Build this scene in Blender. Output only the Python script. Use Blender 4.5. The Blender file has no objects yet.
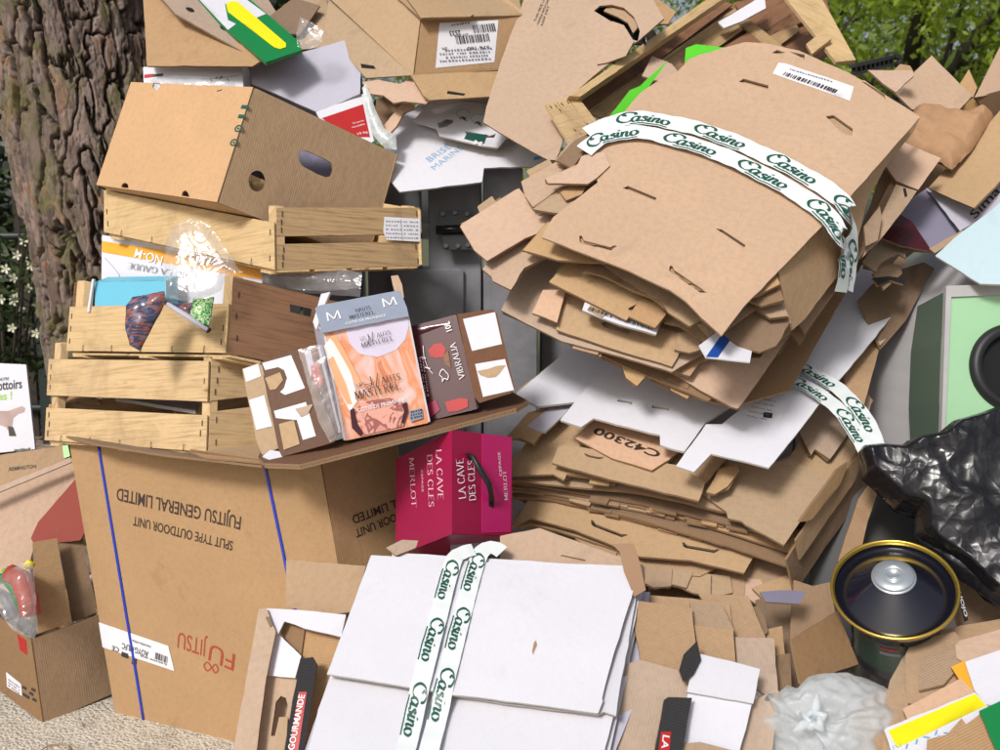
import bpy, math, random
import numpy as np
from mathutils import Vector as V, Matrix, noise
from mathutils.geometry import tessellate_polygon
sc = bpy.context.scene
COL = sc.collection
rnd = random.Random(7)
# ------------------------------------------------------------------ camera
FOC = 1000.0
TH = math.radians(8.3)
CAM = V((0, 0, 1.6))
FW = V((0, math.cos(TH), -math.sin(TH))); UP = V((0, math.sin(TH), math.cos(TH))); RT = V((1, 0, 0))
cd = bpy.data.cameras.new('camera'); cam = bpy.data.objects.new('camera', cd); COL.objects.link(cam)
cd.sensor_width = 36.0; cd.lens = 36.0; cd.clip_start = .05; cd.clip_end = 500; cd.dof.use_dof = True; cd.dof.focus_distance = 2.9; cd.dof.aperture_fstop = 4.5
cam.location = CAM; cam.rotation_euler = (math.pi/2 - TH, 0, 0)
sc.camera = cam
# ------------------------------------------------------------------ light
EL, AZ = math.radians(39), math.radians(-152)     # sun high, behind the camera's left shoulder
w = bpy.data.worlds.new('World'); sc.world = w; w.use_nodes = True
nt = w.node_tree; nt.nodes.clear()
sky = nt.nodes.new('ShaderNodeTexSky'); sky.sky_type = 'NISHITA'; sky.sun_disc = False
sky.sun_elevation = EL; sky.sun_rotation = AZ; sky.dust_density = 4.0; sky.air_density = 1.0; sky.ozone_density = .6
hs = nt.nodes.new('ShaderNodeHueSaturation'); hs.inputs['Saturation'].default_value = .55
bg = nt.nodes.new('ShaderNodeBackground'); bg.inputs['Strength'].default_value = .095
ow = nt.nodes.new('ShaderNodeOutputWorld')
nt.links.new(sky.outputs[0], hs.inputs['Color']); nt.links.new(hs.outputs[0], bg.inputs['Color']); nt.links.new(bg.outputs[0], ow.inputs[0])
sd = bpy.data.lights.new('sun', 'SUN'); so = bpy.data.objects.new('sun', sd); COL.objects.link(so)
sd.energy = 2.8; sd.angle = math.radians(12); sd.color = (1, .965, .92)
sdir = V((math.sin(AZ)*math.cos(EL), math.cos(AZ)*math.cos(EL), math.sin(EL)))
so.rotation_euler = sdir.to_track_quat('Z', 'Y').to_euler()
sc.view_settings.view_transform = 'Standard'; sc.view_settings.look = 'None'
sc.view_settings.exposure = -0.02; sc.view_settings.gamma = 1
sc.cycles.max_bounces = 8; sc.cycles.transparent_max_bounces = 12

def P(x, y, d):
    return CAM + d*(FW + RT*((x-500)/FOC) - UP*((y-375)/FOC))
# ------------------------------------------------------------------ planes
class Plane:
    def __init__(s, p0, p1, p2, inside=None, warp=0.0, seed=0, taper=None):
        p0, p1, p2 = [P(*q) if not isinstance(q, V) else q for q in (p0, p1, p2)]
        s.O = p0; s.X = (p1-p0).normalized(); s.N = s.X.cross(p2-p0).normalized()
        ref = (CAM-p0) if inside is None else (p0-inside)
        if s.N.dot(ref) < 0: s.N = -s.N
        s.Y = s.N.cross(s.X); s.warp = warp; s.seed = seed; s.taper = taper; s.bend = None; s.folds = []
    def to2(s, w): r = w-s.O; return (r.dot(s.X), r.dot(s.Y))
    def hit(s, x, y, lift=0):
        d = FW + RT*((x-500)/FOC) - UP*((y-375)/FOC)
        o = s.O + s.N*lift
        return CAM + d*((o-CAM).dot(s.N)/d.dot(s.N))
    def px(s, x, y, lift=0): return s.to2(s.hit(x, y, lift))
    def disp(s, u, v):
        if s.taper:
            W, H = s.taper; f = max(0, min(1, 16*(u/W)*(1-u/W)*(v/H)*(1-v/H))) if W*H else 0
        else: f = 1
        o = 0
        if s.warp: o = s.warp*f*(noise.noise(V((u*3.1, v*3.1, s.seed*7.3)))+.18*noise.noise(V((u*9, v*9, s.seed*3.3+9))))
        if s.bend: o += s.bend[0]*(u-s.bend[2])**2 + s.bend[1]*(v-s.bend[3])**2
        for (a, n, k) in s.folds:
            dd = (u-a[0])*n[0]+(v-a[1])*n[1]
            if dd > 0: o += k*dd
        return o
    def fold(s, p, q, k):
        a, b = s.px(*p), s.px(*q); L = math.hypot(b[0]-a[0], b[1]-a[1]); s.folds.append((a, (-(b[1]-a[1])/L, (b[0]-a[0])/L), k)); return s
    def at(s, u, v, lift=0): return s.O + s.X*u + s.Y*v + s.N*(lift + s.disp(u, v))
# ------------------------------------------------------------------ mesh collector
class MB:
    def __init__(s): s.v = []; s.f = []; s.m = []; s.uv = []; s.mats = []; s.sm = []; s.cuts = []
    def slot(s, m):
        if m not in s.mats: s.mats.append(m)
        return s.mats.index(m)
    def face(s, pts, mat, uvs=None, smooth=False):
        b = len(s.v); s.v += [tuple(p) for p in pts]; s.f.append(tuple(range(b, b+len(pts)))); s.m.append(s.slot(mat))
        s.uv += uvs if uvs else [(0, 0)]*len(pts); s.sm.append(smooth)
    def faces(s, verts, faces, mat, uvs=None, smooth=False):
        b = len(s.v); s.v += [tuple(p) for p in verts]; k = s.slot(mat)
        for f in faces:
            s.f.append(tuple(b+i for i in f)); s.m.append(k); s.sm.append(smooth)
            s.uv += [uvs[i] for i in f] if uvs else [(0, 0)]*len(f)
    def box(s, c, ax, ay, az, mat, uvl=None):
        # half-axis vectors, slightly bevelled along all edges
        n = []; ls = [ax.length, ay.length, az.length]; b = min(min(ls)*.25, .003)
        U = [ax.normalized(), ay.normalized(), az.normalized()]
        vs = []; idx = {}
        for i in range(3):
            for sg in (-1, 1):
                j, k = (i+1) % 3, (i+2) % 3
                q = []
                for a, bb in ((-1, -1), (1, -1), (1, 1), (-1, 1)):
                    p = c + U[i]*sg*ls[i] + U[j]*a*(ls[j]-b) + U[k]*bb*(ls[k]-b)
                    q.append(len(vs)); vs.append(p); idx[(i, sg, a, bb)] = q[-1]
                n.append(q if sg > 0 else q[::-1])
        key = {}
        for (i, sg, a, bb), id_ in idx.items():
            t = [0, 0, 0]; t[i] = sg; t[(i+1) % 3] = a; t[(i+2) % 3] = bb; key.setdefault(tuple(t), {})[i] = id_
        for t, dct in key.items(): n.append([dct[0], dct[1], dct[2]])
        for i in range(3):
            j, k = (i+1) % 3, (i+2) % 3
            for sj in (-1, 1):
                for sk in (-1, 1):
                    def g(ax_, si):
                        t = [0, 0, 0]; t[i] = si; t[j] = sj; t[k] = sk; return key[tuple(t)][ax_]
                    n.append([g(j, -1), g(j, 1), g(k, 1), g(k, -1)])
        big = max(range(3), key=lambda q: ls[q]); oth = [q for q in range(3) if q != big]
        uo = rnd.uniform(0, 9)
        uv = [((p-c).dot(U[big])+uo, (p-c).dot(U[oth[0]])+(p-c).dot(U[oth[1]])+uo*.7) for p in vs]
        s.faces(vs, n, mat, uv)
    def tube(s, pts, r, mat, n=8, cap=True, smooth=True):
        rs = r if isinstance(r, (list, tuple)) else [r]*len(pts); vs = []; fs = []; uv = []
        prev = None; L = 0
        for i, p in enumerate(pts):
            t = (pts[min(i+1, len(pts)-1)]-pts[max(i-1, 0)]).normalized()
            if prev is None:
                a = t.orthogonal().normalized()
            else: a = (prev-t*prev.dot(t)).normalized()
            prev = a; b = t.cross(a)
            if i: L += (pts[i]-pts[i-1]).length
            for k in range(n):
                g = 2*math.pi*k/n; vs.append(p+(a*math.cos(g)+b*math.sin(g))*rs[i]); uv.append((L, k/n))
        for i in range(len(pts)-1):
            for k in range(n):
                k2 = (k+1) % n; fs.append((i*n+k, i*n+k2, (i+1)*n+k2, (i+1)*n+k))
        if cap: fs.append(tuple(range(n))[::-1]); fs.append(tuple(range((len(pts)-1)*n, len(pts)*n)))
        s.faces(vs, fs, mat, uv, smooth)
    def lathe(s, prof, O, Z, mat, n=64, smooth=True, mats=None):
        a = Z.orthogonal().normalized(); b = Z.cross(a); vs = []; fs = []; uv = []
        for (r, h) in prof:
            for k in range(n):
                g = 2*math.pi*k/n; vs.append(O+Z*h+(a*math.cos(g)+b*math.sin(g))*r); uv.append((k/n, h))
        for i in range(len(prof)-1):
            for k in range(n):
                k2 = (k+1) % n; fs.append((i*n+k, i*n+k2, (i+1)*n+k2, (i+1)*n+k))
        s.faces(vs, fs, mat, uv, smooth)
    def build(s, name, parent=None, bevel=None):
        if len(s.cuts) > 1 and name in ('lettering', 'small_print', 'maker_name', 'barcode'):      # every printed line is a piece of its own
            o = None; C_ = s.cuts+[(len(s.v), len(s.f), len(s.uv))]
            for (v0, f0, u0), (v1, f1, u1) in zip(C_, C_[1:]):
                if f1 == f0: continue
                q = MB(); q.v = s.v[v0:v1]; q.f = [tuple(i-v0 for i in f) for f in s.f[f0:f1]]; q.m = s.m[f0:f1]; q.uv = s.uv[u0:u1]; q.sm = s.sm[f0:f1]; q.mats = s.mats
                o = q.build('barcode' if f1-f0 > 17 and len(q.v) == 4*len(q.f) else name, parent)
            return o
        me = bpy.data.meshes.new(name); me.from_pydata(s.v, [], s.f)
        for m in s.mats: me.materials.append(m)
        me.polygons.foreach_set('material_index', s.m); me.polygons.foreach_set('use_smooth', s.sm)
        ul = me.uv_layers.new(name='UVMap'); ul.data.foreach_set('uv', [c for q in s.uv for c in q])
        me.update()
        o = bpy.data.objects.new(name, me); COL.objects.link(o)
        if parent:
            o.parent = parent; o.matrix_parent_inverse = parent.matrix_world.inverted()
        else:
            # origin at the middle of the lowest points
            a = np.array(s.v); c = V(((a[:, 0].min()+a[:, 0].max())/2, (a[:, 1].min()+a[:, 1].max())/2, a[:, 2].min()))
            me.transform(Matrix.Translation(-c)); o.location = c
        return o

def cut(poly, step, jit, r):
    out = []
    for i, a in enumerate(poly):
        b = poly[(i+1) % len(poly)]; L = math.hypot(b[0]-a[0], b[1]-a[1]); n = max(1, int(L/step))
        for k in range(n):
            t = k/n; j = jit*(.5 if k == 0 else 1)
            out.append((a[0]+(b[0]-a[0])*t+r.gauss(0, j), a[1]+(b[1]-a[1])*t+r.gauss(0, j)))
    return out
def rough(poly, r, amt):
    # soft, slightly crushed corners
    out = []
    n = len(poly)
    for i, b in enumerate(poly):
        a = poly[i-1]; c = poly[(i+1) % n]
        la = math.hypot(a[0]-b[0], a[1]-b[1]); lc = math.hypot(c[0]-b[0], c[1]-b[1]); k = min(amt*r.uniform(.4, 1.6), la*.3, lc*.3)
        if k < 1e-4: out.append(b); continue
        out.append((b[0]+(a[0]-b[0])*k/la, b[1]+(a[1]-b[1])*k/la)); out.append((b[0]+(c[0]-b[0])*k/lc, b[1]+(c[1]-b[1])*k/lc))
    return out
def add_sheet(mb, pl, outline, front, back=None, edge=None, t=.006, holes=(), lift=0, jit=.0006, grid=.06, amt=.0012, clean=False):
    """outline in plane metres; front face at lift, back face t below"""
    back = back or front; edge = edge or front; r = random.Random(int(abs(outline[0][0]*7919+outline[1][1]*104729)*1000) % 99991 + pl.seed)
    ol = outline if clean else cut(rough(outline, r, amt), .03, jit, r)
    loops = [[V((x, y, 0)) for x, y in ol]]+[[V((x, y, 0)) for x, y in h] for h in holes]
    flat = [p for l in loops for p in l]
    tris = tessellate_polygon(loops)
    import bmesh
    bm = bmesh.new(); vs = [bm.verts.new(p) for p in flat]
    for tr in tris:
        try: bm.faces.new([vs[i] for i in tr])
        except ValueError: pass
    if (pl.warp or pl.bend) and grid:
        xs = [p.x for p in flat]; ys = [p.y for p in flat]
        for lo, hi, no in ((min(xs), max(xs), V((1, 0, 0))), (min(ys), max(ys), V((0, 1, 0)))):
            k = int((hi-lo)/grid); k = min(k, 24)
            for i in range(1, k+1):
                c = no*(lo+(hi-lo)*i/(k+1))
                bmesh.ops.bisect_plane(bm, geom=bm.verts[:]+bm.edges[:]+bm.faces[:], plane_co=c, plane_no=no, dist=1e-6)
    for (a, nn, k) in pl.folds:
        for e_ in (-.004, 0, .004): bmesh.ops.bisect_plane(bm, geom=bm.verts[:]+bm.edges[:]+bm.faces[:], plane_co=V((a[0]+nn[0]*e_, a[1]+nn[1]*e_, 0)), plane_no=V((nn[0], nn[1], 0)), dist=1e-6)
    bm.verts.index_update()
    P2 = [(v.co.x, v.co.y) for v in bm.verts]; n = len(P2)
    F = []
    for f in bm.faces:
        ids = [v.index for v in f.verts]
        ar = sum(P2[ids[i]][0]*P2[ids[(i+1) % len(ids)]][1]-P2[ids[(i+1) % len(ids)]][0]*P2[ids[i]][1] for i in range(len(ids)))
        if ar < 0: ids.reverse()
        F.append(ids)
    cnt = {}
    for ids in F:
        for i in range(len(ids)):
            a, b = ids[i], ids[(i+1) % len(ids)]; cnt[(a, b)] = 1
    bd = [(a, b) for (a, b) in cnt if (b, a) not in cnt]
    bm.free()
    top = [pl.at(u, v, lift) for u, v in P2]; bot = [pl.at(u, v, lift-t) for u, v in P2]
    mb.faces(top, F, front, P2, True); mb.faces(bot, [f[::-1] for f in F], back, P2, True)
    for a, b in bd:
        L = math.hypot(P2[a][0]-P2[b][0], P2[a][1]-P2[b][1]); s0 = P2[a][0]+P2[a][1]
        mb.face([top[a], bot[a], bot[b], top[b]], edge, [(s0, 1), (s0, 0), (s0+L, 0), (s0+L, 1)])
def tri(x): x = x % 2.0; return 1-abs(x-1)*1.0 if x < 2 else 0
def fold_noise(p, seed, f0, k=7):
    # planar facets meeting in sharp creases, as in crushed film or paper
    r = random.Random(seed); h = 0; tot = 0
    wx = noise.noise(p*f0*.35+V((seed, 0, 0)))*.9; wy = noise.noise(p*f0*.35+V((0, seed, 4)))*.9
    for i in range(k):
        d = V((r.gauss(0, 1), r.gauss(0, 1), r.gauss(0, 1))).normalized(); f = f0*(1.0+i*.55); a = 1/(1+i*.55); m = .35+.65*max(0, noise.noise(p*f0*.3+V((i*7., seed, 1)))+.5)
        h += a*m*tri(p.dot(d)*f+wx*(1+i*.2)+wy+r.uniform(0, 2)); tot += a
    return h/tot*2-1
def ell(cx, cy, rx, ry, n=20, a=0):
    return [(cx+rx*math.cos(2*math.pi*i/n)*math.cos(a)-ry*math.sin(2*math.pi*i/n)*math.sin(a), cy+rx*math.cos(2*math.pi*i/n)*math.sin(a)+ry*math.sin(2*math.pi*i/n)*math.cos(a)) for i in range(n)]
def slot(x0, y0, x1, y1, r, n=8):
    a = math.atan2(y1-y0, x1-x0); o = []
    for i in range(n+1): g = a+math.pi/2+math.pi*i/n; o.append((x0+r*math.cos(g), y0+r*math.sin(g)))
    for i in range(n+1): g = a-math.pi/2+math.pi*i/n; o.append((x1+r*math.cos(g), y1+r*math.sin(g)))
    return o
# ------------------------------------------------------------------ things
def tag(o, label, cat, group=None, kind=None):
    if label: o['label'] = label
    if cat: o['category'] = cat
    if group: o['group'] = group
    if kind: o['kind'] = kind
    return o
def thing(name, label, cat, loc, group=None):
    o = bpy.data.objects.new(name, None); COL.objects.link(o); o.location = loc; o.empty_display_size = .05
    o.matrix_world = Matrix.Translation(loc); return tag(o, label, cat, group)
def S(name, parent, outl, pl, front, back=None, edge=None, lift=0, t=.0065, holes=(), **k):
    """a sheet whose outline is given by picks on plane pl"""
    mb = MB(); add_sheet(mb, pl, [pl.px(x, y, lift) for x, y in outl], front, back, edge, t, [[pl.px(x, y, lift) for x, y in h] for h in holes], lift, **k)
    return mb.build(name, parent)
class Carton:
    """A near corner, L left neighbour, R right neighbour, B below; picks (x, y, depth)"""
    def __init__(s, A, L, R, B, warp=.004, seed=1):
        s.A, s.L, s.R, s.B = [P(*q) if not isinstance(q, V) else q for q in (A, L, R, B)]
        s.a, s.r, s.b = s.L-s.A, s.R-s.A, s.B-s.A; c = s.c = s.A+(s.a+s.r+s.b)/2
        def pl(o, x, y, k):
            q = Plane(o, o+x, o+y, c, warp, seed+k); q.co = [q.to2(o), q.to2(o+x), q.to2(o+x+y), q.to2(o+y)]
            W = x.length; H = q.to2(o+y)[1]; q.taper = (W, H); return q
        s.front = pl(s.B+s.a, -s.a, -s.b, 0); s.side = pl(s.B, s.r, -s.b, 1); s.top = pl(s.L, -s.a, s.r, 2)
        s.back = pl(s.B+s.r, s.a, -s.b, 3); s.far = pl(s.B+s.a+s.r, -s.r, -s.b, 4); s.bottom = pl(s.B+s.a, -s.a, s.r, 5)
    def wall(s, mb, w, mat, inner=None, edge=None, t=.005, holes=(), inset=(0, 0), poly=None):
        q = getattr(s, w); co = poly or q.co
        cx = sum(p[0] for p in co)/len(co); cy = sum(p[1] for p in co)/len(co)
        W = max(p[0] for p in co)-min(p[0] for p in co); H = max(p[1] for p in co)-min(p[1] for p in co)
        co = [(cx+(x-cx)*(1-2*inset[0]/W), cy+(y-cy)*(1-2*inset[1]/H)) for x, y in co]
        add_sheet(mb, q, co, mat, inner, edge, t, holes, 0, jit=0, amt=.002, grid=.07)
    def body(s, mat, parent, walls=('front', 'side', 'top', 'back', 'far', 'bottom'), inner=None, edge=None, t=.005, holes={}, name='body'):
        mb = MB()
        for w in walls:
            ins = {'front': (0, 0), 'back': (0, 0), 'side': (t+.0004, 0), 'far': (t+.0004, 0), 'top': (t+.0004, t+.0004), 'bottom': (t+.0004, t+.0004)}[w]
            q = getattr(s, w)
            hs = [[q.px(x, y) for x, y in h] for h in holes.get(w, ())]
            s.wall(mb, w, mat, inner, edge, t, hs, ins)
        return mb.build(name, parent)
# ------------------------------------------------------------------ writing
_fc = {}
def font_mesh(s, bold=0, spacing=1.0):
    k = (s, bold, spacing)
    if k in _fc: return _fc[k]
    c = bpy.data.curves.new('t', 'FONT'); c.body = s; c.size = 1; c.resolution_u = 3; c.offset = bold; c.space_character = spacing; c.space_line = .9
    o = bpy.data.objects.new('t', c); COL.objects.link(o); bpy.context.view_layer.update()
    me = bpy.data.meshes.new_from_object(o.evaluated_get(bpy.context.evaluated_depsgraph_get()))
    vs = [tuple(v.co)[:2] for v in me.vertices]; fs = [tuple(p.vertices) for p in me.polygons]
    bpy.data.objects.remove(o); bpy.data.curves.remove(c); bpy.data.meshes.remove(me)
    _fc[k] = (vs, fs); return _fc[k]
def spline(pts, n=6):
    if len(pts) < 3: return [tuple(p) for p in pts]
    q = [pts[0]]+list(pts)+[pts[-1]]; out = []
    for i in range(1, len(q)-2):
        p0, p1, p2, p3 = q[i-1], q[i], q[i+1], q[i+2]
        for k in range(n):
            t = k/n; out.append(tuple(.5*((2*p1[j])+(-p0[j]+p2[j])*t+(2*p0[j]-5*p1[j]+4*p2[j]-p3[j])*t*t+(-p0[j]+3*p1[j]-3*p2[j]+p3[j])*t**3) for j in (0, 1)))
    out.append(tuple(pts[-1])); return out
def nib(strokes, w=.2, thin=.3, ang=0.5, n=6):
    """pen strokes whose width depends on direction"""
    vs, fs = [], []
    for st in strokes:
        p = spline(st, n) if len(st) > 2 else [st[0], ((st[0][0]+st[1][0])/2, (st[0][1]+st[1][1])/2), st[1]]
        b = len(vs)
        for i, q in enumerate(p):
            a = p[max(0, i-1)]; c = p[min(len(p)-1, i+1)]; dx, dy = c[0]-a[0], c[1]-a[1]; L = math.hypot(dx, dy) or 1; dx /= L; dy /= L
            k = thin+(1-thin)*abs(math.sin(math.atan2(dy, dx)-ang)); hw = w*k/2
            vs += [(q[0]-dy*hw, q[1]+dx*hw), (q[0]+dy*hw, q[1]-dx*hw)]
            if i: fs.append((b+2*i-2, b+2*i-1, b+2*i+1, b+2*i))
    return vs, fs
CAS = [[(1.85, 1.35), (1.8, 1.75), (1.2, 1.98), (.45, 1.6), (.12, .8), (.45, .12), (1.0, .02), (1.35, .3)],
       [(1.05, 1.85), (.8, 1.55), (1.05, 1.3)],
       [(2.15, .85), (1.85, 1.0), (1.5, .6), (1.52, .1), (1.8, .03), (2.15, .6)], [(2.28, 1.0), (2.08, .25), (2.15, .0), (2.4, .18)],
       [(3.0, .82), (2.78, 1.0), (2.6, .76), (2.88, .45), (2.82, .1), (2.58, 0), (2.42, .18)],
       [(3.3, 1.0), (3.12, .25), (3.2, 0), (3.42, .18)], [(3.36, 1.42), (3.42, 1.3)],
       [(3.68, 1), (3.48, 0)], [(3.56, .5), (3.85, .95), (4.08, .88), (3.98, .3), (4.05, 0), (4.28, .18)],
       [(4.82, 1), (4.5, .85), (4.4, .35), (4.58, .02), (4.9, .12), (5.08, .65), (4.84, 1.0)], [(1.2, -.38), (3, -.42), (5.1, -.38)]]
def casino(): return nib(CAS, .3, .3, .35)
_SK = {'A': [[(.05, 0), (.4, 1)], [(.4, 1), (.8, 0)], [(.2, .35), (.65, .35)]], 'B': [[(.12, 0), (.12, 1)], [(.12, 1), (.5, .95), (.5, .6), (.12, .53)], [(.12, .53), (.6, .5), (.62, .1), (.12, 0)]],
 'C': [[(.72, .8), (.5, 1), (.2, .9), (.05, .5), (.2, .1), (.5, 0), (.74, .2)]], 'D': [[(.12, 0), (.12, 1)], [(.12, 1), (.6, .92), (.75, .5), (.6, .08), (.12, 0)]],
 'E': [[(.12, 0), (.12, 1)], [(.12, 1), (.6, 1)], [(.12, .52), (.5, .52)], [(.12, 0), (.62, 0)]], 'F': [[(.12, 0), (.12, 1)], [(.12, 1), (.6, 1)], [(.12, .52), (.5, .52)]],
 'G': [[(.72, .8), (.5, 1), (.2, .9), (.05, .5), (.2, .1), (.5, 0), (.72, .15)], [(.72, .1), (.72, .45)]], 'H': [[(.12, 0), (.12, 1)], [(.7, 0), (.7, 1)], [(.12, .52), (.7, .52)]],
 'I': [[(.12, 0), (.12, 1)]], 'L': [[(.12, 0), (.12, 1)], [(.12, 0), (.6, 0), (.62, .15)]], 'M': [[(.1, 0), (.14, 1)], [(.14, 1), (.48, .1)], [(.48, .1), (.82, 1)], [(.82, 1), (.86, 0)]],
 'N': [[(.12, 0), (.12, 1)], [(.12, 1), (.72, 0)], [(.72, 0), (.72, 1)]], 'O': [[(.42, 1), (.12, .85), (.05, .5), (.12, .15), (.42, 0), (.7, .15), (.78, .5), (.7, .85), (.42, 1)]],
 'P': [[(.12, 0), (.12, 1)], [(.12, 1), (.55, .96), (.6, .62), (.12, .5)]], 'R': [[(.12, 0), (.12, 1)], [(.12, 1), (.55, .96), (.55, .6), (.12, .52)], [(.35, .52), (.72, 0)]],
 'S': [[(.52, .85), (.32, 1), (.1, .85), (.15, .6), (.45, .42), (.52, .15), (.3, 0), (.05, .15)]], 'T': [[(.4, 0), (.4, 1)], [(.05, 1), (.75, 1)]], 'U': [[(.12, 1), (.12, .3), (.4, 0), (.68, .3), (.68, 1)]],
 'V': [[(.05, 1), (.4, 0)], [(.4, 0), (.75, 1)]], "'": [[(.1, 1), (.06, .8)]], '*': [[(.12, .9), (.14, .7)]]}
_W = {'I': .3, 'M': 1.02, 'S': .66, 'E': .76, 'L': .74, 'F': .7, "'": .25, ' ': .45, '*': .3, 'T': .82, 'P': .74}
def serif(s, w=.13):
    vs, fs = [], []; x = 0
    for ch in s:
        k = 1.0
        st = [[(a+x, b) for a, b in l] for l in _SK.get(ch, [])]
        ex = []
        for l in st:
            for (a, b) in (l[0], l[-1]):
                if ch in 'AHIMNTLPRFEDBUV' and b in (0, 1): ex.append([(a-.09, b), (a+.09, b)])
        if st:
            v2, f2 = nib(st+ex, w, .32, 0.0, 5); b = len(vs); vs += v2; fs += [tuple(i+b for i in f) for f in f2]
        x += _W.get(ch, .9)
    return vs, fs
def put(mb, pl, g, p0, p1, hpx, mat, lift=.0012, shear=0, rise=0, flipy=False, w=None):
    """glyph mesh g=(verts, faces) fitted so its width runs from pick p0 to pick p1 (baseline) with height hpx"""
    vs, fs = g
    if not vs: return
    a = V(pl.px(*p0, lift)); b = V(pl.px(*p1, lift)); ex = (b-a); L = ex.length; ex = ex/L; ey = V((-ex.y, ex.x))
    x0 = min(v[0] for v in vs); x1 = max(v[0] for v in vs); y1 = max(v[1] for v in vs)
    if w: x0, x1 = 0, w
    mid = pl.hit((p0[0]+p1[0])/2, (p0[1]+p1[1])/2, lift); m_per_px = (mid-CAM).dot(FW)/FOC
    sx = L/(x1-x0); sy = hpx*m_per_px/(y1 or 1)
    out = []
    for x, y in vs:
        q = a + ex*((x-x0)*sx+shear*y*sy) + ey*(y*sy); out.append((q.x, q.y))
    F2 = fs
    mb.cuts.append((len(mb.v), len(mb.f), len(mb.uv)))
    if ex.x*ey.y-ex.y*ey.x < 0: F2 = [f[::-1] for f in fs]
    mb.faces([pl.at(u, v, lift) for u, v in out], F2, mat, out)
def write(parent, pl, items, mat, name='lettering', lift=.0012):
    """items: (text, p0, p1, height px[, bold, shear, style])"""
    o = None
    for it in items:
        mb = MB(); s, p0, p1, h = it[:4]; bold = it[4] if len(it) > 4 else 0; sh = it[5] if len(it) > 5 else 0; style = it[6] if len(it) > 6 else ''; m = it[7] if len(it) > 7 else mat
        g = serif(s, .12+bold) if style == 'serif' else casino() if style == 'script' else font_mesh(s, bold)
        put(mb, pl, g, p0, p1, h, m, lift, sh); o = mb.build(name, parent)
    return o
def patch(name, parent, pl, polys, lift=.0012, t=.0006):
    """thin printed or stuck-on shapes: list of (picks, material)"""
    for i, (po, m) in enumerate(polys):
        mb = MB(); l = lift+i*.0007
        ol = [pl.px(x, y, l) for x, y in po]
        add_sheet(mb, pl, cut(ol, .05, 0, rnd), m, m, m, t, (), l, clean=True, grid=.05); o = mb.build(name, parent)
    return o
def barcode(mb, pl, p0, p1, hpx, mat, n=34, lift=.002, seed=3):
    r = random.Random(seed); x = 0; vs = []; fs = []
    while x < n:
        w_ = r.choice((.5, .5, 1, 1.5)); b = len(vs); vs += [(x, 0), (x+w_, 0), (x+w_, 1), (x, 1)]; fs.append((b, b+1, b+2, b+3)); x += w_+r.choice((.5, .8, 1.3))
    put(mb, pl, (vs, fs), p0, p1, hpx, mat, lift)
def scribble(mb, pl, p0, p1, hpx, mat, n=22, lift=.002, seed=3):
    """a line of print too small to read: short broken dashes"""
    r = random.Random(seed); x = 0; vs = []; fs = []
    while x < n:
        w_ = r.uniform(.5, 1.1); b = len(vs); h = r.uniform(.7, 1); vs += [(x, 0), (x+w_, 0), (x+w_, h), (x, h)]; fs.append((b, b+1, b+2, b+3)); x += w_+r.uniform(.25, .7)+(1 if r.random() < .15 else 0)
    put(mb, pl, (vs, fs), p0, p1, hpx, mat, lift)
# ------------------------------------------------------------------ materials
class NT:
    def __init__(s, name):
        s.m = bpy.data.materials.new(name); s.m.use_nodes = True; s.t = s.m.node_tree; s.t.nodes.clear()
        s.out = s.n('OutputMaterial'); s.b = s.n('BsdfPrincipled'); s.l(s.b.outputs[0], s.out.inputs[0])
    def n(s, k, **kw):
        x = s.t.nodes.new('ShaderNode'+k)
        for a, b in kw.items(): setattr(x, a, b)
        return x
    def l(s, a, b): s.t.links.new(a, b)
    def mapping(s, scale, coord='UV', rot=(0, 0, 0)):
        c = s.n('TexCoord'); m = s.n('Mapping'); m.inputs['Scale'].default_value = scale; m.inputs['Rotation'].default_value = rot; s.l(c.outputs[coord], m.inputs[0]); return m.outputs[0]
    def noise(s, vec, scale, det=4, rough=.6, dist=0):
        x = s.n('TexNoise'); x.inputs['Scale'].default_value = scale; x.inputs['Detail'].default_value = det; x.inputs['Roughness'].default_value = rough; x.inputs['Distortion'].default_value = dist; s.l(vec, x.inputs['Vector']); return x.outputs[0]
    def ramp(s, fac, st):
        x = s.n('ValToRGB'); e = x.color_ramp.elements
        while len(e) > 1: e.remove(e[0])
        e[0].position = st[0][0]; e[0].color = (*st[0][1], 1)
        for p, c in st[1:]: q = e.new(p); q.color = (*c, 1)
        s.l(fac, x.inputs[0]); return x.outputs[0]
    def mix(s, a, b, f, mode='MIX'):
        x = s.n('Mix', data_type='RGBA', blend_type=mode)
        for v, i in ((f, 0), (a, 6), (b, 7)):
            if isinstance(v, (int, float)): x.inputs[i].default_value = v
            elif isinstance(v, tuple): x.inputs[i].default_value = (*v, 1)
            else: s.l(v, x.inputs[i])
        return x.outputs[2]
    def math(s, op, a, b=0, c=0):
        x = s.n('Math', operation=op)
        for i, v in enumerate((a, b, c)):
            if isinstance(v, (int, float)): x.inputs[i].default_value = v
            else: s.l(v, x.inputs[i])
        return x.outputs[0]
    def bump(s, h, st, d=.001):
        x = s.n('Bump'); x.inputs['Strength'].default_value = st; x.inputs['Distance'].default_value = d; s.l(h, x.inputs['Height']); s.l(x.outputs[0], s.b.inputs['Normal']); return x
def plain(name, c, rough=.6, metal=0, coat=0, var=.08, bump=.0):
    q = NT(name); v = q.mapping((1, 1, 1)); n = q.noise(v, 14, 5)
    q.l(q.mix(tuple(x*(1-var) for x in c), tuple(min(1, x*(1+var)) for x in c), n), q.b.inputs['Base Color'])
    q.b.inputs['Roughness'].default_value = rough; q.b.inputs['Metallic'].default_value = metal; q.b.inputs['Coat Weight'].default_value = coat
    if bump: q.bump(q.noise(v, 60, 3), bump, .002)
    return q.m
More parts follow.
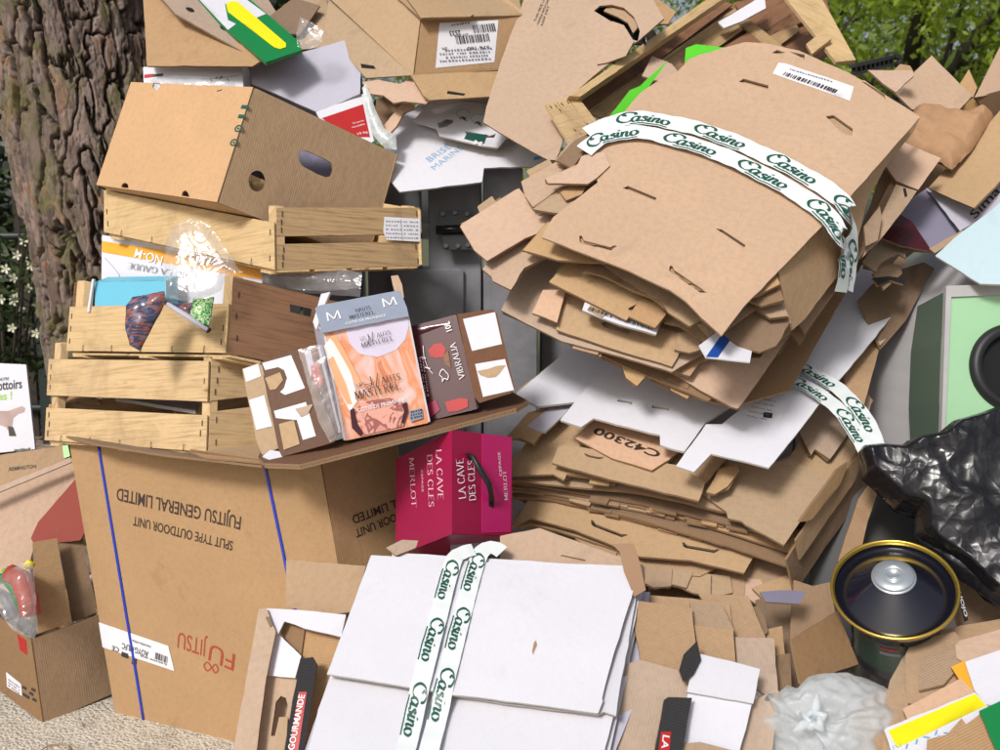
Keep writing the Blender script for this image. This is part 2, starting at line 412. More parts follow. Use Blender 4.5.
def card(name, c, flute=42, dirt=.5, rough=.82, ribs=.45, rot=0, white=False):
    q = NT(name); uv = q.mapping((1, 1, 1), rot=(0, 0, rot))
    oi = q.n('ObjectInfo')
    big = q.noise(uv, 3.2, 5, .6); fine = q.noise(q.mapping((1, 7, 1), rot=(0, 0, rot)), 120, 3, .7); spk = q.noise(uv, 420, 2, .5)
    k = .94 if white else .82
    col = q.mix(tuple(x*k for x in c), tuple(min(.93, x*(1.04 if white else 1.1)) for x in c), big)
    col = q.mix(col, tuple(x*.72 for x in c) if not white else (.6, .6, .62), q.math('MULTIPLY', q.math('SUBTRACT', spk, .5), .5 if not white else .12))
    col = q.mix(col, tuple(x*.62 for x in c), q.math('MULTIPLY', q.ramp(fine, [(.5, (0, 0, 0)), (.75, (1, 1, 1))]), .35*(0.2 if white else 1)))
    mot = q.noise(uv, 55, 4, .65); col = q.mix(col, tuple(x*(.74 if not white else .93) for x in c), q.math('MULTIPLY', q.ramp(mot, [(.45, (0, 0, 0)), (.7, (1, 1, 1))]), .45))
    # scuffs, water marks and grime with shapes of their own
    st = q.ramp(q.noise(uv, 6.5, 7, .68, .8), [(.58, (0, 0, 0)), (.66, (1, 1, 1))])
    col = q.mix(col, tuple(x*(.55 if not white else .8) for x in c), q.math('MULTIPLY', st, .42*dirt))
    sc_ = q.ramp(q.noise(q.mapping((1, 9, 1), rot=(0, 0, .6)), 16, 5, .7), [(.66, (0, 0, 0)), (.72, (1, 1, 1))])
    col = q.mix(col, tuple(min(.9, x*1.25) for x in c), q.math('MULTIPLY', sc_, .35*dirt))
    hsv = q.n('HueSaturation'); q.l(q.math('ADD', q.math('MULTIPLY', oi.outputs['Random'], .05 if white else .2), .97 if white else .9), hsv.inputs['Value'])
    if not white: q.l(q.math('ADD', q.math('MULTIPLY', oi.outputs['Random'], .3), .84), hsv.inputs['Saturation'])
    q.l(col, hsv.inputs['Color']); q.l(hsv.outputs[0], q.b.inputs['Base Color'])
    q.b.inputs['Roughness'].default_value = rough; q.b.inputs['Specular IOR Level'].default_value = .3
    wv = q.n('TexWave', wave_type='BANDS', bands_direction='X'); wv.inputs['Scale'].default_value = flute; wv.inputs['Distortion'].default_value = .4
    q.l(uv, wv.inputs['Vector'])
    h = q.math('ADD', q.math('MULTIPLY', wv.outputs['Fac'], ribs), q.math('ADD', q.math('MULTIPLY', fine, .5), q.math('MULTIPLY', q.noise(uv, 7, 5), 3 if white else 11)))
    q.bump(h, .5, .0012)
    return q.m
def edge(name, c, dark=.35):
    q = NT(name); uv = q.mapping((1, 1, 1)); wv = q.n('TexWave', wave_type='BANDS', bands_direction='X'); wv.inputs['Scale'].default_value = 45
    q.l(uv, wv.inputs['Vector']); sp = q.n('SeparateXYZ'); q.l(uv, sp.inputs[0])
    mid = q.ramp(sp.outputs[1], [(0, (0, 0, 0)), (.2, (0, 0, 0)), (.28, (1, 1, 1)), (.72, (1, 1, 1)), (.8, (0, 0, 0)), (1, (0, 0, 0))])
    f = q.math('MULTIPLY', mid, wv.outputs['Fac'])
    col = q.mix(c, tuple(x*dark for x in c), f); col = q.mix(col, tuple(x*.7 for x in c), q.noise(uv, 40, 4))
    q.l(col, q.b.inputs['Base Color']); q.b.inputs['Roughness'].default_value = .95; return q.m
def wood(name, c1, c2, knots=True, rough=.7):
    q = NT(name); oi = q.n('ObjectInfo'); uv = q.mapping((1, 1, 1))
    g = q.noise(q.mapping((1.3, 28, 1)), 4.5, 6, .62, .6); g2 = q.noise(q.mapping((1, 60, 1)), 14, 4, .7)
    col = q.ramp(g, [(.3, c2), (.48, c1), (.62, tuple(x*1.12 for x in c1)), (.78, c2)])
    col = q.mix(col, tuple(x*.6 for x in c2), q.math('MULTIPLY', q.ramp(g2, [(.5, (0, 0, 0)), (.8, (1, 1, 1))]), .5))
    if knots:
        vo = q.n('TexVoronoi'); vo.inputs['Scale'].default_value = 6; vo.inputs['Randomness'].default_value = 1; q.l(q.mapping((.8, 1.7, 1)), vo.inputs['Vector'])
        kn = q.ramp(vo.outputs['Distance'], [(0, (1, 1, 1)), (.05, (.8, .8, .8)), (.1, (0, 0, 0))])
        col = q.mix(col, (.16, .07, .03), q.math('MULTIPLY', kn, .8))
    st = q.ramp(q.noise(uv, 5, 6, .7, .5), [(.5, (0, 0, 0)), (.72, (1, 1, 1))]); col = q.mix(col, tuple(x*.5 for x in c2), q.math('MULTIPLY', st, .5))
    q.l(col, q.b.inputs['Base Color']); q.b.inputs['Roughness'].default_value = rough; q.bump(q.math('ADD', g, g2), .6, .0015); return q.m
def mixsh(name, col, rough, alpha, transl=.0, sheen_noise=40, bumpd=.006, spec=.5, gl=.15):
    """thin film: transparent with gloss and a milky part"""
    q = NT(name); t = q.n('BsdfTransparent'); g = q.n('BsdfGlossy'); g.inputs['Roughness'].default_value = gl
    d = q.n('BsdfDiffuse'); d.inputs['Color'].default_value = (*col, 1); tr = q.n('BsdfTranslucent'); tr.inputs['Color'].default_value = (*col, 1)
    m1 = q.n('MixShader'); m1.inputs[0].default_value = transl; q.l(d.outputs[0], m1.inputs[1]); q.l(tr.outputs[0], m1.inputs[2])
    m2 = q.n('MixShader'); q.l(t.outputs[0], m2.inputs[1]); q.l(m1.outputs[0], m2.inputs[2])
    v = q.mapping((1, .55, 1), 'Object', (.3, .5, .9)); n = q.noise(v, sheen_noise*.6, 2, .5, 2.2)
    q.l(q.ramp(n, [(.35, (alpha*.6,)*3), (.7, (min(1, alpha*1.5),)*3)]), m2.inputs[0])
    m3 = q.n('MixShader'); lw = q.n('LayerWeight'); lw.inputs[0].default_value = .45; q.l(q.math('MULTIPLY_ADD', lw.outputs['Fresnel'], spec, .04), m3.inputs[0]); q.l(m2.outputs[0], m3.inputs[1]); q.l(g.outputs[0], m3.inputs[2])
    bp = q.n('Bump'); bp.inputs['Strength'].default_value = .8; bp.inputs['Distance'].default_value = bumpd; q.l(n, bp.inputs['Height'])
    for x in (g, d): q.l(bp.outputs[0], x.inputs['Normal'])
    q.l(m3.outputs[0], q.out.inputs[0]); return q.m

KR = (.44, .29, .17)
M = {}
M['kraft'] = card('kraft cardboard', KR)
M['kraft_peach'] = card('peach kraft cardboard', (.485, .35, .255), dirt=.5)
M['kraft_gold'] = card('golden kraft cardboard', (.47, .32, .185), dirt=.6)
M['kraft_dark'] = card('brown and shaded kraft cardboard', (.25, .16, .095), dirt=.9)  # also puts the shade of stacked undersides into the colour of some layers
M['kraft_pink'] = card('pinkish kraft cardboard', (.58, .40, .29), dirt=.3)
M['kraft_grey'] = card('grey brown cardboard', (.34, .23, .15), dirt=.7)
M['ribbed'] = card('ribbed kraft cardboard', (.42, .275, .16), flute=46, ribs=1.1, rot=math.pi/2); M['kraft_orange'] = card('orange kraft cardboard', (.56, .36, .21), dirt=.4)
M['kraft_ocher'] = card('ochre kraft cardboard', (.42, .265, .14), dirt=.7)
M['white'] = card('white coated cardboard', (.67, .67, .735), white=True, rough=.45, ribs=.12)
M['whitegrey'] = card('grey white cardboard', (.62, .62, .68), white=True, rough=.6, ribs=.1)
M['lilac'] = card('pale grey lilac card', (.46, .45, .54), white=True, rough=.6, ribs=.1)
M['skyblue'] = card('light blue card', (.15, .50, .68), white=True, rough=.5, ribs=.1)
M['paleblue'] = card('pale blue grey card', (.48, .62, .68), white=True, rough=.4, ribs=.1)
M['edge'] = edge('corrugated edge', (.34, .21, .115), .25); M['edge_w'] = edge('white board edge', (.6, .56, .52), .45)
M['edge_p'] = edge('peach board edge', (.46, .30, .18))
M['paper'] = plain('label paper', (.72, .71, .76), .5); M['ink'] = plain('black ink', (.03, .028, .03), .6); M['greyink'] = plain('grey ink', (.2, .2, .24), .6)
M['green_ink'] = plain('dark green ink', (.012, .085, .06), .4); M['pale_green_ink'] = plain('pale green ink', (.42, .58, .55), .4)
M['tape'] = plain('white tape', (.70, .75, .76), .22, coat=.3); M['tape_brown'] = plain('brown tape', (.33, .2, .12), .15, coat=.5)
M['green'] = plain('leaf green print', (.008, .20, .055), .4); M['yellow'] = plain('yellow print', (.82, .72, .01), .4); M['limegreen'] = plain('bright green plastic', (.11, .62, .03), .35)
M['blue'] = plain('strong blue print', (.015, .07, .32), .4); M['strap_blue'] = plain('blue strapping', (.02, .045, .42), .25, coat=.4)
M['lightblue'] = plain('light blue print', (.12, .36, .62), .5); M['blueink'] = plain('pale blue ink', (.25, .42, .62), .5)
M['red'] = plain('red print', (.42, .012, .012), .45); M['redinside'] = plain('dull red inner lining', (.24, .03, .015), .7)
M['red_ink'] = plain('reddish ink', (.36, .05, .025), .6); M['orange'] = plain('orange print', (.85, .38, .03), .45); M['brown_ink'] = plain('brown ink', (.045, .025, .018), .6)
M['magenta'] = plain('magenta print', (.30, .006, .055), .32, var=.12); M['magenta_pale'] = plain('lighter magenta print', (.46, .015, .13), .32)
M['white_ink'] = plain('white ink', (.78, .76, .78), .5); M['pinkwhite'] = plain('pale pink ink', (.72, .45, .52), .5)
M['wood'] = wood('pale pine', (.58, .41, .22), (.42, .26, .12)); M['plywood'] = wood('thin plywood', (.58, .41, .21), (.47, .30, .14)); M['wood_brown'] = wood('stained brown wood', (.24, .12, .06), (.13, .06, .03), rough=.6)
M['wood_old'] = wood('weathered wood', (.42, .28, .14), (.24, .15, .08))
M['steel'] = plain('staple wire', (.12, .1, .09), .4, .8)
M['slate'] = plain('slate grey recycled plastic', (.21, .21, .235), .5, bump=.35, var=.35)
M['blackmetal'] = plain('black painted iron', (.012, .012, .014), .35); M['bolt'] = plain('dull zinc', (.09, .085, .08), .35, .9)
M['brass'] = plain('gold lacquered rim', (.62, .43, .08), .25, .85); M['blacktin'] = plain('black lacquered tin', (.009, .009, .017), .16, .0, .6); M['zinc'] = plain('silver cap', (.55, .6, .64), .28, .7)
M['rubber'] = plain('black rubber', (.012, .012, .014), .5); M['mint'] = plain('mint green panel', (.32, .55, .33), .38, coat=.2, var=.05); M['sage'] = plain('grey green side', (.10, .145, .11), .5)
M['hullgrey'] = plain('grey plastic shell', (.42, .41, .42), .33, coat=.25, var=.18); M['hole_shade'] = plain('painted hole shade', (.004, .004, .005), .9)  # the near-black colour stands in for shade inside openings
M['violet'] = plain('grey violet inner card', (.20, .19, .27), .7); M['charcoal'] = card('charcoal printed card', (.03, .029, .032), flute=42, ribs=.8, rot=math.pi/2, dirt=.2)
M['film'] = mixsh('clear crinkled film', (.80, .80, .83), .2, .12, .3, 24, .006, .16, .12)
M['shrink'] = mixsh('clear shrink film', (.8, .75, .78), .1, .06, .2, 20, .003, .35)
M['milky'] = mixsh('milky thin plastic', (.86, .92, .93), .3, .82, .35, 9, .02, .35, .3)
M['dark_wine'] = plain('dark wine print', (.06, .007, .012), .25, coat=.5, var=.4)
M['soot'] = plain('dark brown print', (.022, .012, .012), .4)
M['packbrown'] = card('chocolate brown card', (.155, .08, .05), dirt=.2, ribs=.1)
# ------------------------------------------------------------------ setting
def leafmat(name, c1, c2, transl=.5):
    q = NT(name); v = q.mapping((1, 1, 1), 'Object'); n = q.noise(v, 1.6, 3); n2 = q.noise(v, 22, 2)
    col = q.mix(c1, c2, q.ramp(n, [(.38, (0, 0, 0)), (.6, (1, 1, 1))])); col = q.mix(col, tuple(x*1.3 for x in c2), q.math('MULTIPLY', n2, .5))
    tr = q.n('BsdfTranslucent'); q.l(col, tr.inputs[0]); q.l(col, q.b.inputs['Base Color']); q.b.inputs['Roughness'].default_value = .5
    m = q.n('MixShader'); m.inputs[0].default_value = transl; q.l(q.b.outputs[0], m.inputs[1]); q.l(tr.outputs[0], m.inputs[2]); q.l(m.outputs[0], q.out.inputs[0]); return q.m
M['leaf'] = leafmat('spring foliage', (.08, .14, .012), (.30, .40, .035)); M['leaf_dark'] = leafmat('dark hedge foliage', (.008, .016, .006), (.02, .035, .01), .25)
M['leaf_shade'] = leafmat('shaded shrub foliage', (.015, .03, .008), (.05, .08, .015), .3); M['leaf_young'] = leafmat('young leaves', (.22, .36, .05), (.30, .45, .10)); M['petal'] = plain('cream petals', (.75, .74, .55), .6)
M['branch'] = plain('dark bark', (.035, .026, .02), .9, var=.4, bump=.5); M['needle'] = leafmat('pine foliage', (.02, .045, .012), (.05, .08, .02), .2)
def ground_mat():
    q = NT('pale exposed aggregate paving'); v = q.mapping((1, 1, 1), 'Object')
    vo = q.n('TexVoronoi'); vo.inputs['Scale'].default_value = 95; q.l(v, vo.inputs['Vector']); sp = q.n('SeparateColor'); q.l(vo.outputs['Color'], sp.inputs[0])
    col = q.ramp(sp.outputs[0], [(0, (.56, .49, .40)), (.4, (.68, .63, .55)), (.7, (.50, .43, .34)), (.9, (.30, .25, .2)), (.97, (.62, .6, .58))])
    col = q.mix(col, (.60, .55, .46), q.ramp(vo.outputs['Distance'], [(.3, (0, 0, 0)), (.6, (1, 1, 1))]))
    col = q.mix(col, (.30, .26, .21), q.math('MULTIPLY', q.ramp(q.noise(v, 7, 6, .7), [(.5, (0, 0, 0)), (.7, (1, 1, 1))]), .5))
    q.l(col, q.b.inputs['Base Color']); q.b.inputs['Roughness'].default_value = .9; q.bump(q.math('MULTIPLY', vo.outputs['Distance'], -1), .9, .006); return q.m
def asphalt_mat():
    q = NT('asphalt'); v = q.mapping((1, 1, 1), 'Object'); vo = q.n('TexVoronoi'); vo.inputs['Scale'].default_value = 130; q.l(v, vo.inputs['Vector']); sp = q.n('SeparateColor'); q.l(vo.outputs['Color'], sp.inputs[0])
    q.l(q.ramp(sp.outputs[0], [(0, (.03, .03, .034)), (.6, (.06, .06, .065)), (1, (.13, .12, .12))]), q.b.inputs['Base Color']); q.b.inputs['Roughness'].default_value = .85; q.bump(vo.outputs['Distance'], .8, .005); return q.m
def mulch_mat():
    q = NT('bark mulch'); v = q.mapping((1, 2.4, 1), 'Object'); vo = q.n('TexVoronoi'); vo.inputs['Scale'].default_value = 26; q.l(v, vo.inputs['Vector']); sp = q.n('SeparateColor'); q.l(vo.outputs['Color'], sp.inputs[0])
    q.l(q.ramp(sp.outputs[0], [(0, (.10, .06, .04)), (.5, (.30, .20, .14)), (1, (.5, .4, .33))]), q.b.inputs['Base Color']); q.b.inputs['Roughness'].default_value = .9; q.bump(vo.outputs['Distance'], 1, .02); return q.m
def flat(name, pts, z, m, nx=1):
    mb = MB(); mb.face([V((x, y, z)) for x, y in pts], m); o = mb.build(name); tag(o, None, None, kind='structure'); return o
flat('ground', [(-90, -20), (90, -20), (90, 160), (-90, 160)], 0, plain('dry soil and grass', (.10, .11, .05), .95, var=.4))
flat('pavement', [(-30, -8), (30, -8), (30, 3.62), (-30, 3.62)], .008, ground_mat())
flat('road', [(-30, 3.62), (-1.2, 3.62), (-1.2, 5.4), (-30, 5.4)], .004, asphalt_mat())
flat('flower_bed', [(-30, 5.4), (30, 5.4), (30, 9.5), (-30, 9.5)], .012, mulch_mat())
# ---- the old tree with plated bark
def vnoise(x, y, seed, perx):
    xi = np.floor(x).astype(int); yi = np.floor(y).astype(int); fx = x-xi; fy = y-yi
    def h(a, b): v = np.sin((a % perx)*127.1+b*311.7+seed*74.7)*43758.5453; return v-np.floor(v)
    fx = fx*fx*(3-2*fx); fy = fy*fy*(3-2*fy)
    return (h(xi, yi)*(1-fx)+h(xi+1, yi)*fx)*(1-fy)+(h(xi, yi+1)*(1-fx)+h(xi+1, yi+1)*fx)*fy
def fbm(x, y, seed, perx, o=4):
    s = 0; a = .5
    for k in range(o): s = s+a*vnoise(x*2**k, y*2**k, seed+k, perx*2**k); a *= .5
    return s
def voro(x, y, seed, perx):
    xi = np.floor(x).astype(int); yi = np.floor(y).astype(int); f1 = np.full(x.shape, 9.); f2 = np.full(x.shape, 9.); idd = np.zeros(x.shape)
    for i in (-1, 0, 1):
        for j in (-1, 0, 1):
            a = xi+i; b = yi+j; am = a % perx
            def h(k): v = np.sin(am*127.1+b*311.7+k*91.3+seed)*43758.5453; return v-np.floor(v)
            dx = a+.5+(h(1)-.5)*.9-x; dy = b+.5+(h(2)-.5)*.9-y; d = np.sqrt(dx*dx+dy*dy); r = h(3)
            c1 = d < f1; f2 = np.where(c1, f1, np.minimum(f2, d)); idd = np.where(c1, r, idd); f1 = np.where(c1, d, f1)
    return f1, f2, idd
def bark_mat():
    q = NT('plated bark'); a = q.n('Attribute'); a.attribute_name = 'plate'; sp = q.n('SeparateColor'); q.l(a.outputs['Color'], sp.inputs[0])
    v = q.mapping((1, 1, .3), 'Object'); n = q.noise(v, 30, 6, .75, .4); n2 = q.noise(q.mapping((1, 1, 1), 'Object'), 4.5, 5, .65)
    pl_ = q.ramp(sp.outputs[0], [(0, (.075, .055, .045)), (.25, (.15, .095, .07)), (.45, (.19, .14, .115)), (.62, (.25, .19, .165)), (.74, (.30, .16, .09)), (.86, (.31, .265, .26)), (1, (.13, .09, .07))])
    col = q.mix(pl_, (.05, .035, .028), q.ramp(n, [(.42, (0, 0, 0)), (.68, (.9, .9, .9))]))
    col = q.mix(col, (.12, .115, .035), q.math('MULTIPLY', q.ramp(n2, [(.5, (0, 0, 0)), (.62, (1, 1, 1))]), q.ramp(n, [(.35, (.2, .2, .2)), (.6, (.9, .9, .9))])))
    col = q.mix((.035, .024, .018), col, q.ramp(sp.outputs[1], [(.1, (0, 0, 0)), (.5, (1, 1, 1))]))
    q.l(col, q.b.inputs['Base Color']); q.b.inputs['Roughness'].default_value = .9; q.bump(n, .9, .006); return q.m
def trunk():
    nt_, nz = 640, 640; th = np.linspace(0, 2*np.pi, nt_, endpoint=False); z = np.linspace(-.1, 3.4, nz); T, Z = np.meshgrid(th, z)
    u = T/(2*np.pi)
    wx = u*30+(fbm(u*12, Z*2.2, 3, 12)-.5)*2.2+(fbm(u*48, Z*9, 5, 48)-.5)*.9-Z*1.2; wy = Z*3.6+(fbm(u*14, Z*4, 11, 14)-.5)*2.2+(fbm(u*56, Z*14, 15, 56)-.5)*.8
    f1, f2, idd = voro(wx % 30, wy, 5., 30); e = np.clip((f2-f1)/.20, 0, 1); e = e*e*(3-2*e)
    g1, g2, id2 = voro((wx*2) % 60, wy*2.0, 9., 60); e2 = np.clip((g2-g1)/.22, 0, 1)
    fine = fbm(u*90, Z*16, 21, 90, 5); lay = fbm(u*40, Z*7, 33, 40, 4)*3+idd*3.2; lv = np.floor(lay); fr_ = np.clip((lay-lv)/.12, 0, 1); lay = lv-1+fr_
    R = .335+.05*np.exp(-(Z)/.35)+.02*np.cos(T*2+1)+.015*np.cos(T*3)+.012*(fbm(u*5, Z*.8, 2, 5)-.5)
    disp = .017*e+.006*e*e2+.012*(fine-.5)+.0075*lay*e
    r = R+disp-.03
    ax = np.interp(Z, [0, 1.6, 3.4], [-1.50, -1.70, -1.99]); ay = 4.35+.03*Z
    X = ax+r*np.cos(T); Y = ay+r*np.sin(T)
    v = np.stack([X, Y, Z], -1).reshape(-1, 3); i = np.arange(nz-1)[:, None]*nt_; j = np.arange(nt_)[None]; j2 = (j+1) % nt_
    f = np.stack([i+j, i+j2, i+nt_+j2, i+nt_+j], -1).reshape(-1, 4)
    me = bpy.data.meshes.new('trunk'); me.from_pydata(v.tolist(), [], f.tolist()); me.materials.append(bark_mat()); me.polygons.foreach_set('use_smooth', [True]*len(f))
    ca = me.color_attributes.new('plate', 'FLOAT_COLOR', 'POINT'); tone = np.clip(.3*idd+.4*id2+.3*(lay % 3)/3, 0, 1)
    c = np.stack([tone, e*(.55+.45*e2), fine, np.ones_like(e)], -1).reshape(-1); ca.data.foreach_set('color', c.astype(np.float32)); me.update()
    o = bpy.data.objects.new('trunk', me); COL.objects.link(o); return o
def leaves(mb, centres, n, spread, size, mat, r, flatness=.5):
    vs = []; fs = []
    for c in centres:
        for _ in range(n):
            p = c+V((r.gauss(0, spread), r.gauss(0, spread), r.gauss(0, spread*.6))); a = V((r.gauss(0, 1), r.gauss(0, 1), r.gauss(0, flatness))).normalized(); b = a.orthogonal().normalized()
            b = (b*math.cos(r.uniform(0, 6))+a.cross(b)*math.sin(r.uniform(0, 6))).normalized(); s_ = size*r.uniform(.6, 1.3); k = len(vs)
            vs += [p-a*s_, p+b*s_*.42, p+a*s_, p-b*s_*.42]; fs.append((k, k+1, k+2, k+3))
    mb.faces(vs, fs, mat)
t = thing('pine_tree', 'big old tree trunk with thick plated bark and mossy patches behind the crates', 'tree', V((-1.5, 4.35, 0)))
o = trunk(); o.parent = t; o.matrix_parent_inverse = t.matrix_world.inverted()
mb = MB(); r = random.Random(4); tips = []
for k in range(9):
    a = k*2.4; p = [V((-1.99, 4.45, 3.3))]; 
    for s_ in range(5): p.append(p[-1]+V((math.cos(a)*.42*s_**.5, math.sin(a)*.42*s_**.5, .75))+V((r.gauss(0, .08), r.gauss(0, .08), 0)))
    mb.tube(p, [.2, .15, .11, .08, .05, .03], M['branch'], 8); tips += p[3:]
mb.build('limb', t)
mb = MB(); leaves(mb, [p+V((r.gauss(0, .5), r.gauss(0, .5), r.gauss(0, .4))) for p in tips for _ in range(2)], 60, .4, .06, M['needle'], r); mb.build('crown', t)
# ---- trees beyond
def tree(label, x, y, h, cr, seed, lean=0):
    r = random.Random(seed); t = thing('broadleaf_tree', label, 'tree', V((x, y, 0)), 'trees in spring leaf far behind the pile')
    mb = MB(); top = V((x+lean, y, h*.55)); mb.tube([V((x, y, -.1)), V((x+lean*.3, y, h*.2)), V((x+lean*.6, y, h*.38)), top], [.36, .3, .26, .18], M['branch'], 12)
    cs = []
    for k in range(16):
        a = r.uniform(0, 6.28); L = r.uniform(.45, 1)*cr; b0 = V((x+lean*.6, y, h*r.uniform(.26, .55))); up_ = r.uniform(.1, .9)*h*.4
        pts = [b0+V((math.cos(a)*L*f, math.sin(a)*L*f, up_*f**.8))+V((0, 0, .12*math.sin(f*9+k))) for f in (0, .25, .5, .75, 1)]
        mb.tube(pts, [.12, .085, .06, .04, .02], M['branch'], 7)
        cs += pts[1:]
        for p in pts[2:]:
            q_ = p+V((r.gauss(0, .5), r.gauss(0, .5), r.uniform(.1, .9))); mb.tube([p, (p+q_)/2+V((.05, 0, .05)), q_], [.03, .02, .01], M['branch'], 5); cs.append(q_)
    mb.build('trunk', t); mb = MB()
    for k in range(105):
        a = r.uniform(0, 6.28); el = math.asin(r.uniform(-.75, 1)); q_ = r.uniform(.45, 1)**.5
        cs.append(V((x+lean*.7+math.cos(a)*math.cos(el)*cr*q_, y+math.sin(a)*math.cos(el)*cr*q_, h*.58+math.sin(el)*h*.42*q_)))
    cs = [c for c in cs if not (c.y < y+.2 and abs(c.x-x-lean*.4) < .55 and c.z < h*.6)]
    leaves(mb, cs, 95, .30, .06, M['leaf'], r, 1.0); mb.build('crown', t)
tree('tall leafy tree with a dark forked trunk behind the open boxes on the right', 4.75, 12.5, 6.2, 2.9, 3, .3)
tree('pale green leafy tree beyond the crate, left of the forked tree', 2.6, 15.5, 7.0, 3.0, 8)
tree('yellow green tree at the far right edge, farthest behind the grey container', 9.3, 18, 7.5, 3.6, 12)
tree('leafy tree glimpsed through the small gap above the printed carton lid', -3.6, 16, 7.2, 3.4, 17)
# ---- dark fence and hedge at the left
f = thing('garden_fence', 'dark green railing fence in shade at the left edge beside the trunk', 'fence', V((-3.6, 7.4, 0)))
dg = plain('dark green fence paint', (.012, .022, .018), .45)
mb = MB()
for k in range(26): mb.box(V((-6.6+k*.22, 7.42, .95)), V((.045, 0, 0)), V((0, .012, 0)), V((0, 0, .9)), M['branch'])
mb.build('fence_slats', f); mb = MB()
for z_ in (.28, 1.55): mb.tube([V((-6.8, 7.36, z_)), V((-1.1, 7.36, z_))], .03, dg, 10)
mb.build('rail', f)
for x_ in (-5.8, -3.37, -2.6): 
    mb = MB(); mb.box(V((x_, 7.36, 1.05)), V((.045, 0, 0)), V((0, .045, 0)), V((0, 0, 1.05)), dg); mb.build('post', f)
r = random.Random(5); mb = MB()
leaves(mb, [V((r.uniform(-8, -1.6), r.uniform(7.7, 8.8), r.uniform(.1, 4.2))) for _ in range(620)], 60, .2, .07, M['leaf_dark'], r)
for k in range(12): mb.tube([V((-7.5+k*.5, 8.3, 0)), V((-7.4+k*.5, 8.2, 1.6)), V((-7.6+k*.52, 8.3, 3))], [.04, .03, .01], M['branch'], 6)
tag(mb.build('hedge'), 'dark shaded hedge standing behind the green railing fence', 'hedge')
def shrub(x, y, label):
    t = thing('flowering_shrub', label, 'shrub', V((x, y, 0)), 'flowering shrubs by the fence')
    r = random.Random(int(y*100)); mb = MB(); cs = []
    for k in range(14):
        a = k*2.4; p = [V((x, y, 0)), V((x+math.cos(a)*.12, y+math.sin(a)*.12, .8)), V((x+math.cos(a)*.3, y+math.sin(a)*.25, 1.2+.07*k))]; mb.tube(p, [.014, .01, .005], M['branch'], 5); cs += [p[1]*.5+p[2]*.5, p[2], p[1]]
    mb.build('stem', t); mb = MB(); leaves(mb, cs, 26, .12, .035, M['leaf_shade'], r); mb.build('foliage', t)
    mb = MB(); vs = []; fs = []
    for c in cs[::3]:
        for _ in range(3):
            p = c+V((r.gauss(0, .07), -abs(r.gauss(.06, .05)), r.gauss(0, .07)))
            for q_ in range(5):
                a = q_*1.257; k = len(vs); vs += [p, p+V((math.cos(a-.4)*.022, -.008, math.sin(a-.4)*.022)), p+V((math.cos(a)*.032, -.01, math.sin(a)*.032)), p+V((math.cos(a+.4)*.022, -.008, math.sin(a+.4)*.022))]; fs.append((k, k+1, k+2, k+3))
    mb.faces(vs, fs, M['petal']); mb.build('blossom', t)
shrub(-3.02, 6.0, 'shrub with small cream flowers at the left edge in front of the dark fence')
# young shoot
t = thing('young_sapling', 'thin young shoot with bright green leaves standing behind the open cartons at upper right', 'sapling', V((3.0, 6.6, 0)))
mb = MB(); p = [V((2.95, 6.6, 0)), V((2.93, 6.6, 1.2)), V((2.86, 6.6, 2.0)), P(938, 150, 6.6), P(930, 118, 6.6), P(944, 82, 6.6), P(950, 50, 6.6)]; mb.tube(p, [.014, .012, .01, .008, .006, .005, .003], M['branch'], 6); mb.build('stem', t)
mb = MB(); r = random.Random(9)
for (x_, y_, L, a) in ((925, 92, 30, 2.9), (962, 86, 30, .3), (920, 120, 32, 3.4), (964, 118, 26, -.2), (912, 106, 22, 2.7), (958, 100, 20, .5), (936, 135, 24, 3.6), (968, 158, 34, -1.2), (950, 60, 22, 1.1), (934, 66, 20, 2.4), (905, 128, 20, 3.3), (944, 112, 20, 1), (955, 135, 26, -.5)):
    c = P(x_, y_, 6.6+r.uniform(-.1, .1)); d = V((math.cos(a), r.uniform(-.4, .4), math.sin(a))); n_ = V((-math.sin(a), -.8, math.cos(a))).normalized(); L_ = L*.0066*.5
    vs = [c-d*L_]+[c+d*L_*f+n_*L_*w_ for f, w_ in ((-.5, .3), (0, .42), (.5, .28))]+[c+d*L_]+[c+d*L_*f-n_*L_*w_ for f, w_ in ((.5, .28), (0, .42), (-.5, .3))]
    mb.faces(vs, [(0, 1, 7), (1, 2, 6, 7), (2, 3, 5, 6), (3, 4, 5)], M['leaf_young'])
mb.build('foliage', t)
# ---- slate grey bin enclosure
t = thing('bin_enclosure', 'slate grey recycled plastic board enclosure with a black hinge behind the pile', 'enclosure', V((-.1, 3.85, 0)))
def board(x0, x1, yt, d, ch=10, depth=.07, side=True):
    mb = MB(); a = P(x0, yt, d); b = P(x1, yt, d); zt = a.z; w_ = b.x-a.x; c = ch*.001*d
    prof = [(0, 0), (w_, 0), (w_, zt-c*.9), (w_-c, zt-c*.15), (w_-c*1.8, zt), (c*1.8, zt), (c, zt-c*.15), (0, zt-c*.9)]
    fr = [V((a.x+u, a.y, z_)) for u, z_ in prof]; bk = [p+V((0, depth, 0)) for p in fr]; n = len(prof)
    e = .004; fr2 = [V((a.x+u+(e if u < w_/2 else -e), a.y-e, z_-e)) for u, z_ in prof]
    mb.faces(fr+bk+fr2, [tuple(range(2*n, 3*n))[::1], tuple(range(n, 2*n))[::-1]]+[(i, (i+1) % n, n+(i+1) % n, n+i)[::-1] for i in range(n)]+[(2*n+i, 2*n+(i+1) % n, (i+1) % n, i)[::-1] for i in range(n)], M['slate'], [(p.x, p.z) for p in fr+bk+fr2])
    return mb.build('board', t)
board(366, 420, 172, 3.62, 9); board(428, 481, 173, 3.57, 9); board(483, 523, 167, 3.52, 2, .45); board(560, 606, 250, 3.95, 6)
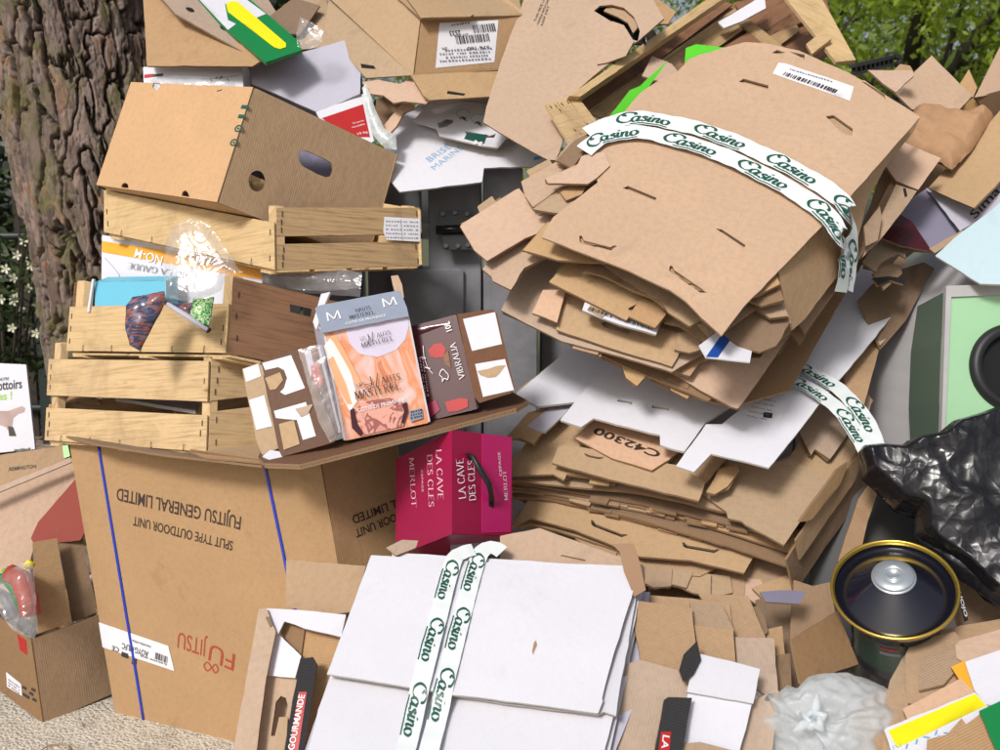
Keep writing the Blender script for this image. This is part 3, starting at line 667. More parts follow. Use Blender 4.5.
board(392, 464, 269, 3.6, 3, .3); board(467, 487, 270, 3.75, 2, .2); board(490, 538, 268, 3.55, 8, .08); board(541, 585, 282, 3.7, 6); board(588, 640, 300, 3.8, 6)
board(300, 362, 210, 4.0, 6)
for x0 in (646, 700, 752, 800): board(x0, x0+46, 330, 3.75, 5)
mb = MB()
hp = Plane((430, 200, 3.55), (480, 200, 3.55), (430, 260, 3.55))
mb2 = MB(); add_sheet(mb2, hp, [hp.px(*q) for q in ((440, 211), (470, 211), (472, 228), (436, 228))], M['blackmetal'], t=.008, clean=True, lift=.012)
add_sheet(mb2, hp, [hp.px(*q) for q in ((442, 235), (471, 235), (473, 250), (444, 250))], M['blackmetal'], t=.008, clean=True, lift=.012)
a, b = hp.hit(436, 230, .02), hp.hit(476, 229, .02); mb2.tube([a, b], .016, M['blackmetal'], 14); mb2.tube([hp.hit(441, 229, .034), hp.hit(462, 228.5, .034)], .006, M['bolt'], 8)
for (x_, y_) in ((443, 214), (455, 213), (467, 214), (446, 246), (458, 246), (468, 245)):
    c = hp.hit(x_, y_, .014); mb2.tube([c, c+hp.N*.008], .008, M['bolt'], 8, smooth=False)
hg = mb2.build('hinge', t)
# ---- grey recycling container with a mint panel
t = thing('recycling_container', 'rounded grey recycling container with a mint green panel and black round opening', 'container', V((2.3, 3.75, 0)))
mb = MB(); O = V((2.13, 3.48, 0)); mb.lathe([(.0, .03), (.82, .03), (.88, .1), (.92, .4), (.93, .7), (.91, .95), (.87, 1.15), (.80, 1.32), (.70, 1.47), (.55, 1.6), (.35, 1.69), (.12, 1.72), (0, 1.725)], O, V((0, 0, 1)), M['hullgrey'], 96)
mb.build('shell', t)
fp = Plane((949, 295, 2.92), (1075, 290, 2.92), (943, 434, 2.86), warp=0)
def prism(mb, pl, poly, lift, dep, m, me_): add_sheet(mb, pl, [pl.px(*q, lift) for q in poly], m, m, me_, dep, (), lift, clean=True, grid=0)
mb = MB(); prism(mb, fp, [(941, 340), (948, 290), (1083, 285), (1085, 440), (941, 437), (939, 400)], -.01, .22, M['sage'], M['sage']); mb.build('hood', t)
mb = MB()
ap = [fp.px(*q, .006) for q in ((946, 286), (1083, 281), (1085, 440), (941, 437))]; hol = [fp.px(*q, .006) for q in ((951, 297), (1074, 292), (1075, 430), (945, 430))]
add_sheet(mb, fp, ap, M['hullgrey'], t=.02, holes=[hol], lift=.008, clean=True, grid=0); mb.build('panel_frame', t)
mb = MB(); c = fp.px(1014, 368, 0); add_sheet(mb, fp, [fp.px(*q) for q in ((951, 297), (1074, 292), (1075, 430), (945, 430))], M['mint'], t=.006, holes=[ell(c[0], c[1], .125, .125, 48)], lift=0, clean=True, grid=0); mb.build('mint_panel', t)
mb = MB(); c3 = fp.at(*c); mb.lathe([(.098, -.008), (.098, .014), (.104, .024), (.122, .022), (.13, .008), (.13, -.006)], c3, fp.N, M['rubber'], 64); mb.lathe([(.1, -.0075), (0, -.0075)], c3, fp.N, M['hole_shade'], 32); mb.build('opening_ring', t)  # flat black disc paints the shade inside the opening
# ------------------------------------------------------------------ left side of the pile
def pl3(a, b, c, w=.004, seed=0, bend=None):
    q = Plane(a, b, c, warp=w, seed=seed); q.bend = bend; return q
def base(*ps): 
    c = sum((P(*q) if not isinstance(q, V) else q for q in ps), V((0, 0, 0)))/len(ps); return c
def tape(parent, name, pts, N, width, mat, t=.0005, lift=.003, n=10, words=(), wmat=None, sub=None):
    """ribbon through 3-D points; words: (v offset, s0, s1, flip)"""
    q = [pts[0]]+list(pts)+[pts[-1]]; Ns = N if isinstance(N, list) else [N]*len(pts); Nq = [Ns[0]]+Ns+[Ns[-1]]; C = []; NN = []
    for i in range(1, len(q)-2):
        for k in range(n):
            f = k/n; p0, p1, p2, p3 = q[i-1:i+3]
            C.append(.5*((2*p1)+(-p0+p2)*f+(2*p0-5*p1+4*p2-p3)*f*f+(-p0+3*p1-3*p2+p3)*f**3)); NN.append((Nq[i]*(1-f)+Nq[i+1]*f).normalized())
    C.append(pts[-1]); NN.append(Ns[-1].normalized()); S_ = [0]
    for i in range(1, len(C)): S_.append(S_[-1]+(C[i]-C[i-1]).length)
    Wd = []
    for i in range(len(C)):
        tg = (C[min(i+1, len(C)-1)]-C[max(i-1, 0)]).normalized(); Wd.append(NN[i].cross(tg).normalized())
    def at(s, v, l):
        s = max(0, min(S_[-1]-1e-6, s)); i = min(len(C)-2, np.searchsorted(S_, s, 'right')-1); f = (s-S_[i])/max(1e-9, S_[i+1]-S_[i])
        nn = NN[i]*(1-f)+NN[i+1]*f
        return C[i]*(1-f)+C[i+1]*f+(Wd[i]*(1-f)+Wd[i+1]*f)*v+nn*(l+.0016*math.sin(s*41+v*30)+.001*math.sin(s*113))
    mb = MB(); m_ = max(8, int(S_[-1]/.012)); vs = []; fs = []; uv = []; kx = 5
    for i in range(m_+1):
        for j in range(kx):
            v = width*(j/(kx-1)-.5); vs.append(at(S_[-1]*i/m_, v, lift)); uv.append((S_[-1]*i/m_, v))
    nb = len(vs)
    for i in range(m_+1):
        for j in range(kx): vs.append(at(S_[-1]*i/m_, width*(j/(kx-1)-.5), lift-t)); uv.append((0, 0))
    for i in range(m_):
        for j in range(kx-1):
            a = i*kx+j; fs.append((a, a+1, a+kx+1, a+kx)); fs.append((nb+a, nb+a+kx, nb+a+kx+1, nb+a+1))
    mb.faces(vs, fs, mat, uv, True); o = mb.build(name, parent)
    if words:
        mb = MB(); gv, gf = casino(); x0 = min(v[0] for v in gv); x1 = max(v[0] for v in gv); y0 = min(v[1] for v in gv); y1 = max(v[1] for v in gv)
        for (vo, s0, s1, h, fl) in words:
            vs = []
            for (x, y) in gv:
                u = (x-x0)/(x1-x0); yy = (y-.8)/2.4*h
                vs.append(at(s0+(s1-s0)*u, vo+yy*fl, lift+.0015))
            mb.faces(vs, gf, wmat or M['green_ink'])
        mb.build('lettering', o)
    return o, S_[-1]
# ---- air conditioner carton
fj = Carton((320, 462, 2.95), (68, 436, 3.34), (398, 446, 3.15), P(320, 462, 2.95)+P(115, 713, 3.33)-P(68, 436, 3.34), warp=.012, seed=11)
t = thing('large_carton', 'large upside-down air conditioner carton with blue straps and a red maker name', 'carton', V((fj.c.x, fj.c.y, 0)))
fj.body(M['kraft_ocher'], t, edge=M['kraft_ocher'])
write(t, fj.front, [('FUJITSU GENERAL LIMITED', (241, 517), (117, 488), 13, .012), ('SPLIT TYPE OUTDOOR UNIT', (233, 541.5), (133, 516.5), 9.5, .012)], M['brown_ink'], 'printed_lettering')
mb = MB(); put(mb, fj.front, font_mesh('FU', 0), (236, 654), (210, 643.5), 18, M['red_ink']); put(mb, fj.front, font_mesh('JITSU', 0), (207, 641.5), (178, 632), 17, M['red_ink'])
g = nib([[(0, .5), (.35, .95), (.8, .5), (1.3, .05), (1.7, .5), (1.3, .95), (.8, .5), (.35, .05), (0, .5)]], .16, .8); put(mb, fj.front, g, (219, 665), (203, 661), 10, M['red_ink']); mb.build('maker_name', t)
write(t, fj.side, [('GENERAL LIMITED', (428, 487), (352, 516), 8.5, .015), ('TYPE OUTDOOR UNIT', (436, 496), (355, 530), 8, .015)], M['brown_ink'], 'printed_lettering')
mb = MB()
for (xa, xb, za) in ((97, 152, 443), (262, 348, 456)):
    a = fj.front.hit(xa, za, .006); b = fj.front.hit(97+45*1.22 if xa == 97 else 262+.218*(795-465), 443+275*1.22 if xa == 97 else 795, .006)
    a2, b2 = fj.front.to2(a), fj.front.to2(b); b = a+(b-a)*(a2[1]/(a2[1]-b2[1])); d = (b-a).normalized(); sw = d.cross(fj.front.N).normalized(); ln = (b-a).length; bb = fj.front.to2(b)
    mb.tube([fj.front.at(*fj.front.to2(a+d*ln*k/20), .001) for k in range(21)], .0055, M['strap_blue'], 8)
    e = (fj.side.Y if False else fj.top.N); bk = fj.top.Y*(.3)
    mb.box(a-fj.front.N*.15+e*(.012), fj.front.N*.16, sw*.0062, e*.0012, M['strap_blue'])
mb.build('strap', t)
mb = MB(); ol = [fj.front.px(*q) for q in ((99, 622), (168, 646), (174, 671), (103, 647))]; add_sheet(mb, fj.front, ol, M['paper'], t=.0008, lift=.002, clean=True, grid=.05); sk = mb.build('sticker', t)
mb = MB(); put(mb, fj.front, font_mesh('AOYG18LFC', .01), (148, 652), (122, 643), 6, M['ink'], lift=.0035); barcode(mb, fj.front, (167, 657), (155, 652.5), 7, M['ink'], 20, .0035); put(mb, fj.front, font_mesh('CE', .01), (119, 648), (112, 645.5), 5, M['ink'], lift=.0035)
scribble(mb, fj.front, (150, 646), (132, 639.5), 2.5, M['greyink'], 12, .0035); scribble(mb, fj.front, (166, 664), (140, 655), 2, M['greyink'], 16, .0035, 8)
put(mb, fj.front, ([(0, 0), (1, 0), (1, 1), (0, 1)], [(0, 1, 2, 3)]), (128, 654), (121.5, 651.5), 5, M['ink'], lift=.0035); put(mb, fj.front, ([(0, 0), (1, 0), (1, 1), (0, 1)], [(0, 1, 2, 3)]), (136, 659), (132, 657.5), 7, M['ink'], lift=.0035); mb.build('lettering', sk)
# loose flat sheets under the crates
for i, (ol, m, lb) in enumerate((
    (((66, 436), (209, 428), (300, 430), (300, 447), (262, 466), (170, 455), (95, 444)), 'kraft_dark', 'bottom flat brown sheet lying on the air conditioner carton under the crates'),
    (((160, 440), (250, 425), (330, 432), (330, 450), (276, 464), (205, 457)), 'kraft', 'middle flat brown sheet with ridged edge under the lowest crate'),
    (((190, 449), (257, 430), (330, 436), (315, 452), (262, 459)), 'kraft_gold', 'top flat sheet of the little stack between lowest crate and strapped carton'))):
    p_ = Plane(fj.L+fj.top.N*(.012+.008*i), fj.A+fj.top.N*(.012+.008*i), fj.R+fj.top.N*(.012+.008*i), warp=.003, seed=i)
    o = S('flat_sheet', None, ol, p_, M[m], None, M['edge'], t=.006); tag(o, lb, 'cardboard sheet', 'flat sheets on the strapped carton')
# ---- wooden fruit crates
def crate(label, A, L, R, B, front, side, mats=('wood', 'wood', 'wood'), post=(-.12, 1.0), seed=1, hole=None, post_w=.03, th=.007, far=True):
    c = Carton(A, L, R, B, 0, seed); t = thing('wooden_crate', label, 'crate', V((c.c.x, c.c.y, min(c.B.z, (c.B+c.a).z))), 'wooden fruit crates stacked at the left')
    fm, sm, pm = [M[m] for m in mats]; r = random.Random(seed)
    ua, ur, ub = c.a.normalized(), c.r.normalized(), c.b.normalized(); la, lr, lb = c.a.length, c.r.length, c.b.length
    nf, ns = c.front.N, c.side.N
    def slats(name, O, u, L_, n, bands, mat, hole=None):
        mb = MB()
        for (v0, v1) in bands:
            ct = O+u*L_/2+ub*lb*(v0+v1)/2+n*r.uniform(0, .002)
            if hole:
                pq = Plane(O+ub*lb*v1, O+u*L_+ub*lb*v1, O+ub*lb*v0, inside=c.c); add_sheet(mb, pq, [pq.to2(x) for x in (O+ub*lb*v1, O+u*L_+ub*lb*v1, O+u*L_+ub*lb*v0, O+ub*lb*v0)], mat, mat, mat, th, [[pq.px(*h) for h in hole]], 0, grid=0, jit=.0005, amt=.002)
            else: mb.box(ct-n*th/2, u*L_/2, ub*lb*(v1-v0)/2, n*th/2, mat)
            if (v1-v0)*lb > .02:
                for e_ in (.018, L_-.018):
                    for f in (.22, .5, .78):
                        if r.random() < .8:
                            q = O+u*(e_+r.uniform(-.005, .005))+ub*lb*(v0+(v1-v0)*f)+n*.003; mb.box(q, ub*.009, u*.0009, n*.0012, M['steel'])
        return mb.build(name, t)
    slats('long_side', c.A, ua, la, nf, front, fm); slats('end_panel', c.A-nf*.0095, ur, lr-.01, ns, side, sm, hole)
    slats('long_side', c.A+c.r, ua, la, -nf, [(0.05, .45), (.55, 1)], fm); slats('end_panel', c.A+c.a-nf*.0095, ur, lr-.01, -ns, side, sm)
    for k, (q, sa, sr) in enumerate(((c.A, 1, 1), (c.A+c.a, -1, 1), (c.A+c.r, 1, -1), (c.A+c.a+c.r, -1, -1))):
        mb = MB(); w_ = post_w; p0, p1 = post if k < 2 else (post[0]*.6, 1)
        mb.box(q+ua*sa*(w_/2+th+.001)+ur*sr*(w_/2+th+.003)+ub*lb*(p0+p1)/2, ua*w_/2, ub*lb*(p1-p0)/2, ur*w_/2, pm); mb.build('corner_post', t)
    mb = MB()
    for k in range(4):
        mb.box(c.A+c.b+ua*la/2+ur*lr*(.13+.247*k)+ub*.006, ua*la*.49, ur*lr*.105, ub*.004, fm)
    for f in (.06, .5, .94): mb.box(c.A+c.b+ur*lr/2+ua*la*f+ub*.014, ur*lr*.49, ua*.02, ub*.004, fm)
    mb.build('base', t)
    # bent staple ends along the bottom
    mb = MB()
    for k in range(5):
        q = c.B+ua*la*(.12+.19*k)+nf*.004-ub*.008; mb.tube([q-ub*.012, q+nf*.003, q+ub*.01+ua*r.uniform(-.004, .004)], .0011, M['steel'], 5)
    mb.build('staple', t)
    return t, c
crB = crate('lowest crate, long pale wooden slats with a wide gap, standing on the large strapped carton', (209, 361, 3.02), (49, 359, 3.38), (345, 349, 3.3), (206, 452, 2.98), [(0.0, .45), (.6, 1.0)], [(.0, .44), (.56, 1)], post=(-.2, 1), seed=2)
crM = crate('middle crate with pale plywood side and stained brown end, full of packaging', (231, 276, 3.0), (72, 282, 3.35), (408, 318, 3.22), (226, 353, 2.98), [(.36, 1.0)], [(0, 1)], ('plywood', 'wood_brown', 'wood'), post=(-.03, 1), seed=6, hole=((290, 304), (312, 309), (311, 317), (290, 312)), post_w=.035)
crU = crate('topmost crate of the left stack, with a torn paper label on its slatted end', (274, 207, 3.02), (104, 176, 3.38), (421, 207, 3.25), (275, 270, 3.0), [(.25, 1.0)], [(0, .46), (.58, 1)], ('plywood', 'wood_old', 'wood'), post=(0, 1), seed=9)
c = crU[1]; mb = MB(); q_ = Plane(c.A+c.b, c.A+c.b+c.r, c.A, inside=c.c)
add_sheet(mb, q_, [q_.px(*p) for p in ((384, 217), (420, 219), (420, 242), (386, 240), (383, 232))], M['paper'], t=.0008, lift=.0035, clean=True, grid=0)
for k, y in enumerate((221, 225, 229, 233, 237)): scribble(mb, q_, (386, y+1), (402, y+1.6), 1.6, M['greyink'], 8, .0042, k); scribble(mb, q_, (404, y+1.6), (418, y+2), 1.6, M['greyink'], 7, .0042, k+9)
put(mb, q_, ([(0, 0), (1, 0), (1, 1), (0, 1)], [(0, 1, 2, 3)]), (402.5, 241), (403, 241), 22, M['greyink'], lift=.0044); mb.build('paper_label', crU[0])
# ---- things inside the crates
t = thing('printed_carton', 'white carton with an orange band of upside-down lettering inside the middle crate', 'carton', P(170, 300, 3.25))
wc = Carton((262, 258, 3.12), (102, 235, 3.42), (300, 270, 3.3), (262, 330, 3.1), warp=.002, seed=31)
wc.body(M['white'], t, edge=M['white']); patch('orange_band', t, wc.front, [([(102, 241), (262, 264.5), (262, 280), (102, 252)], M['orange'])])
write(t, wc.front, [('NO-M', (163, 256.5), (136, 248.5), 9, .012, 0, '', M['white_ink']), ('DE LA GAUDE', (187, 272.5), (128, 262.5), 6, 0, 0, 'serif', M['greyink'])], M['greyink'], lift=.004)
mb = MB(); put(mb, wc.front, nib([[(0, .9), (.5, 1), (1, .8), (1.15, 0)]], .06, .9), (102, 262), (120, 283), 6, M['ink']); mb.build('printed_line', t)
t = thing('flat_box', 'sky blue flat box standing in the middle crate', 'box', P(130, 310, 3.2)); bb = Carton((166, 281, 3.14), (95, 282, 3.3), (178, 276, 3.2), (166, 330, 3.12), .001, 33); bb.body(M['skyblue'], t, edge=M['skyblue'])
bb2 = pl3((88, 281, 3.29), (166, 277, 3.13), (88, 330, 3.28), .001); S('lid_edge', t, [(92, 279), (94, 279), (89, 312), (87, 312)], bb2, M['white'])
# snack bag: dark crinkled packet hanging over the side
def crinkle(name, parent, outl, pl, mat, amp=.012, n=26, seed=1, t=.002, belly=.02, back=None, fq=(11, 24, 52)):
    """a soft film packet: polygon filled with a creased, puffed surface on both sides"""
    mb = MB(); ol = [pl.px(*q) for q in outl]; xs = [p[0] for p in ol]; ys = [p[1] for p in ol]
    import bmesh
    bm = bmesh.new(); vs = [bm.verts.new((x, y, 0)) for x, y in cut(ol, .02, .0008, random.Random(seed))]; bm.faces.new(vs)
    bmesh.ops.triangulate(bm, faces=bm.faces[:])
    for lo, hi, no in ((min(xs), max(xs), V((1, 0, 0))), (min(ys), max(ys), V((0, 1, 0)))):
        for i in range(1, n): bmesh.ops.bisect_plane(bm, geom=bm.verts[:]+bm.edges[:]+bm.faces[:], plane_co=no*(lo+(hi-lo)*i/n), plane_no=no, dist=1e-6)
    bm.verts.index_update(); P2 = [(v.co.x, v.co.y) for v in bm.verts]; F = [[v.index for v in f.verts] for f in bm.faces]; bm.free()
    def edge_d(x, y):
        return min(math.hypot(x-(a[0]+max(0, min(1, ((x-a[0])*(b[0]-a[0])+(y-a[1])*(b[1]-a[1]))/((b[0]-a[0])**2+(b[1]-a[1])**2+1e-9)))*(b[0]-a[0])), y-(a[1]+max(0, min(1, ((x-a[0])*(b[0]-a[0])+(y-a[1])*(b[1]-a[1]))/((b[0]-a[0])**2+(b[1]-a[1])**2+1e-9)))*(b[1]-a[1]))) for a, b in zip(ol, ol[1:]+ol[:1]))
    top = []; bot = []
    for x, y in P2:
        e = edge_d(x, y); k = min(1, e/.03)
        h = 0; 
        for o_, (fq_, a_) in enumerate(zip(fq, (1, .45, .12))): h += a_*(1-2*abs(noise.noise(V((x*fq_+seed*3.7, y*fq_*.7, seed*1.7+o_)))))
        h = h*.35+.95*fold_noise(V((x, y, seed*.37)), seed, fq[0]*1.25)
        f = amp*h
        top.append(pl.at(x, y, belly*k**.6+f*(.35+.65*k))); bot.append(pl.at(x, y, -t-belly*.3*k+f*.3*(1-k)))
    for f in F:
        a = 0
        for i in range(len(f)): p, q = P2[f[i]], P2[f[(i+1) % len(f)]]; a += p[0]*q[1]-q[0]*p[1]
        if a < 0: f.reverse()
    mb.faces(top, F, mat, P2, True); mb.faces(bot, [f[::-1] for f in F], back or mat, P2, True)
    return mb.build(name, parent) if name else mb
def blotch(name, base_, cols, scale=18, rough=.2, coat=.6, stretch=(1, 1, 1)):
    q = NT(name); v = q.mapping(stretch); n = q.noise(v, scale, 3, .55, 1.2); st = [(0, base_)]
    k = .36
    for c_ in cols: st += [(k, base_ if len(st) == 1 else st[-1][1]), (k+.015, c_)]; k += .3/len(cols)
    q.l(q.ramp(n, st), q.b.inputs['Base Color']); q.b.inputs['Roughness'].default_value = rough; q.b.inputs['Coat Weight'].default_value = coat; return q.m
M['snack'] = blotch('dark snack packet print', (.012, .016, .035), [(.03, .05, .12), (.04, .06, .14), (.34, .09, .04), (.12, .15, .24)], 22, stretch=(1, 2.6, 1))
M['leafpack'] = blotch('green leaf packet print', (.02, .16, .03), [(.05, .3, .07), (.55, .7, .4), (.04, .25, .05)], 60)
sp = pl3((126, 298, 2.93), (166, 290, 2.93), (143, 350, 2.93), 0)
o = crinkle('snack_packet', None, [(126, 306), (133, 297), (150, 294), (164, 291), (166, 300), (160, 314), (152, 328), (143, 345), (140, 351), (130, 345), (126, 330)], sp, M['snack'], .01, 22, 3); tag(o, 'crumpled dark blue and orange snack packet hanging over the plywood side of the middle crate', 'packet')
sp = pl3((163, 297, 2.96), (214, 300, 2.94), (208, 330, 2.92), 0)
o = crinkle('snack_packet', None, [(163, 298), (176, 304), (190, 303), (198, 300), (190, 318), (180, 314)], sp, M['snack'], .006, 16, 5); tag(o, 'small dark wrapper corner peeking out left of the green leaf packet', 'packet')
t = thing('leaf_packet', 'small packet printed with green leaves tipped over the middle crate corner', 'packet', P(200, 330, 2.93))
crinkle('wrapper', t, [(193, 299), (214, 297), (211, 318), (207, 331), (189, 317)], sp, M['leafpack'], .004, 14, 8)
mb = MB(); mb.tube([sp.hit(163, 301, .012), sp.hit(185, 315, .014), sp.hit(208, 330, .014)], [.006, .009, .007], M['lilac'], 8); mb.tube([sp.hit(204, 326, .01), sp.hit(209, 331, .01)], .009, M['ink'], 8); mb.build('sealed_rim', t)
sp = pl3((163, 235, 2.95), (230, 235, 2.95), (190, 300, 2.9), 0)
o = crinkle('clear_bag', None, [(164, 262), (168, 232), (182, 221), (196, 219), (210, 226), (222, 244), (238, 268), (243, 272), (226, 275), (222, 290), (210, 297), (185, 301), (165, 298)], sp, M['film'], .03, 34, 12, belly=.03); tag(o, 'crumpled clear plastic bag stuffed between the middle crate and the topmost crate', 'bag')
sp = pl3((270, 270, 3.1), (360, 272, 3.1), (300, 292, 3.08), 0)
o = crinkle('clear_bag', None, [(262, 268), (300, 270), (342, 269), (362, 273), (360, 288), (320, 291), (278, 288), (262, 282)], sp, M['film'], .012, 20, 19); tag(o, 'flattened clear plastic wrap squeezed under the topmost crate', 'plastic wrap')
p_ = pl3((240, 266, 3.2), (362, 268, 3.25), (240, 330, 3.22), .003, 7)
o = S('flat_sheet', None, [(268, 268), (362, 268), (360, 297), (268, 290)], p_, M['paper'], M['kraft'], M['edge'], t=.004); tag(o, 'greyish printed carton end seen through the wrap under the topmost crate', 'cardboard sheet')
mb = MB()
for k in range(5): scribble(mb, p_, (336, 276+k*3), (358, 277+k*3), 1.4, M['greyink'], 12, .003, k)
mb.build('lettering', o)
# papers in the lowest crate
p_ = pl3((100, 397, 3.32), (200, 407, 3.2), (110, 386, 3.6), .004, 4)
o = S('flat_sheet', None, [(115, 398), (196, 411), (200, 400), (120, 388)], p_, M['lilac'], None, M['edge_w'], t=.01); tag(o, 'grey lilac card lying inside the lowest crate', 'cardboard sheet')
p_ = pl3((60, 398, 3.5), (110, 400, 3.4), (60, 385, 3.7), .006, 5)
o = S('flat_sheet', None, [(66, 402), (100, 404), (92, 391), (76, 386)], p_, M['kraft'], None, M['edge'], t=.006); tag(o, 'bent brown flap inside the lowest crate', 'cardboard sheet')
# ---- brown carton with round holes on top of the crates
bh = Carton((253, 87, 3.05), (131, 82, 3.4), (398, 155, 3.35), (217, 202, 2.98), warp=.006, seed=41)
t = thing('banana_carton', 'tipped brown carton with round hole and oval hand hole on the crates', 'carton', V((bh.c.x, bh.c.y, min(p.z for p in (bh.B, bh.B+bh.a, bh.B+bh.r)))))
H = {'side': [[(257+8.5*math.cos(a)*1.0, 181+10.5*math.sin(a)) for a in [k*math.pi/12 for k in range(24)]],
              [(299, 153), (302, 150), (308, 151), (326, 159), (332, 163), (333, 170), (331, 176), (326, 177), (318, 174), (303, 166), (299, 160)]],
     'front': [[(151.5, 82.5), (161, 83), (160, 87), (157.5, 90), (155, 90), (152.5, 87)], [(215, 85.2), (226, 85.8), (223, 89), (219, 92.5), (216.5, 91)],
               [(121, 187.2), (122, 184), (125, 182.5), (128, 184.5), (128.5, 188.3)], [(181.5, 195.8), (182.5, 192), (185.5, 190.3), (188, 192.5), (189.5, 197)]]}
bh.body(M['kraft_orange'], t, walls=('front', 'back', 'far', 'bottom'), inner=M['kraft'], edge=M['edge_p'], holes=H, name='body')
bh.body(M['kraft'], t, walls=('side',), inner=M['kraft_dark'], edge=M['kraft_dark'], holes=H, name='end_wall')  # darker kraft on this end puts the shade of the turned side into colour
mb = MB()
put(mb, bh.front, ([(0, 0), (1, 0), (1, 1), (0, 1)], [(0, 1, 2, 3)]), (240.5, 108.5), (247.5, 109), 4, M['green_ink']); put(mb, bh.front, ([(0, 0), (1, 0), (1, 1), (0, 1)], [(0, 1, 2, 3)]), (237.5, 118), (244.5, 118.5), 4, M['green_ink'])
for (x, y) in ((237, 128), (232.5, 142)):
    g = ell(0, 0, 1, 1, 20); g2 = ell(0, 0, .62, .62, 20); g3 = ell(0, 0, .3, .3, 10); put(mb, bh.front, ([(a+1, b+1) for a, b in g+g2+g3], [(i, (i+1) % 20, 20+(i+1) % 20, 20+i) for i in range(20)]+[tuple(range(40, 50))]), (x-3.6, y+4), (x+3.6, y+4), 8, M['green_ink'])
mb.build('recycling_marks', t)
ip = pl3((285, 155, 3.35), (345, 160, 3.35), (290, 185, 3.3), .01, 3); o = crinkle('inner_bag', t, [(240, 130), (345, 140), (350, 190), (290, 190), (240, 170)], ip, M['violet'], .02, 16, 6)
# leaflet carton behind and the grey open flap
t = thing('leaflet_box', 'flat white box with a red mark and thin black script behind the tipped brown carton', 'box', P(190, 100, 3.55))
lb = Carton((242, 63, 3.5), (143, 67, 3.62), (250, 70, 3.6), (244, 100, 3.48), .001, 51); lb.body(M['white'], t, edge=M['white'])
mb = MB(); put(mb, lb.front, ([(0, 0), (1, 0), (1, 1), (0, 1)], [(0, 1, 2, 3)]), (144, 78), (153, 77), 3.5, M['red']); put(mb, lb.front, ([(0, 0), (1, .1), (1, .9), (0, 1)], [(0, 1, 2, 3)]), (153, 77), (163, 76), 3, M['ink'])
put(mb, lb.front, nib([[(0, 0), (2, .4), (4, .9), (6, 1.9)], [(1.5, .1), (1.8, -.9)], [(3, .2), (3.3, 1.5)], [(4.2, .3), (4.6, -.4)], [(2.2, .2), (2.6, 1.1)]], .22, .5), (201, 79), (238, 80), 5, M['ink']); mb.build('lettering', t)
sp = pl3((160, 78, 3.35), (240, 78, 3.35), (200, 95, 3.3), 0)
o = crinkle('clear_film', None, [(150, 80), (175, 76), (200, 77), (236, 82), (234, 92), (190, 93), (155, 90)], sp, M['film'], .012, 20, 22); tag(o, 'crumpled clear film on top of the tipped brown carton', 'plastic film')
t = thing('open_box', 'grey lilac open box with a red printed flap behind the tipped brown carton', 'box', P(320, 110, 3.5))
p_ = pl3((250, 66, 3.55), (358, 38, 3.6), (315, 113, 3.45), .004, 12); S('raised_flap', t, [(251, 67), (356, 37), (362, 40), (360, 94), (317, 112), (283, 97), (252, 84)], p_, M['lilac'], M['white'], M['edge_w'])
p_ = pl3((318, 112, 3.44), (364, 94, 3.5), (372, 140, 3.4), .003, 13); S('printed_flap', t, [(316, 112), (364, 93), (374, 141), (360, 150), (330, 140)], p_, M['white'], None, M['edge_w'])
patch('red_panel', t, p_, [([(322, 118), (363, 104), (370, 137), (345, 137)], M['red'])]); write(t, p_, [('Ce carton', (353, 124), (364, 121), 2.2), ('recyclable', (352, 128), (365, 124.5), 2.2), ('10 kg', (358, 135), (368, 132.5), 3)], M['white_ink'], lift=.003)
p_ = pl3((250, 80, 3.7), (360, 60, 3.75), (320, 150, 3.6), .003, 14); S('body', t, [(252, 75), (360, 60), (372, 150), (330, 170), (260, 150)], p_, M['lilac'], None, M['edge_w'])
sp = pl3((362, 85, 3.4), (390, 90, 3.4), (380, 150, 3.35), 0)
o = crinkle('clear_bag', None, [(362, 88), (366, 84), (376, 110), (384, 128), (396, 137), (397, 150), (385, 148), (372, 135), (366, 110)], sp, M['milky'], .012, 18, 31); tag(o, 'thin clear bag clinging to the red printed flap', 'bag')
# ---- top-left: carton with printed lid
t = thing('carton', 'ochre carton at the top left corner of the pile beside the tree', 'carton', P(210, 90, 3.7))
tl = Carton((256, 64, 3.42), (148, 66, 3.5), (330, 20, 3.9), (252, 110, 3.4), .003, 61)
p_ = pl3((145, -10, 3.75), (258, 62, 3.4), (148, 66, 3.55), .004, 15); S('front_wall', t, [(142, -20), (147, 66), (252, 66), (268, 56), (232, 40), (190, 12), (178, -20)], p_, M['kraft_ocher'], None, M['edge'])
p2 = pl3((150, -30, 3.76), (259, 61, 3.42), (250, -30, 3.95), .003, 16); S('top_panel', t, [(144, -22), (176, 14), (262, 62), (300, 50), (250, -30), (190, -32)], p2, M['kraft_peach'], M['kraft'], M['edge'], lift=.0)
S('rear_wall', t, [(148, 20), (255, 30), (258, 90), (150, 90)], pl3((148, 20, 3.8), (255, 20, 3.8), (150, 90, 3.78), 0), M['kraft_ocher'])
mb = MB()
for (x, y) in ((190, 10), (224, 28.5)): c_ = p2.px(x, y); add_sheet(mb, p2, ell(c_[0], c_[1], .02, .012, 18), M['hole_shade'], t=.0006, lift=.002, clean=True, grid=0)
mb.build('vent_shade', t)  # black ellipses laid on the panel, painted shade of the vent holes
t = thing('flat_box', 'flat box printed green, yellow and white lying on the ochre carton', 'box', P(250, 60, 3.4))
p_ = pl3((196, -2, 3.7), (264, 60, 3.38), (302, 46, 3.45), .002, 17)
S('lid', t, [(186, -12), (232, -16), (300, 42), (302, 50), (266, 62), (262, 59), (222, 25)], p_, M['green'], M['white'], M['green'], lift=.012, t=.012)
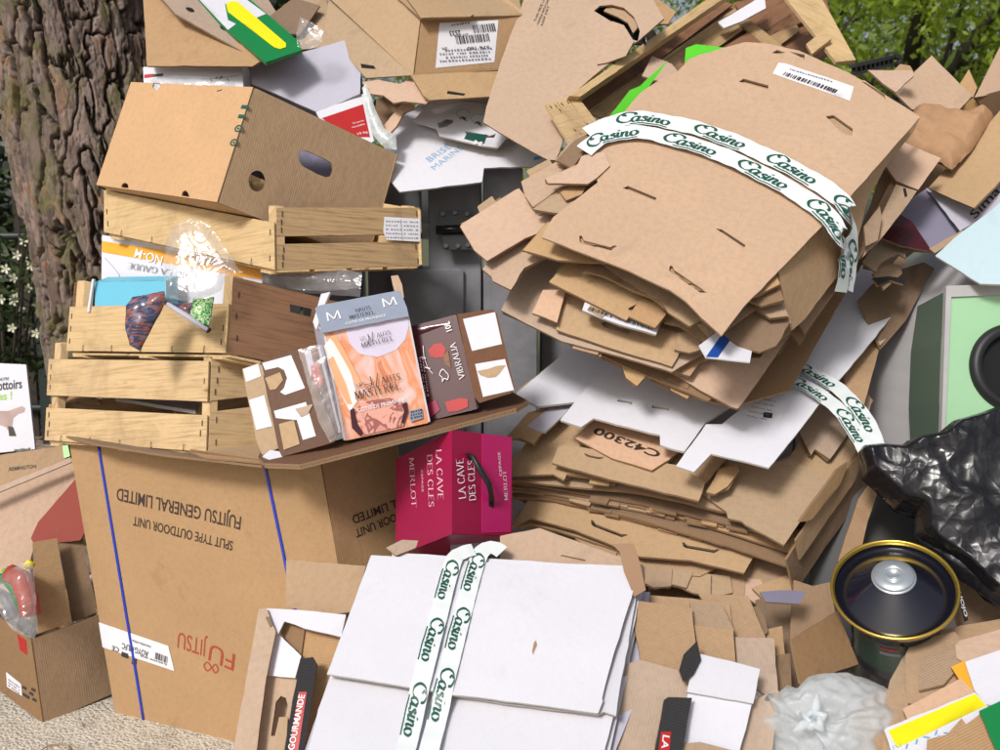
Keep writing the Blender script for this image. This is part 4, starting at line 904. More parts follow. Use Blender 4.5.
patch('printed_shape', t, p_, [([(190, -10), (228, -14), (266, 14), (256, 18), (240, 4), (225, 4), (228, 20), (236, 24), (228, 30)], M['white']), ([(226, 4), (232, 1), (238, 2), (286, 43), (286, 47), (280, 49), (274, 47), (228, 12)], M['yellow'])], lift=.014)
o = S('brown_flap', None, [(255, 20), (268, 16), (292, 4), (300, -12), (345, -12), (372, 30), (360, 60), (324, 47), (300, 50), (284, 30)], pl3((262, 24, 3.7), (340, -5, 3.8), (330, 50, 3.6), .004, 20), M['kraft_gold'], None, M['edge']); tag(o, 'curved brown carton flap between the printed lid and the labelled carton', 'cardboard flap')
o = S('dark_flap', None, [(268, 18), (294, -2), (320, 6), (300, 34), (284, 34)], pl3((268, 20, 3.66), (320, 0, 3.72), (290, 40, 3.6), .004, 21), M['kraft_dark'], None, M['edge']); tag(o, 'folded dark inner flap right of the green lid', 'cardboard flap')
sp = pl3((298, 20, 3.4), (324, 20, 3.4), (300, 50, 3.38), 0)
o = crinkle('clear_bag', None, [(300, 17), (312, 22), (323, 30), (322, 42), (310, 49), (298, 47), (296, 34)], sp, M['film'], .015, 16, 33); tag(o, 'small scrap of clear film beside the green printed lid', 'plastic film')
# ------------------------------------------------------------------ middle of the pile
t = thing('labelled_carton', 'brown carton with a white shipping label and open flaps at the top centre', 'carton', P(440, 90, 3.6))
lc = Carton((420.5, 18, 3.4), (325, -65, 3.75), (525, 13, 3.55), (413, 76, 3.37), .003, 71)
lc.body(M['kraft_gold'], t, walls=('front', 'bottom', 'far', 'back'), edge=M['edge']); lc.body(M['kraft_ocher'], t, walls=('side',), edge=M['kraft_ocher'], name='end_wall')
p_ = pl3((421, 17, 3.39), (520, 15, 3.54), (400, -40, 3.75), .004, 72); S('top_flap', t, [(421, 18.5), (330, -60), (505, -60), (523, 14.5)], p_, M['kraft_gold'], None, M['edge'], lift=.003)
S('top_flap', t, [(375, -60), (395, -10), (450, 4), (474, 14), (470, 16.5), (421, 18), (386, -30)], p_, M['kraft_gold'], None, M['edge'], lift=.012)
p_ = lc.side; patch('shipping_label', t, p_, [([(439.5, 23), (498.5, 20), (494.5, 62), (435.5, 68)], M['paper'])])
mb = MB(); barcode(mb, p_, (497, 28), (477, 30), -8, M['ink'], 22, .0035, 2) if False else None
barcode(mb, p_, (474, 33), (496, 31), 8, M['ink'], 24, .0035, 2); barcode(mb, p_, (457, 44), (490, 41), 8, M['ink'], 34, .0035, 4)
put(mb, p_, font_mesh('2533', .012), (460, 30), (449, 31), 5, M['ink'], lift=.0035); put(mb, p_, font_mesh('576 180', .01), (489, 45.5), (467, 47), 3, M['ink'], lift=.0035); put(mb, p_, font_mesh('2N', .01), (447, 47), (442, 47.5), 3, M['ink'], lift=.0035)
for k, (x0, x1, y) in enumerate(((445, 492, 50.5), (440, 490, 54), (446, 488, 57.5), (440, 491, 61), (452, 470, 25), (455, 468, 36))): scribble(mb, p_, (x0, y+1), (x1, y-1.5), 2, M['greyink'], 22 if x1-x0 > 30 else 9, .0035, k)
mb.build('lettering', t)
o = S('lower_flap', t, [(411, 75), (500, 70), (494, 96), (430, 100), (424, 96)], pl3((411, 75, 3.36), (500, 70, 3.5), (425, 100, 3.28), .003, 73), M['kraft_gold'], None, M['edge'])
S('side_flap', t, [(330, -8), (360, 22), (412, 75), (366, 78), (350, 60), (325, 30)], pl3((330, 0, 3.7), (412, 76, 3.37), (360, 80, 3.5), .003, 74), M['kraft_gold'], None, M['edge'])
mb = MB(); sf = pl3((330, 0, 3.7), (412, 76, 3.37), (360, 80, 3.5), .003, 74); add_sheet(mb, sf, [sf.px(*q) for q in ((361, 64), (374, 66), (376, 69), (362, 68))], M['hole_shade'], t=.0005, lift=.002, clean=True, grid=0); add_sheet(mb, sf, [sf.px(*q) for q in ((448, 91), (466, 94), (464, 96), (447, 94))], M['hole_shade'], t=.0005, lift=.002, clean=True, grid=0); mb.build('tear_shade', t)  # thin black strips paint the shade inside the tears
# torn brown bits below it
for i, (ol, m, d, lb_) in enumerate((
    ([(362, 82), (378, 80), (400, 84), (412, 78), (434, 98), (426, 104), (404, 102), (394, 104), (384, 96), (370, 94)], 'kraft_pink', 3.42, 'torn pinkish flap with a fold below the labelled carton'),
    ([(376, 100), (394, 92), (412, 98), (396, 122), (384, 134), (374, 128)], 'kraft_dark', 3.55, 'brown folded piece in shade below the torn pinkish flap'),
    ([(384, 136), (428, 98), (440, 102), (396, 134), (388, 140)], 'kraft_dark', 3.5, 'narrow dark brown strip above the white printed sheet'),
    ([(380, 130), (402, 104), (410, 100), (414, 108), (404, 112), (396, 126), (384, 138)], 'kraft_pink', 3.38, 'thin twisted strip of pale cardboard by the clear bag'),
    ([(374, 84), (386, 76), (392, 82), (378, 92)], 'white', 3.46, 'small white scrap beside the torn pinkish flap'))):
    o = S('torn_piece', None, ol, pl3((ol[0][0], ol[0][1], d+.03), (ol[3][0], ol[3][1], d), (ol[-1][0], ol[-1][1]+1, d-.03), .008, 80+i), M[m], None, M['edge']); tag(o, lb_, 'cardboard scrap', 'torn scraps below the labelled carton')
# white printed sheets
t = thing('printed_sheet', 'large white printed cardboard panel lying behind the slate boards', 'cardboard panel', P(460, 190, 3.8))
wp = pl3((392, 140, 3.46), (548, 162, 3.44), (470, 100, 3.60), .003, 90)
S('panel', t, [(384, 146), (396, 120), (432, 96), (500, 92), (556, 160), (546, 166), (484, 168), (482, 182), (400, 192), (386, 176)], wp, M['white'], None, M['edge_w'])
write(t, wp, [('BRISE', (430, 162), (452, 147), 7), ('MARINE', (435, 170), (464, 148), 6.5)], M['blueink'])
wp2 = pl3((392, 190, 3.95), (440, 190, 3.95), (400, 240, 3.93), 0, 91); S('front_fold', t, [(386, 165), (430, 168), (430, 224), (420, 222), (419, 178), (388, 176)], wp2, M['white'], None, M['edge_w'])
patch('blue_stripe', t, wp2, [([(419.3, 176), (432, 171), (432, 176), (420, 187)], M['lightblue']), ([(420, 188.5), (427, 184), (427, 187), (420, 192)], M['lightblue'])])
patch('blue_mark', t, wp, [([(533, 158), (541, 155), (543, 158), (535, 160)], M['lightblue'])])
mb = MB()
for k in range(4): scribble(mb, wp, (498+k*3, 150-k*4), (524+k*4, 139-k*3+2), 1.3, M['greyink'], 14, .002, k)
mb.build('lettering', t)
t = thing('carrier_piece', 'torn white carrier card with green round marks on the white panel', 'carrier card', P(465, 140, 3.68))
cp = pl3((414, 118, 3.49), (500, 148, 3.42), (470, 100, 3.56), .003, 92)
S('card', t, [(414, 120), (428, 104), (440, 99), (500, 106), (512, 132), (498, 148), (482, 146), (440, 136), (436, 128)], cp, M['white'], M['kraft'], M['edge_w'], lift=.012, holes=[[(437, 123), (447, 118), (453, 119), (453, 123), (446, 127), (439, 128)], [(464, 131), (470, 132), (490, 136), (496, 134), (494, 138), (480, 138), (466, 134)]])
mb = MB()
for (x, y, rx) in ((463, 117, 7), (478, 122, 7.5)):
    c_ = cp.px(x, y); add_sheet(mb, cp, ell(c_[0], c_[1], rx*.0036, rx*.0036, 24), M['pale_green_ink'], t=.0005, lift=.0135, clean=True, grid=0, holes=[ell(c_[0], c_[1], rx*.003, rx*.003, 24)])
    put(mb, cp, nib([[(0, 0), (.5, 1), (1, .2)], [(1.2, .9), (1, .2), (1.8, 0)], [(.3, .4), (1.4, .5)]], .3, .6), (x-4, y+2), (x+4, y+4), 5, M['green_ink'], lift=.0145)
add_sheet(mb, cp, [cp.px(*q) for q in ((467, 136), (487, 138), (484, 147), (464, 142))], M['green_ink'], t=.0005, lift=.0135, clean=True, grid=0); put(mb, cp, font_mesh('M', .04), (473, 144), (481, 146), 6, M['white_ink'], lift=.0155)
mb.build('printed_mark', t)
o = S('white_scrap', None, [(414, 122), (418, 116), (438, 100), (456, 102), (448, 116), (438, 128)], pl3((414, 122, 3.48), (456, 102, 3.56), (440, 130, 3.47), .003, 93), M['whitegrey'], None, M['edge_w'], holes=[[(433, 116), (440, 112), (444, 115), (438, 119)]]); tag(o, 'grey white scrap with a square slot at the left of the carrier card', 'cardboard scrap')
# large brown sheet with the round cut
bs = pl3((492, 120, 3.3), (555, 160, 3.15), (575, -20, 3.6), .008, 95); bs.bend = (.03, .0, .2, .2)
t = thing('cardboard_sheet', 'big brown cardboard panel leaning at the top centre with a torn round opening', 'cardboard panel', P(540, 150, 3.3))
S('panel', t, [(483, 122), (486, 108), (502, 60), (524, 2), (530, -22), (640, -22), (664, 20), (650, 32), (600, 70), (570, 96), (567, 130), (556, 160), (548, 160), (530, 150)], bs, M['kraft_peach'], M['kraft'], M['edge'], holes=[[(594, 12), (600, 7), (612, 6), (624, 9), (634, 18), (640, 32), (638, 42), (631, 40), (626, 34), (614, 24), (604, 18)]])
S('shade_backing', t, [(590, 2), (640, 2), (646, 46), (600, 40)], bs, M['hole_shade'], None, M['hole_shade'], lift=-.06)  # added black sheet, painted shade seen through the round cut
o = S('torn_disc', t, [(604, 12), (612, 4), (626, 4), (640, 16), (637, 30), (633, 34), (628, 24), (618, 18)], bs, M['kraft'], None, M['edge'], lift=-.014)
o = S('torn_tongue', t, [(597, 64), (603, 36), (612, 22), (624, 26), (634, 42), (626, 56), (608, 62)], bs, M['kraft_peach'], None, M['edge'], lift=.006, t=.003)
write(t, bs, [('THIS SIDE UP', (536, 23), (546, 0), 2.3), ('HANDLE WITH CARE', (539, 26), (550, 1), 2.3), ('KEEP DRY', (543, 27), (550, 8), 2.3)], M['ink'])
mb = MB()
for a, b in (((531, 23), (541, -3)), ((531, 23), (542, 31)), ((542, 31), (555, 2))):
    p0, p1 = bs.hit(*a, .002), bs.hit(*b, .002); d = (p1-p0); mb.box((p0+p1)/2, d/2, d.normalized().cross(bs.N)*.001, bs.N*.0004, M['ink'])
mb.build('printed_frame', t)
o = S('cardboard_sheet', None, [(600, -20), (630, -20), (676, 12), (668, 24), (640, 24), (614, 4)], pl3((600, -20, 3.7), (676, 12, 3.6), (640, 30, 3.55), .003, 96), M['kraft'], None, M['edge']); tag(o, 'narrow brown sheet with pale edges behind the big leaning panel', 'cardboard panel')
# ---- tilted crate at the upper right
t = thing('wooden_crate', 'long shallow wooden crate lying tilted at the top right behind the taped bundle', 'crate', P(640, 120, 3.6))
cp0 = pl3((575, 96, 3.3), (722, -4, 3.75), (650, 130, 3.35), 0, 97)
def slat(name, pl_, outl, m, lift=0, t_=.008): 
    mb = MB(); ol = [pl_.px(x, y, lift) for x, y in outl]; add_sheet(mb, pl_, ol, M[m], None, None, t_, (), lift, jit=.0004, grid=0, amt=.002); return mb.build(name, t)
fl = pl3((578, 104, 3.42), (740, -5, 3.9), (650, 135, 3.4), 0, 98)
for i, (ol, m) in enumerate((([(574, 96), (716, 0), (733, 4), (590, 112)], 'wood_brown'), ([(586, 112), (735, 8), (748, 26), (612, 122)], 'wood_old'), ([(640, 96), (752, 30), (764, 44), (660, 112)], 'wood_brown'), ([(700, 70), (790, 14), (800, 30), (720, 90)], 'wood_old'), ([(680, 60), (690, 56), (722, 100), (704, 110)], 'wood'), ([(736, 20), (744, 15), (800, 60), (790, 68)], 'wood_old'), ([(735, 4), (820, -20), (830, 10), (760, 40)], 'wood_brown'))):
    slat('base_board', fl, ol, m, .01*(i % 3))
slat('base_sheet', fl, [(586, 114), (735, 2), (800, -12), (842, 50), (770, 78), (650, 122)], 'wood_brown', -.02)
slat('long_side', cp0, [(569, 96), (720, -10), (736, -10), (580, 96.5)], 'plywood', .05, .05)
slat('far_side', pl3((735, -2, 3.7), (840, 55, 3.5), (760, -20, 3.8), 0), [(778, -12), (816, -12), (856, 60), (836, 62)], 'plywood', .03, .012)
slat('end_rail', pl3((640, 60, 3.6), (800, 20, 3.6), (640, 90, 3.5), 0), [(806, 44), (824, 30), (832, 38), (812, 54)], 'wood', .03, .012)
ep = pl3((546, 102, 3.2), (580, 95, 3.28), (575, 143, 3.12), 0, 99)
for ol in ([(545, 104), (555, 101), (585, 138), (570, 144)], [(557, 101), (567, 98), (592, 131), (584, 139)], [(569, 98), (576, 94), (600, 126), (592, 134)]): slat('end_slat', ep, ol, 'wood', 0, .01)
mb = MB()
for (x, y) in ((551, 107), (556, 106), (562, 104), (568, 102), (573, 99), (560, 110), (575, 130), (588, 124)): 
    q = ep.hit(x, y, .002); mb.box(q, ep.X*.0015, ep.Y*.006, ep.N*.001, M['steel'])
mb.build('staple', t)
o = S('printed_scrap', None, [(718, 22), (752, 2), (764, -6), (766, 8), (744, 20), (724, 28)], pl3((718, 24, 3.68), (762, 0, 3.75), (740, 30, 3.66), .004, 3), M['white'], None, M['edge_w']); tag(o, 'white wrapper scrap with pink flowers seen between the boards of the tilted crate', 'paper scrap')
patch('flower_print', o, pl3((718, 24, 3.68), (762, 0, 3.75), (740, 30, 3.66), .004, 3), [([(722, 24), (734, 16), (740, 20), (726, 27)], M['magenta']), ([(730, 19), (736, 15), (738, 18), (733, 21)], M['orange'])])
for i, (ol, d) in enumerate((([(630, 90), (640, 86), (668, 60), (640, 100), (590, 150), (580, 154)], 3.32), ([(686, 48), (696, 44), (730, 48), (724, 56), (684, 74)], 3.35), ([(578, 156), (598, 136), (602, 142), (590, 152)], 3.1))):
    o = S('plastic_sheet', None, ol, pl3((ol[0][0], ol[0][1], d), (ol[2][0], ol[2][1], d+.03), (ol[-1][0], ol[-1][1]+2, d-.04), .003, i), M['limegreen'], t=.003); tag(o, ('bright green plastic strip running under the left edge of the taped bundle', 'bright green plastic corner above the taped bundle inside the tilted crate', 'small bright green piece beside the tape end at the bundle corner')[i], 'plastic sheet')
o = S('torn_piece', None, [(642, 76), (652, 56), (672, 64), (684, 80), (664, 84)], pl3((642, 76, 3.4), (684, 80, 3.4), (655, 56, 3.5), .006, 5), M['kraft_pink'], None, M['edge']); tag(o, 'pinkish torn flap standing inside the tilted crate', 'cardboard scrap')
# ---- wine cartons
tray = pl3((262, 458, 2.78), (520, 400, 2.92), (280, 440, 2.95), .003, 111)
o = S('brown_tray', None, [(258, 457), (262, 448), (330, 425), (430, 400), (512, 392), (528, 401), (516, 408), (428, 432), (300, 464), (264, 463)], tray, M['packbrown'], M['kraft_dark'], M['edge'], t=.014); tag(o, 'flattened chocolate brown tray sheet carrying the wine cartons', 'cardboard tray')
hb = Carton((323, 332, 2.78), (313, 322, 2.98), (409, 316, 2.84), (344, 441, 2.75), .002, 112)
def rose_mat():
    q = NT('peach wine glass print'); v = q.mapping((1, .5, 1), rot=(0, 0, .5)); n = q.noise(v, 9, 3, .5, 2.2)
    c1 = q.ramp(n, [(.3, (.72, .60, .62)), (.42, (.78, .44, .34)), (.5, (.74, .27, .12)), (.58, (.78, .42, .28)), (.68, (.62, .20, .09)), (.8, (.75, .6, .55))])
    q.l(c1, q.b.inputs['Base Color']); q.b.inputs['Roughness'].default_value = .3; q.b.inputs['Coat Weight'].default_value = .3; return q.m
M['rose'] = rose_mat(); M['roselilac'] = plain('pale lilac print', (.66, .60, .74), .35); M['greyblue'] = plain('blue grey printed card', (.27, .31, .40), .35, var=.15); M['glassrose'] = blotch('rose wine print', (.62, .2, .16), [(.75, .38, .3), (.35, .12, .1), (.7, .3, .25)], 16)
M['peachpr'] = plain('peach print', (.80, .42, .22), .35, var=.2); M['streak'] = plain('pale streak print', (.84, .78, .78), .35)
t = thing('wine_carton', 'tall rose wine carton printed with a peach coloured glass and a blue grey top band', 'carton', P(375, 435, 2.85))
hb.body(M['rose'], t, walls=('side', 'back', 'far', 'bottom', 'top'), edge=M['white']); hb.body(M['lilac'], t, walls=('front',), edge=M['white'], name='narrow_side')
s_ = hb.side
patch('printed_shape', t, s_, [([(346, 330), (392, 318), (408, 318), (409, 326), (405, 340), (396, 350), (378, 357), (360, 354), (350, 344)], M['roselilac']),
    ([(324, 346), (330, 338), (342, 352), (352, 376), (358, 400), (350, 412), (340, 392), (330, 370)], M['streak']), ([(328, 360), (333, 356), (346, 384), (352, 404), (347, 404), (336, 384)], M['peachpr']), ([(330, 336), (336, 335), (350, 360), (362, 384), (358, 386), (345, 362)], M['peachpr']),
    ([(356, 412), (360, 404), (372, 400), (390, 398), (402, 402), (407, 412), (404, 426), (360, 436), (352, 424)], M['glassrose']), ([(350, 410), (354, 408), (358, 424), (364, 434), (360, 436), (352, 428)], M['dark_wine']), ([(402, 404), (407, 402), (408, 412), (404, 424), (401, 422), (404, 412)], M['dark_wine']), ([(409, 411), (422, 408), (423, 418), (411, 422)], M['greyblue'])], lift=.0012)
write(t, s_, [('LES', (357, 388.5), (366, 386.5), 5, -.01, 0, 'serif'), ('AUTS', (382, 384), (401, 379.5), 7, 0, 0, 'serif'), ('DE', (390, 389), (396, 387.5), 4, 0, 0, 'serif'), ('MASTEREL', (356, 400), (401, 389), 8.5, 0, 0, 'serif'),
    ('LES', (361, 341), (366, 339.5), 4, 0, 0, 'serif'), ('AUTS', (377, 337.5), (391, 334), 4.2, 0, 0, 'serif'), ('MASTEREL', (362, 347.5), (394, 340), 4.5, 0, 0, 'serif')], M['soot'], lift=.0085)
mb = MB(); put(mb, s_, nib([[(0, .2), (.4, .6), (1.0, .7)], [(.8, 1.8), (.75, .8), (.3, -.3)], [(1.7, 2), (1.3, .8), (1.2, 0)], [(.1, .9), (.9, .85), (1.7, 1.2)]], .1, .3), (366, 391), (382, 387), 15, M['soot'], lift=.0085); put(mb, s_, nib([[(0, .2), (.4, .6), (1.0, .7)], [(.8, 1.8), (.75, .8), (.3, -.3)], [(1.7, 2), (1.3, .8), (1.2, 0)]], .16, .3), (366, 344), (376, 341), 10, M['soot'], lift=.0085); mb.build('lettering', t)
write(t, s_, [('COTES DE PROVENCE', (358, 412), (405, 401), 3.6, .01)], M['white_ink'], lift=.0085)
mb = MB()
for k in range(3): scribble(mb, s_, (411, 413+k*3), (422, 410.5+k*3), 1.8, M['ink'], 7, .0085, k)
mb.build('small_print', t)
fp_ = pl3((321, 333, 2.77), (408, 316, 2.83), (316, 308, 2.82), .002, 113)
S('top_flap', t, [(315, 308), (320, 305), (395, 291), (401, 291), (409, 316), (322, 333)], fp_, M['greyblue'], M['white'], M['edge_w'], lift=.004, t=.003)
write(t, fp_, [('M', (327, 321), (342, 318), 11, -.02, 0, 'serif', M['white_ink']), ('M', (383, 307), (398, 304), 11, -.02, 0, 'serif', M['white_ink']), ('HAUTS', (356, 312), (371, 308.5), 4.5, 0, 0, 'serif'), ('MASTEREL', (350, 319), (375, 313.5), 5, 0, 0, 'serif'), ('COTES DE PROVENCE', (346, 324.5), (386, 316), 3, .01, 0, '', M['white_ink'])], M['soot'], lift=.0065)
S('kraft_tab', t, [(391, 276), (398, 275), (402, 284), (404, 298), (396, 298), (393, 286)], pl3((391, 276, 2.95), (402, 276, 2.95), (395, 300, 2.92), 0), M['kraft_peach'], None, M['edge'])
S('side_tab', t, [(316, 330), (313, 322), (321, 294), (330, 292), (323, 308), (319, 322)], pl3((313, 320, 2.9), (325, 294, 2.95), (322, 328, 2.86), 0), M['white'])
vb = Carton((408, 327, 2.9), (400, 330, 3.1), (458, 314, 2.88), (428, 421, 2.86), .002, 114)
t = thing('wine_carton', 'dark red and black wine carton with sideways white lettering right of the rose one', 'carton', P(440, 415, 2.9)); vb.body(M['dark_wine'], t, edge=M['soot']); s_ = vb.side
patch('printed_shape', t, s_, [([(409, 329), (452, 317), (453, 322), (411, 338)], M['dark_wine']), ([(428, 350), (434, 344), (441, 343), (446, 349), (443, 357), (436, 358), (430, 356)], M['red']), ([(412, 340), (418, 345), (420, 355), (415, 358), (412, 350)], M['dark_wine']), ([(445, 402), (460, 398), (468, 399), (468, 407), (458, 411), (448, 412)], M['red']), ([(425, 405), (436, 400), (440, 410), (430, 418), (427, 416)], M['magenta']), ([(443, 356), (448, 350), (450, 362), (451, 368), (445, 364)], M['wood_brown'])])
write(t, s_, [('VIBRALIA', (465, 378), (455, 342), 6, .0, 0, 'serif'), ('10L', (452, 330), (449, 321), 6, .02)], M['white_ink'], lift=.0075)
mb = MB()
put(mb, s_, nib([[(0, 0), (.6, .3), (1, 0), (1.5, .4), (1.3, 1), (1, 1.4), (.4, 1.2), (.1, .9), (.3, .5), (0, 0)]], .12, .9), (442, 382), (450, 378), 12, M['white_ink'], lift=.0075); put(mb, s_, nib([[(0, 0), (.6, .5), (1.6, .6), (2.6, .2)], [(.5, .2), (.8, 1.1)], [(1.5, .4), (1.7, 1.2)]], .16, .3), (433, 374), (424, 345), 7, M['white_ink'], lift=.0075)
for k in range(3): scribble(mb, s_, (424+k*2.4, 398-k), (418+k*2.4, 358-k), 1.2, M['pinkwhite'], 20, .0075, k)
mb.build('lettering', t)
def cutcard(label, base_poly, plc, rects, mat='packbrown', rm='white'):
    t = thing('inner_card', label, 'packaging card', base(*[(x, y, 2.9) for x, y in base_poly[-2:]])); S('card', t, base_poly, plc, M[mat], None, M['edge'], t=.006)
    patch('white_patch', t, plc, [(r_, M[m_]) for r_, m_ in rects]); return t
rc = pl3((458, 315, 2.86), (494, 311, 2.86), (479, 402, 2.82), .002, 115)
cutcard('brown card with two white rectangles right of the dark wine carton', [(457, 314), (493, 309), (497, 313), (515, 388), (511, 393), (479, 403), (474, 396)], rc, [([(463, 319), (495, 312), (502, 344), (472, 351)], 'white'), ([(475, 364), (505, 359), (514, 390), (483, 397)], 'white'), ([(477, 371), (488, 369), (496, 366), (506, 365), (500, 373), (496, 377), (488, 378), (480, 375)], 'kraft_gold')])
lcp = pl3((262, 364, 2.84), (296, 350, 2.82), (280, 455, 2.76), .003, 116)
t = cutcard('brown card insert with curved white cutouts at the left of the rose carton', [(260, 362), (296, 350), (304, 352), (336, 436), (334, 442), (282, 457), (279, 450), (270, 408)], lcp, [([(262, 363), (291, 355), (305, 388), (285, 395), (280, 392), (284, 388), (287, 378), (284, 370), (278, 367), (265, 370)], 'white'), ([(274, 411), (306, 402), (316, 436), (303, 440), (297, 420), (284, 419), (276, 418)], 'white'), ([(265, 378), (280, 372), (283, 380), (276, 389), (270, 390)], 'kraft_gold'), ([(279, 424), (294, 420), (300, 444), (284, 450)], 'kraft_gold'), ([(295, 409), (313, 404), (308, 414), (301, 417)], 'kraft_peach')])
S('outer_flap', t, [(242, 369), (258, 363), (262, 366), (279, 448), (262, 455), (256, 440)], pl3((242, 369, 2.86), (260, 362, 2.84), (262, 455, 2.8), .002, 117), M['kraft_gold'], None, M['edge'])
patch('white_patch', t, pl3((242, 369, 2.86), (260, 362, 2.84), (262, 455, 2.8), .002, 117), [([(243, 369), (258, 364), (261, 376), (246, 382)], M['white']), ([(249, 400), (264, 395), (272, 426), (256, 430)], M['white'])])
S('bottom_flap', t, [(262, 456), (270, 450), (286, 452), (292, 460), (276, 463)], pl3((262, 456, 2.76), (292, 455, 2.76), (270, 463, 2.74), .002, 118), M['white'], None, M['edge_w'])
t = thing('bottle_label_card', 'narrow shiny strip printed with a red capped dark bottle left of the rose carton', 'printed strip', P(325, 430, 2.8))
bp_ = pl3((306, 352, 2.8), (322, 348, 2.8), (328, 436, 2.76), .001, 119); S('strip', t, [(304, 352), (320, 346), (341, 432), (326, 438)], bp_, M['lilac'], t=.003)
patch('printed_bottle', t, bp_, [([(310, 348), (317, 346), (338, 430), (330, 434)], M['packbrown']), ([(311, 366), (318, 362), (323, 384), (315, 390), (312, 380)], M['red']), ([(315, 390), (323, 384), (332, 424), (326, 428), (320, 412)], M['soot']), ([(324, 430), (330, 427), (337, 428), (338, 436), (328, 438)], M['red'])])
mb = MB(); scribble(mb, bp_, (327, 424), (321, 392), 2.5, M['orange'], 12, .006, 4); scribble(mb, bp_, (317, 384), (314, 368), 2, M['pinkwhite'], 6, .006, 5); mb.build('lettering', t)
sp = pl3((300, 345, 2.76), (335, 340, 2.76), (330, 440, 2.72), 0)
o = crinkle('shrink_film', None, [(298, 350), (312, 346), (322, 344), (344, 438), (330, 442), (318, 420)], sp, M['shrink'], .004, 20, 44, belly=.004); tag(o, 'glossy torn shrink film over the printed bottle strip', 'plastic film')
# magenta carton
pk = Carton((452, 430, 2.76), (396, 459, 2.95), (512, 437, 2.9), (452, 534, 2.74), .002, 121)
t = thing('wine_carton', 'magenta wine carton with white lettering and a black carrying strap below the tray', 'carton', V((pk.c.x, pk.c.y, pk.B.z)))
pk.body(M['magenta'], t, edge=M['magenta']); S('facet', t, [(482, 433.5), (512, 437), (511, 532), (482, 533)], pk.side, M['magenta_pale'], lift=.0025, t=.002, clean=True)
write(t, pk.side, [('LA CAVE', (466, 498), (463, 458), 9, .02, 0, 'serif'), ("DES CLES", (476, 500), (474, 460), 8.5, .02, 0, 'serif'), ('CEPAGE', (502, 476), (500, 452), 3, 0, 0), ('MERLOT', (508, 500), (506, 470), 4.5, 0, 0, 'serif')], M['white_ink'], lift=.004)
write(t, pk.front, [('LA CAVE', (436, 450), (438, 500), 9, .02, 0, 'serif'), ('DES CLES', (427, 455), (429, 507), 8.5, .02, 0, 'serif'), ('CEPAGE', (421, 470), (422, 492), 3, 0, 0), ('MERLOT', (409, 458), (412, 508), 8, 0, 0, 'serif')], M['pinkwhite'])
mb = MB(); p = [pk.side.hit(*q) for q in ((469, 455, .01), (473, 457, .03), (480, 470, .05), (489, 484, .045), (492, 498, .02), (492, 503, .004))]
mb.tube(p, [.006, .007, .008, .008, .007, .006], M['rubber'], 8); mb.build('carrying_strap', t)
patch('slot', t, pk.side, [([(466, 453), (474, 456), (473, 460), (467, 458)], M['hole_shade']), ([(489, 494), (494, 496), (494, 508), (489, 506)], M['hole_shade'])], lift=.004)  # black patches paint the shade inside the strap slots
o = S('grey_card', None, [(450, 532), (482, 532), (484, 560), (452, 562)], pl3((450, 532, 2.9), (482, 532, 2.92), (450, 562, 2.85), .002, 3), M['lilac'], None, M['edge_w']); tag(o, 'grey card piece under the magenta carton', 'cardboard scrap')
# ------------------------------------------------------------------ taped bundles of flattened boxes
def shrink(ol, k, r, j=1.5):
    cx = sum(p[0] for p in ol)/len(ol); cy = sum(p[1] for p in ol)/len(ol)
    return [(cx+(x-cx)*k+r.gauss(0, j), cy+(y-cy)*k+r.gauss(0, j)) for x, y in ol]
def notchy(ol, r, n=3):
    # slots and tabs along the long edges of a flattened box
    out = []; L = [math.hypot(b[0]-a[0], b[1]-a[1]) for a, b in zip(ol, ol[1:]+ol[:1])]; big = sorted(range(len(L)), key=lambda i: -L[i])[:n]
    for i, a in enumerate(ol):
        b = ol[(i+1) % len(ol)]; out.append(a)
        if i in big and L[i] > 40:
            ux, uy = (b[0]-a[0])/L[i], (b[1]-a[1])/L[i]; s = r.choice((-1, 1)); d = r.uniform(3, 8)*s
            for f in ([r.uniform(.2, .4)]+([r.uniform(.6, .75)] if L[i] > 90 else [])):
                w_ = r.uniform(10, 26); p = (a[0]+ux*L[i]*f, a[1]+uy*L[i]*f); q = (p[0]+ux*w_, p[1]+uy*w_)
                out += [p, (p[0]-uy*d+ux*r.uniform(-2, 2), p[1]+ux*d), (q[0]-uy*d+ux*r.uniform(-3, 2), q[1]+ux*d), q]
    return out
def stack(t, A3, rows, seed=0, warp=.006, t_=.0075, name='flattened_box', fill=1, twist=.0):
    """rows: (lift, material, outline, holes) from the lowest to the topmost"""
    r = random.Random(seed); out = []
    for i, row in enumerate(rows):
        lift, m, ol = row[:3]; h = row[3] if len(row) > 3 else ()
        mat = M[m]; wt = m in ('white', 'whitegrey', 'lilac'); ed = M['edge_w'] if wt else M['edge']
        dz = [r.gauss(0, twist) for _ in range(3)]
        q = Plane(*[(a, b, d+z) for (a, b, d), z in zip(A3, dz)], warp=warp, seed=seed*31+i)
        o = S(name, t, ol, q, mat, M['kraft'] if wt else None, ed, lift=lift, t=t_, holes=h, amt=.0015)
        out.append((o, q, lift))
        for k in range(fill if len(ol) > 4 and not h else 0):
            S(name, t, notchy(shrink(ol, .985-.02*k, r), r), q, M[r.choice(['kraft', 'kraft_gold', 'kraft_dark', 'kraft'])], None, M['edge'], lift=lift-(k+1)*.0098, t=.006, amt=.0015)
    return out
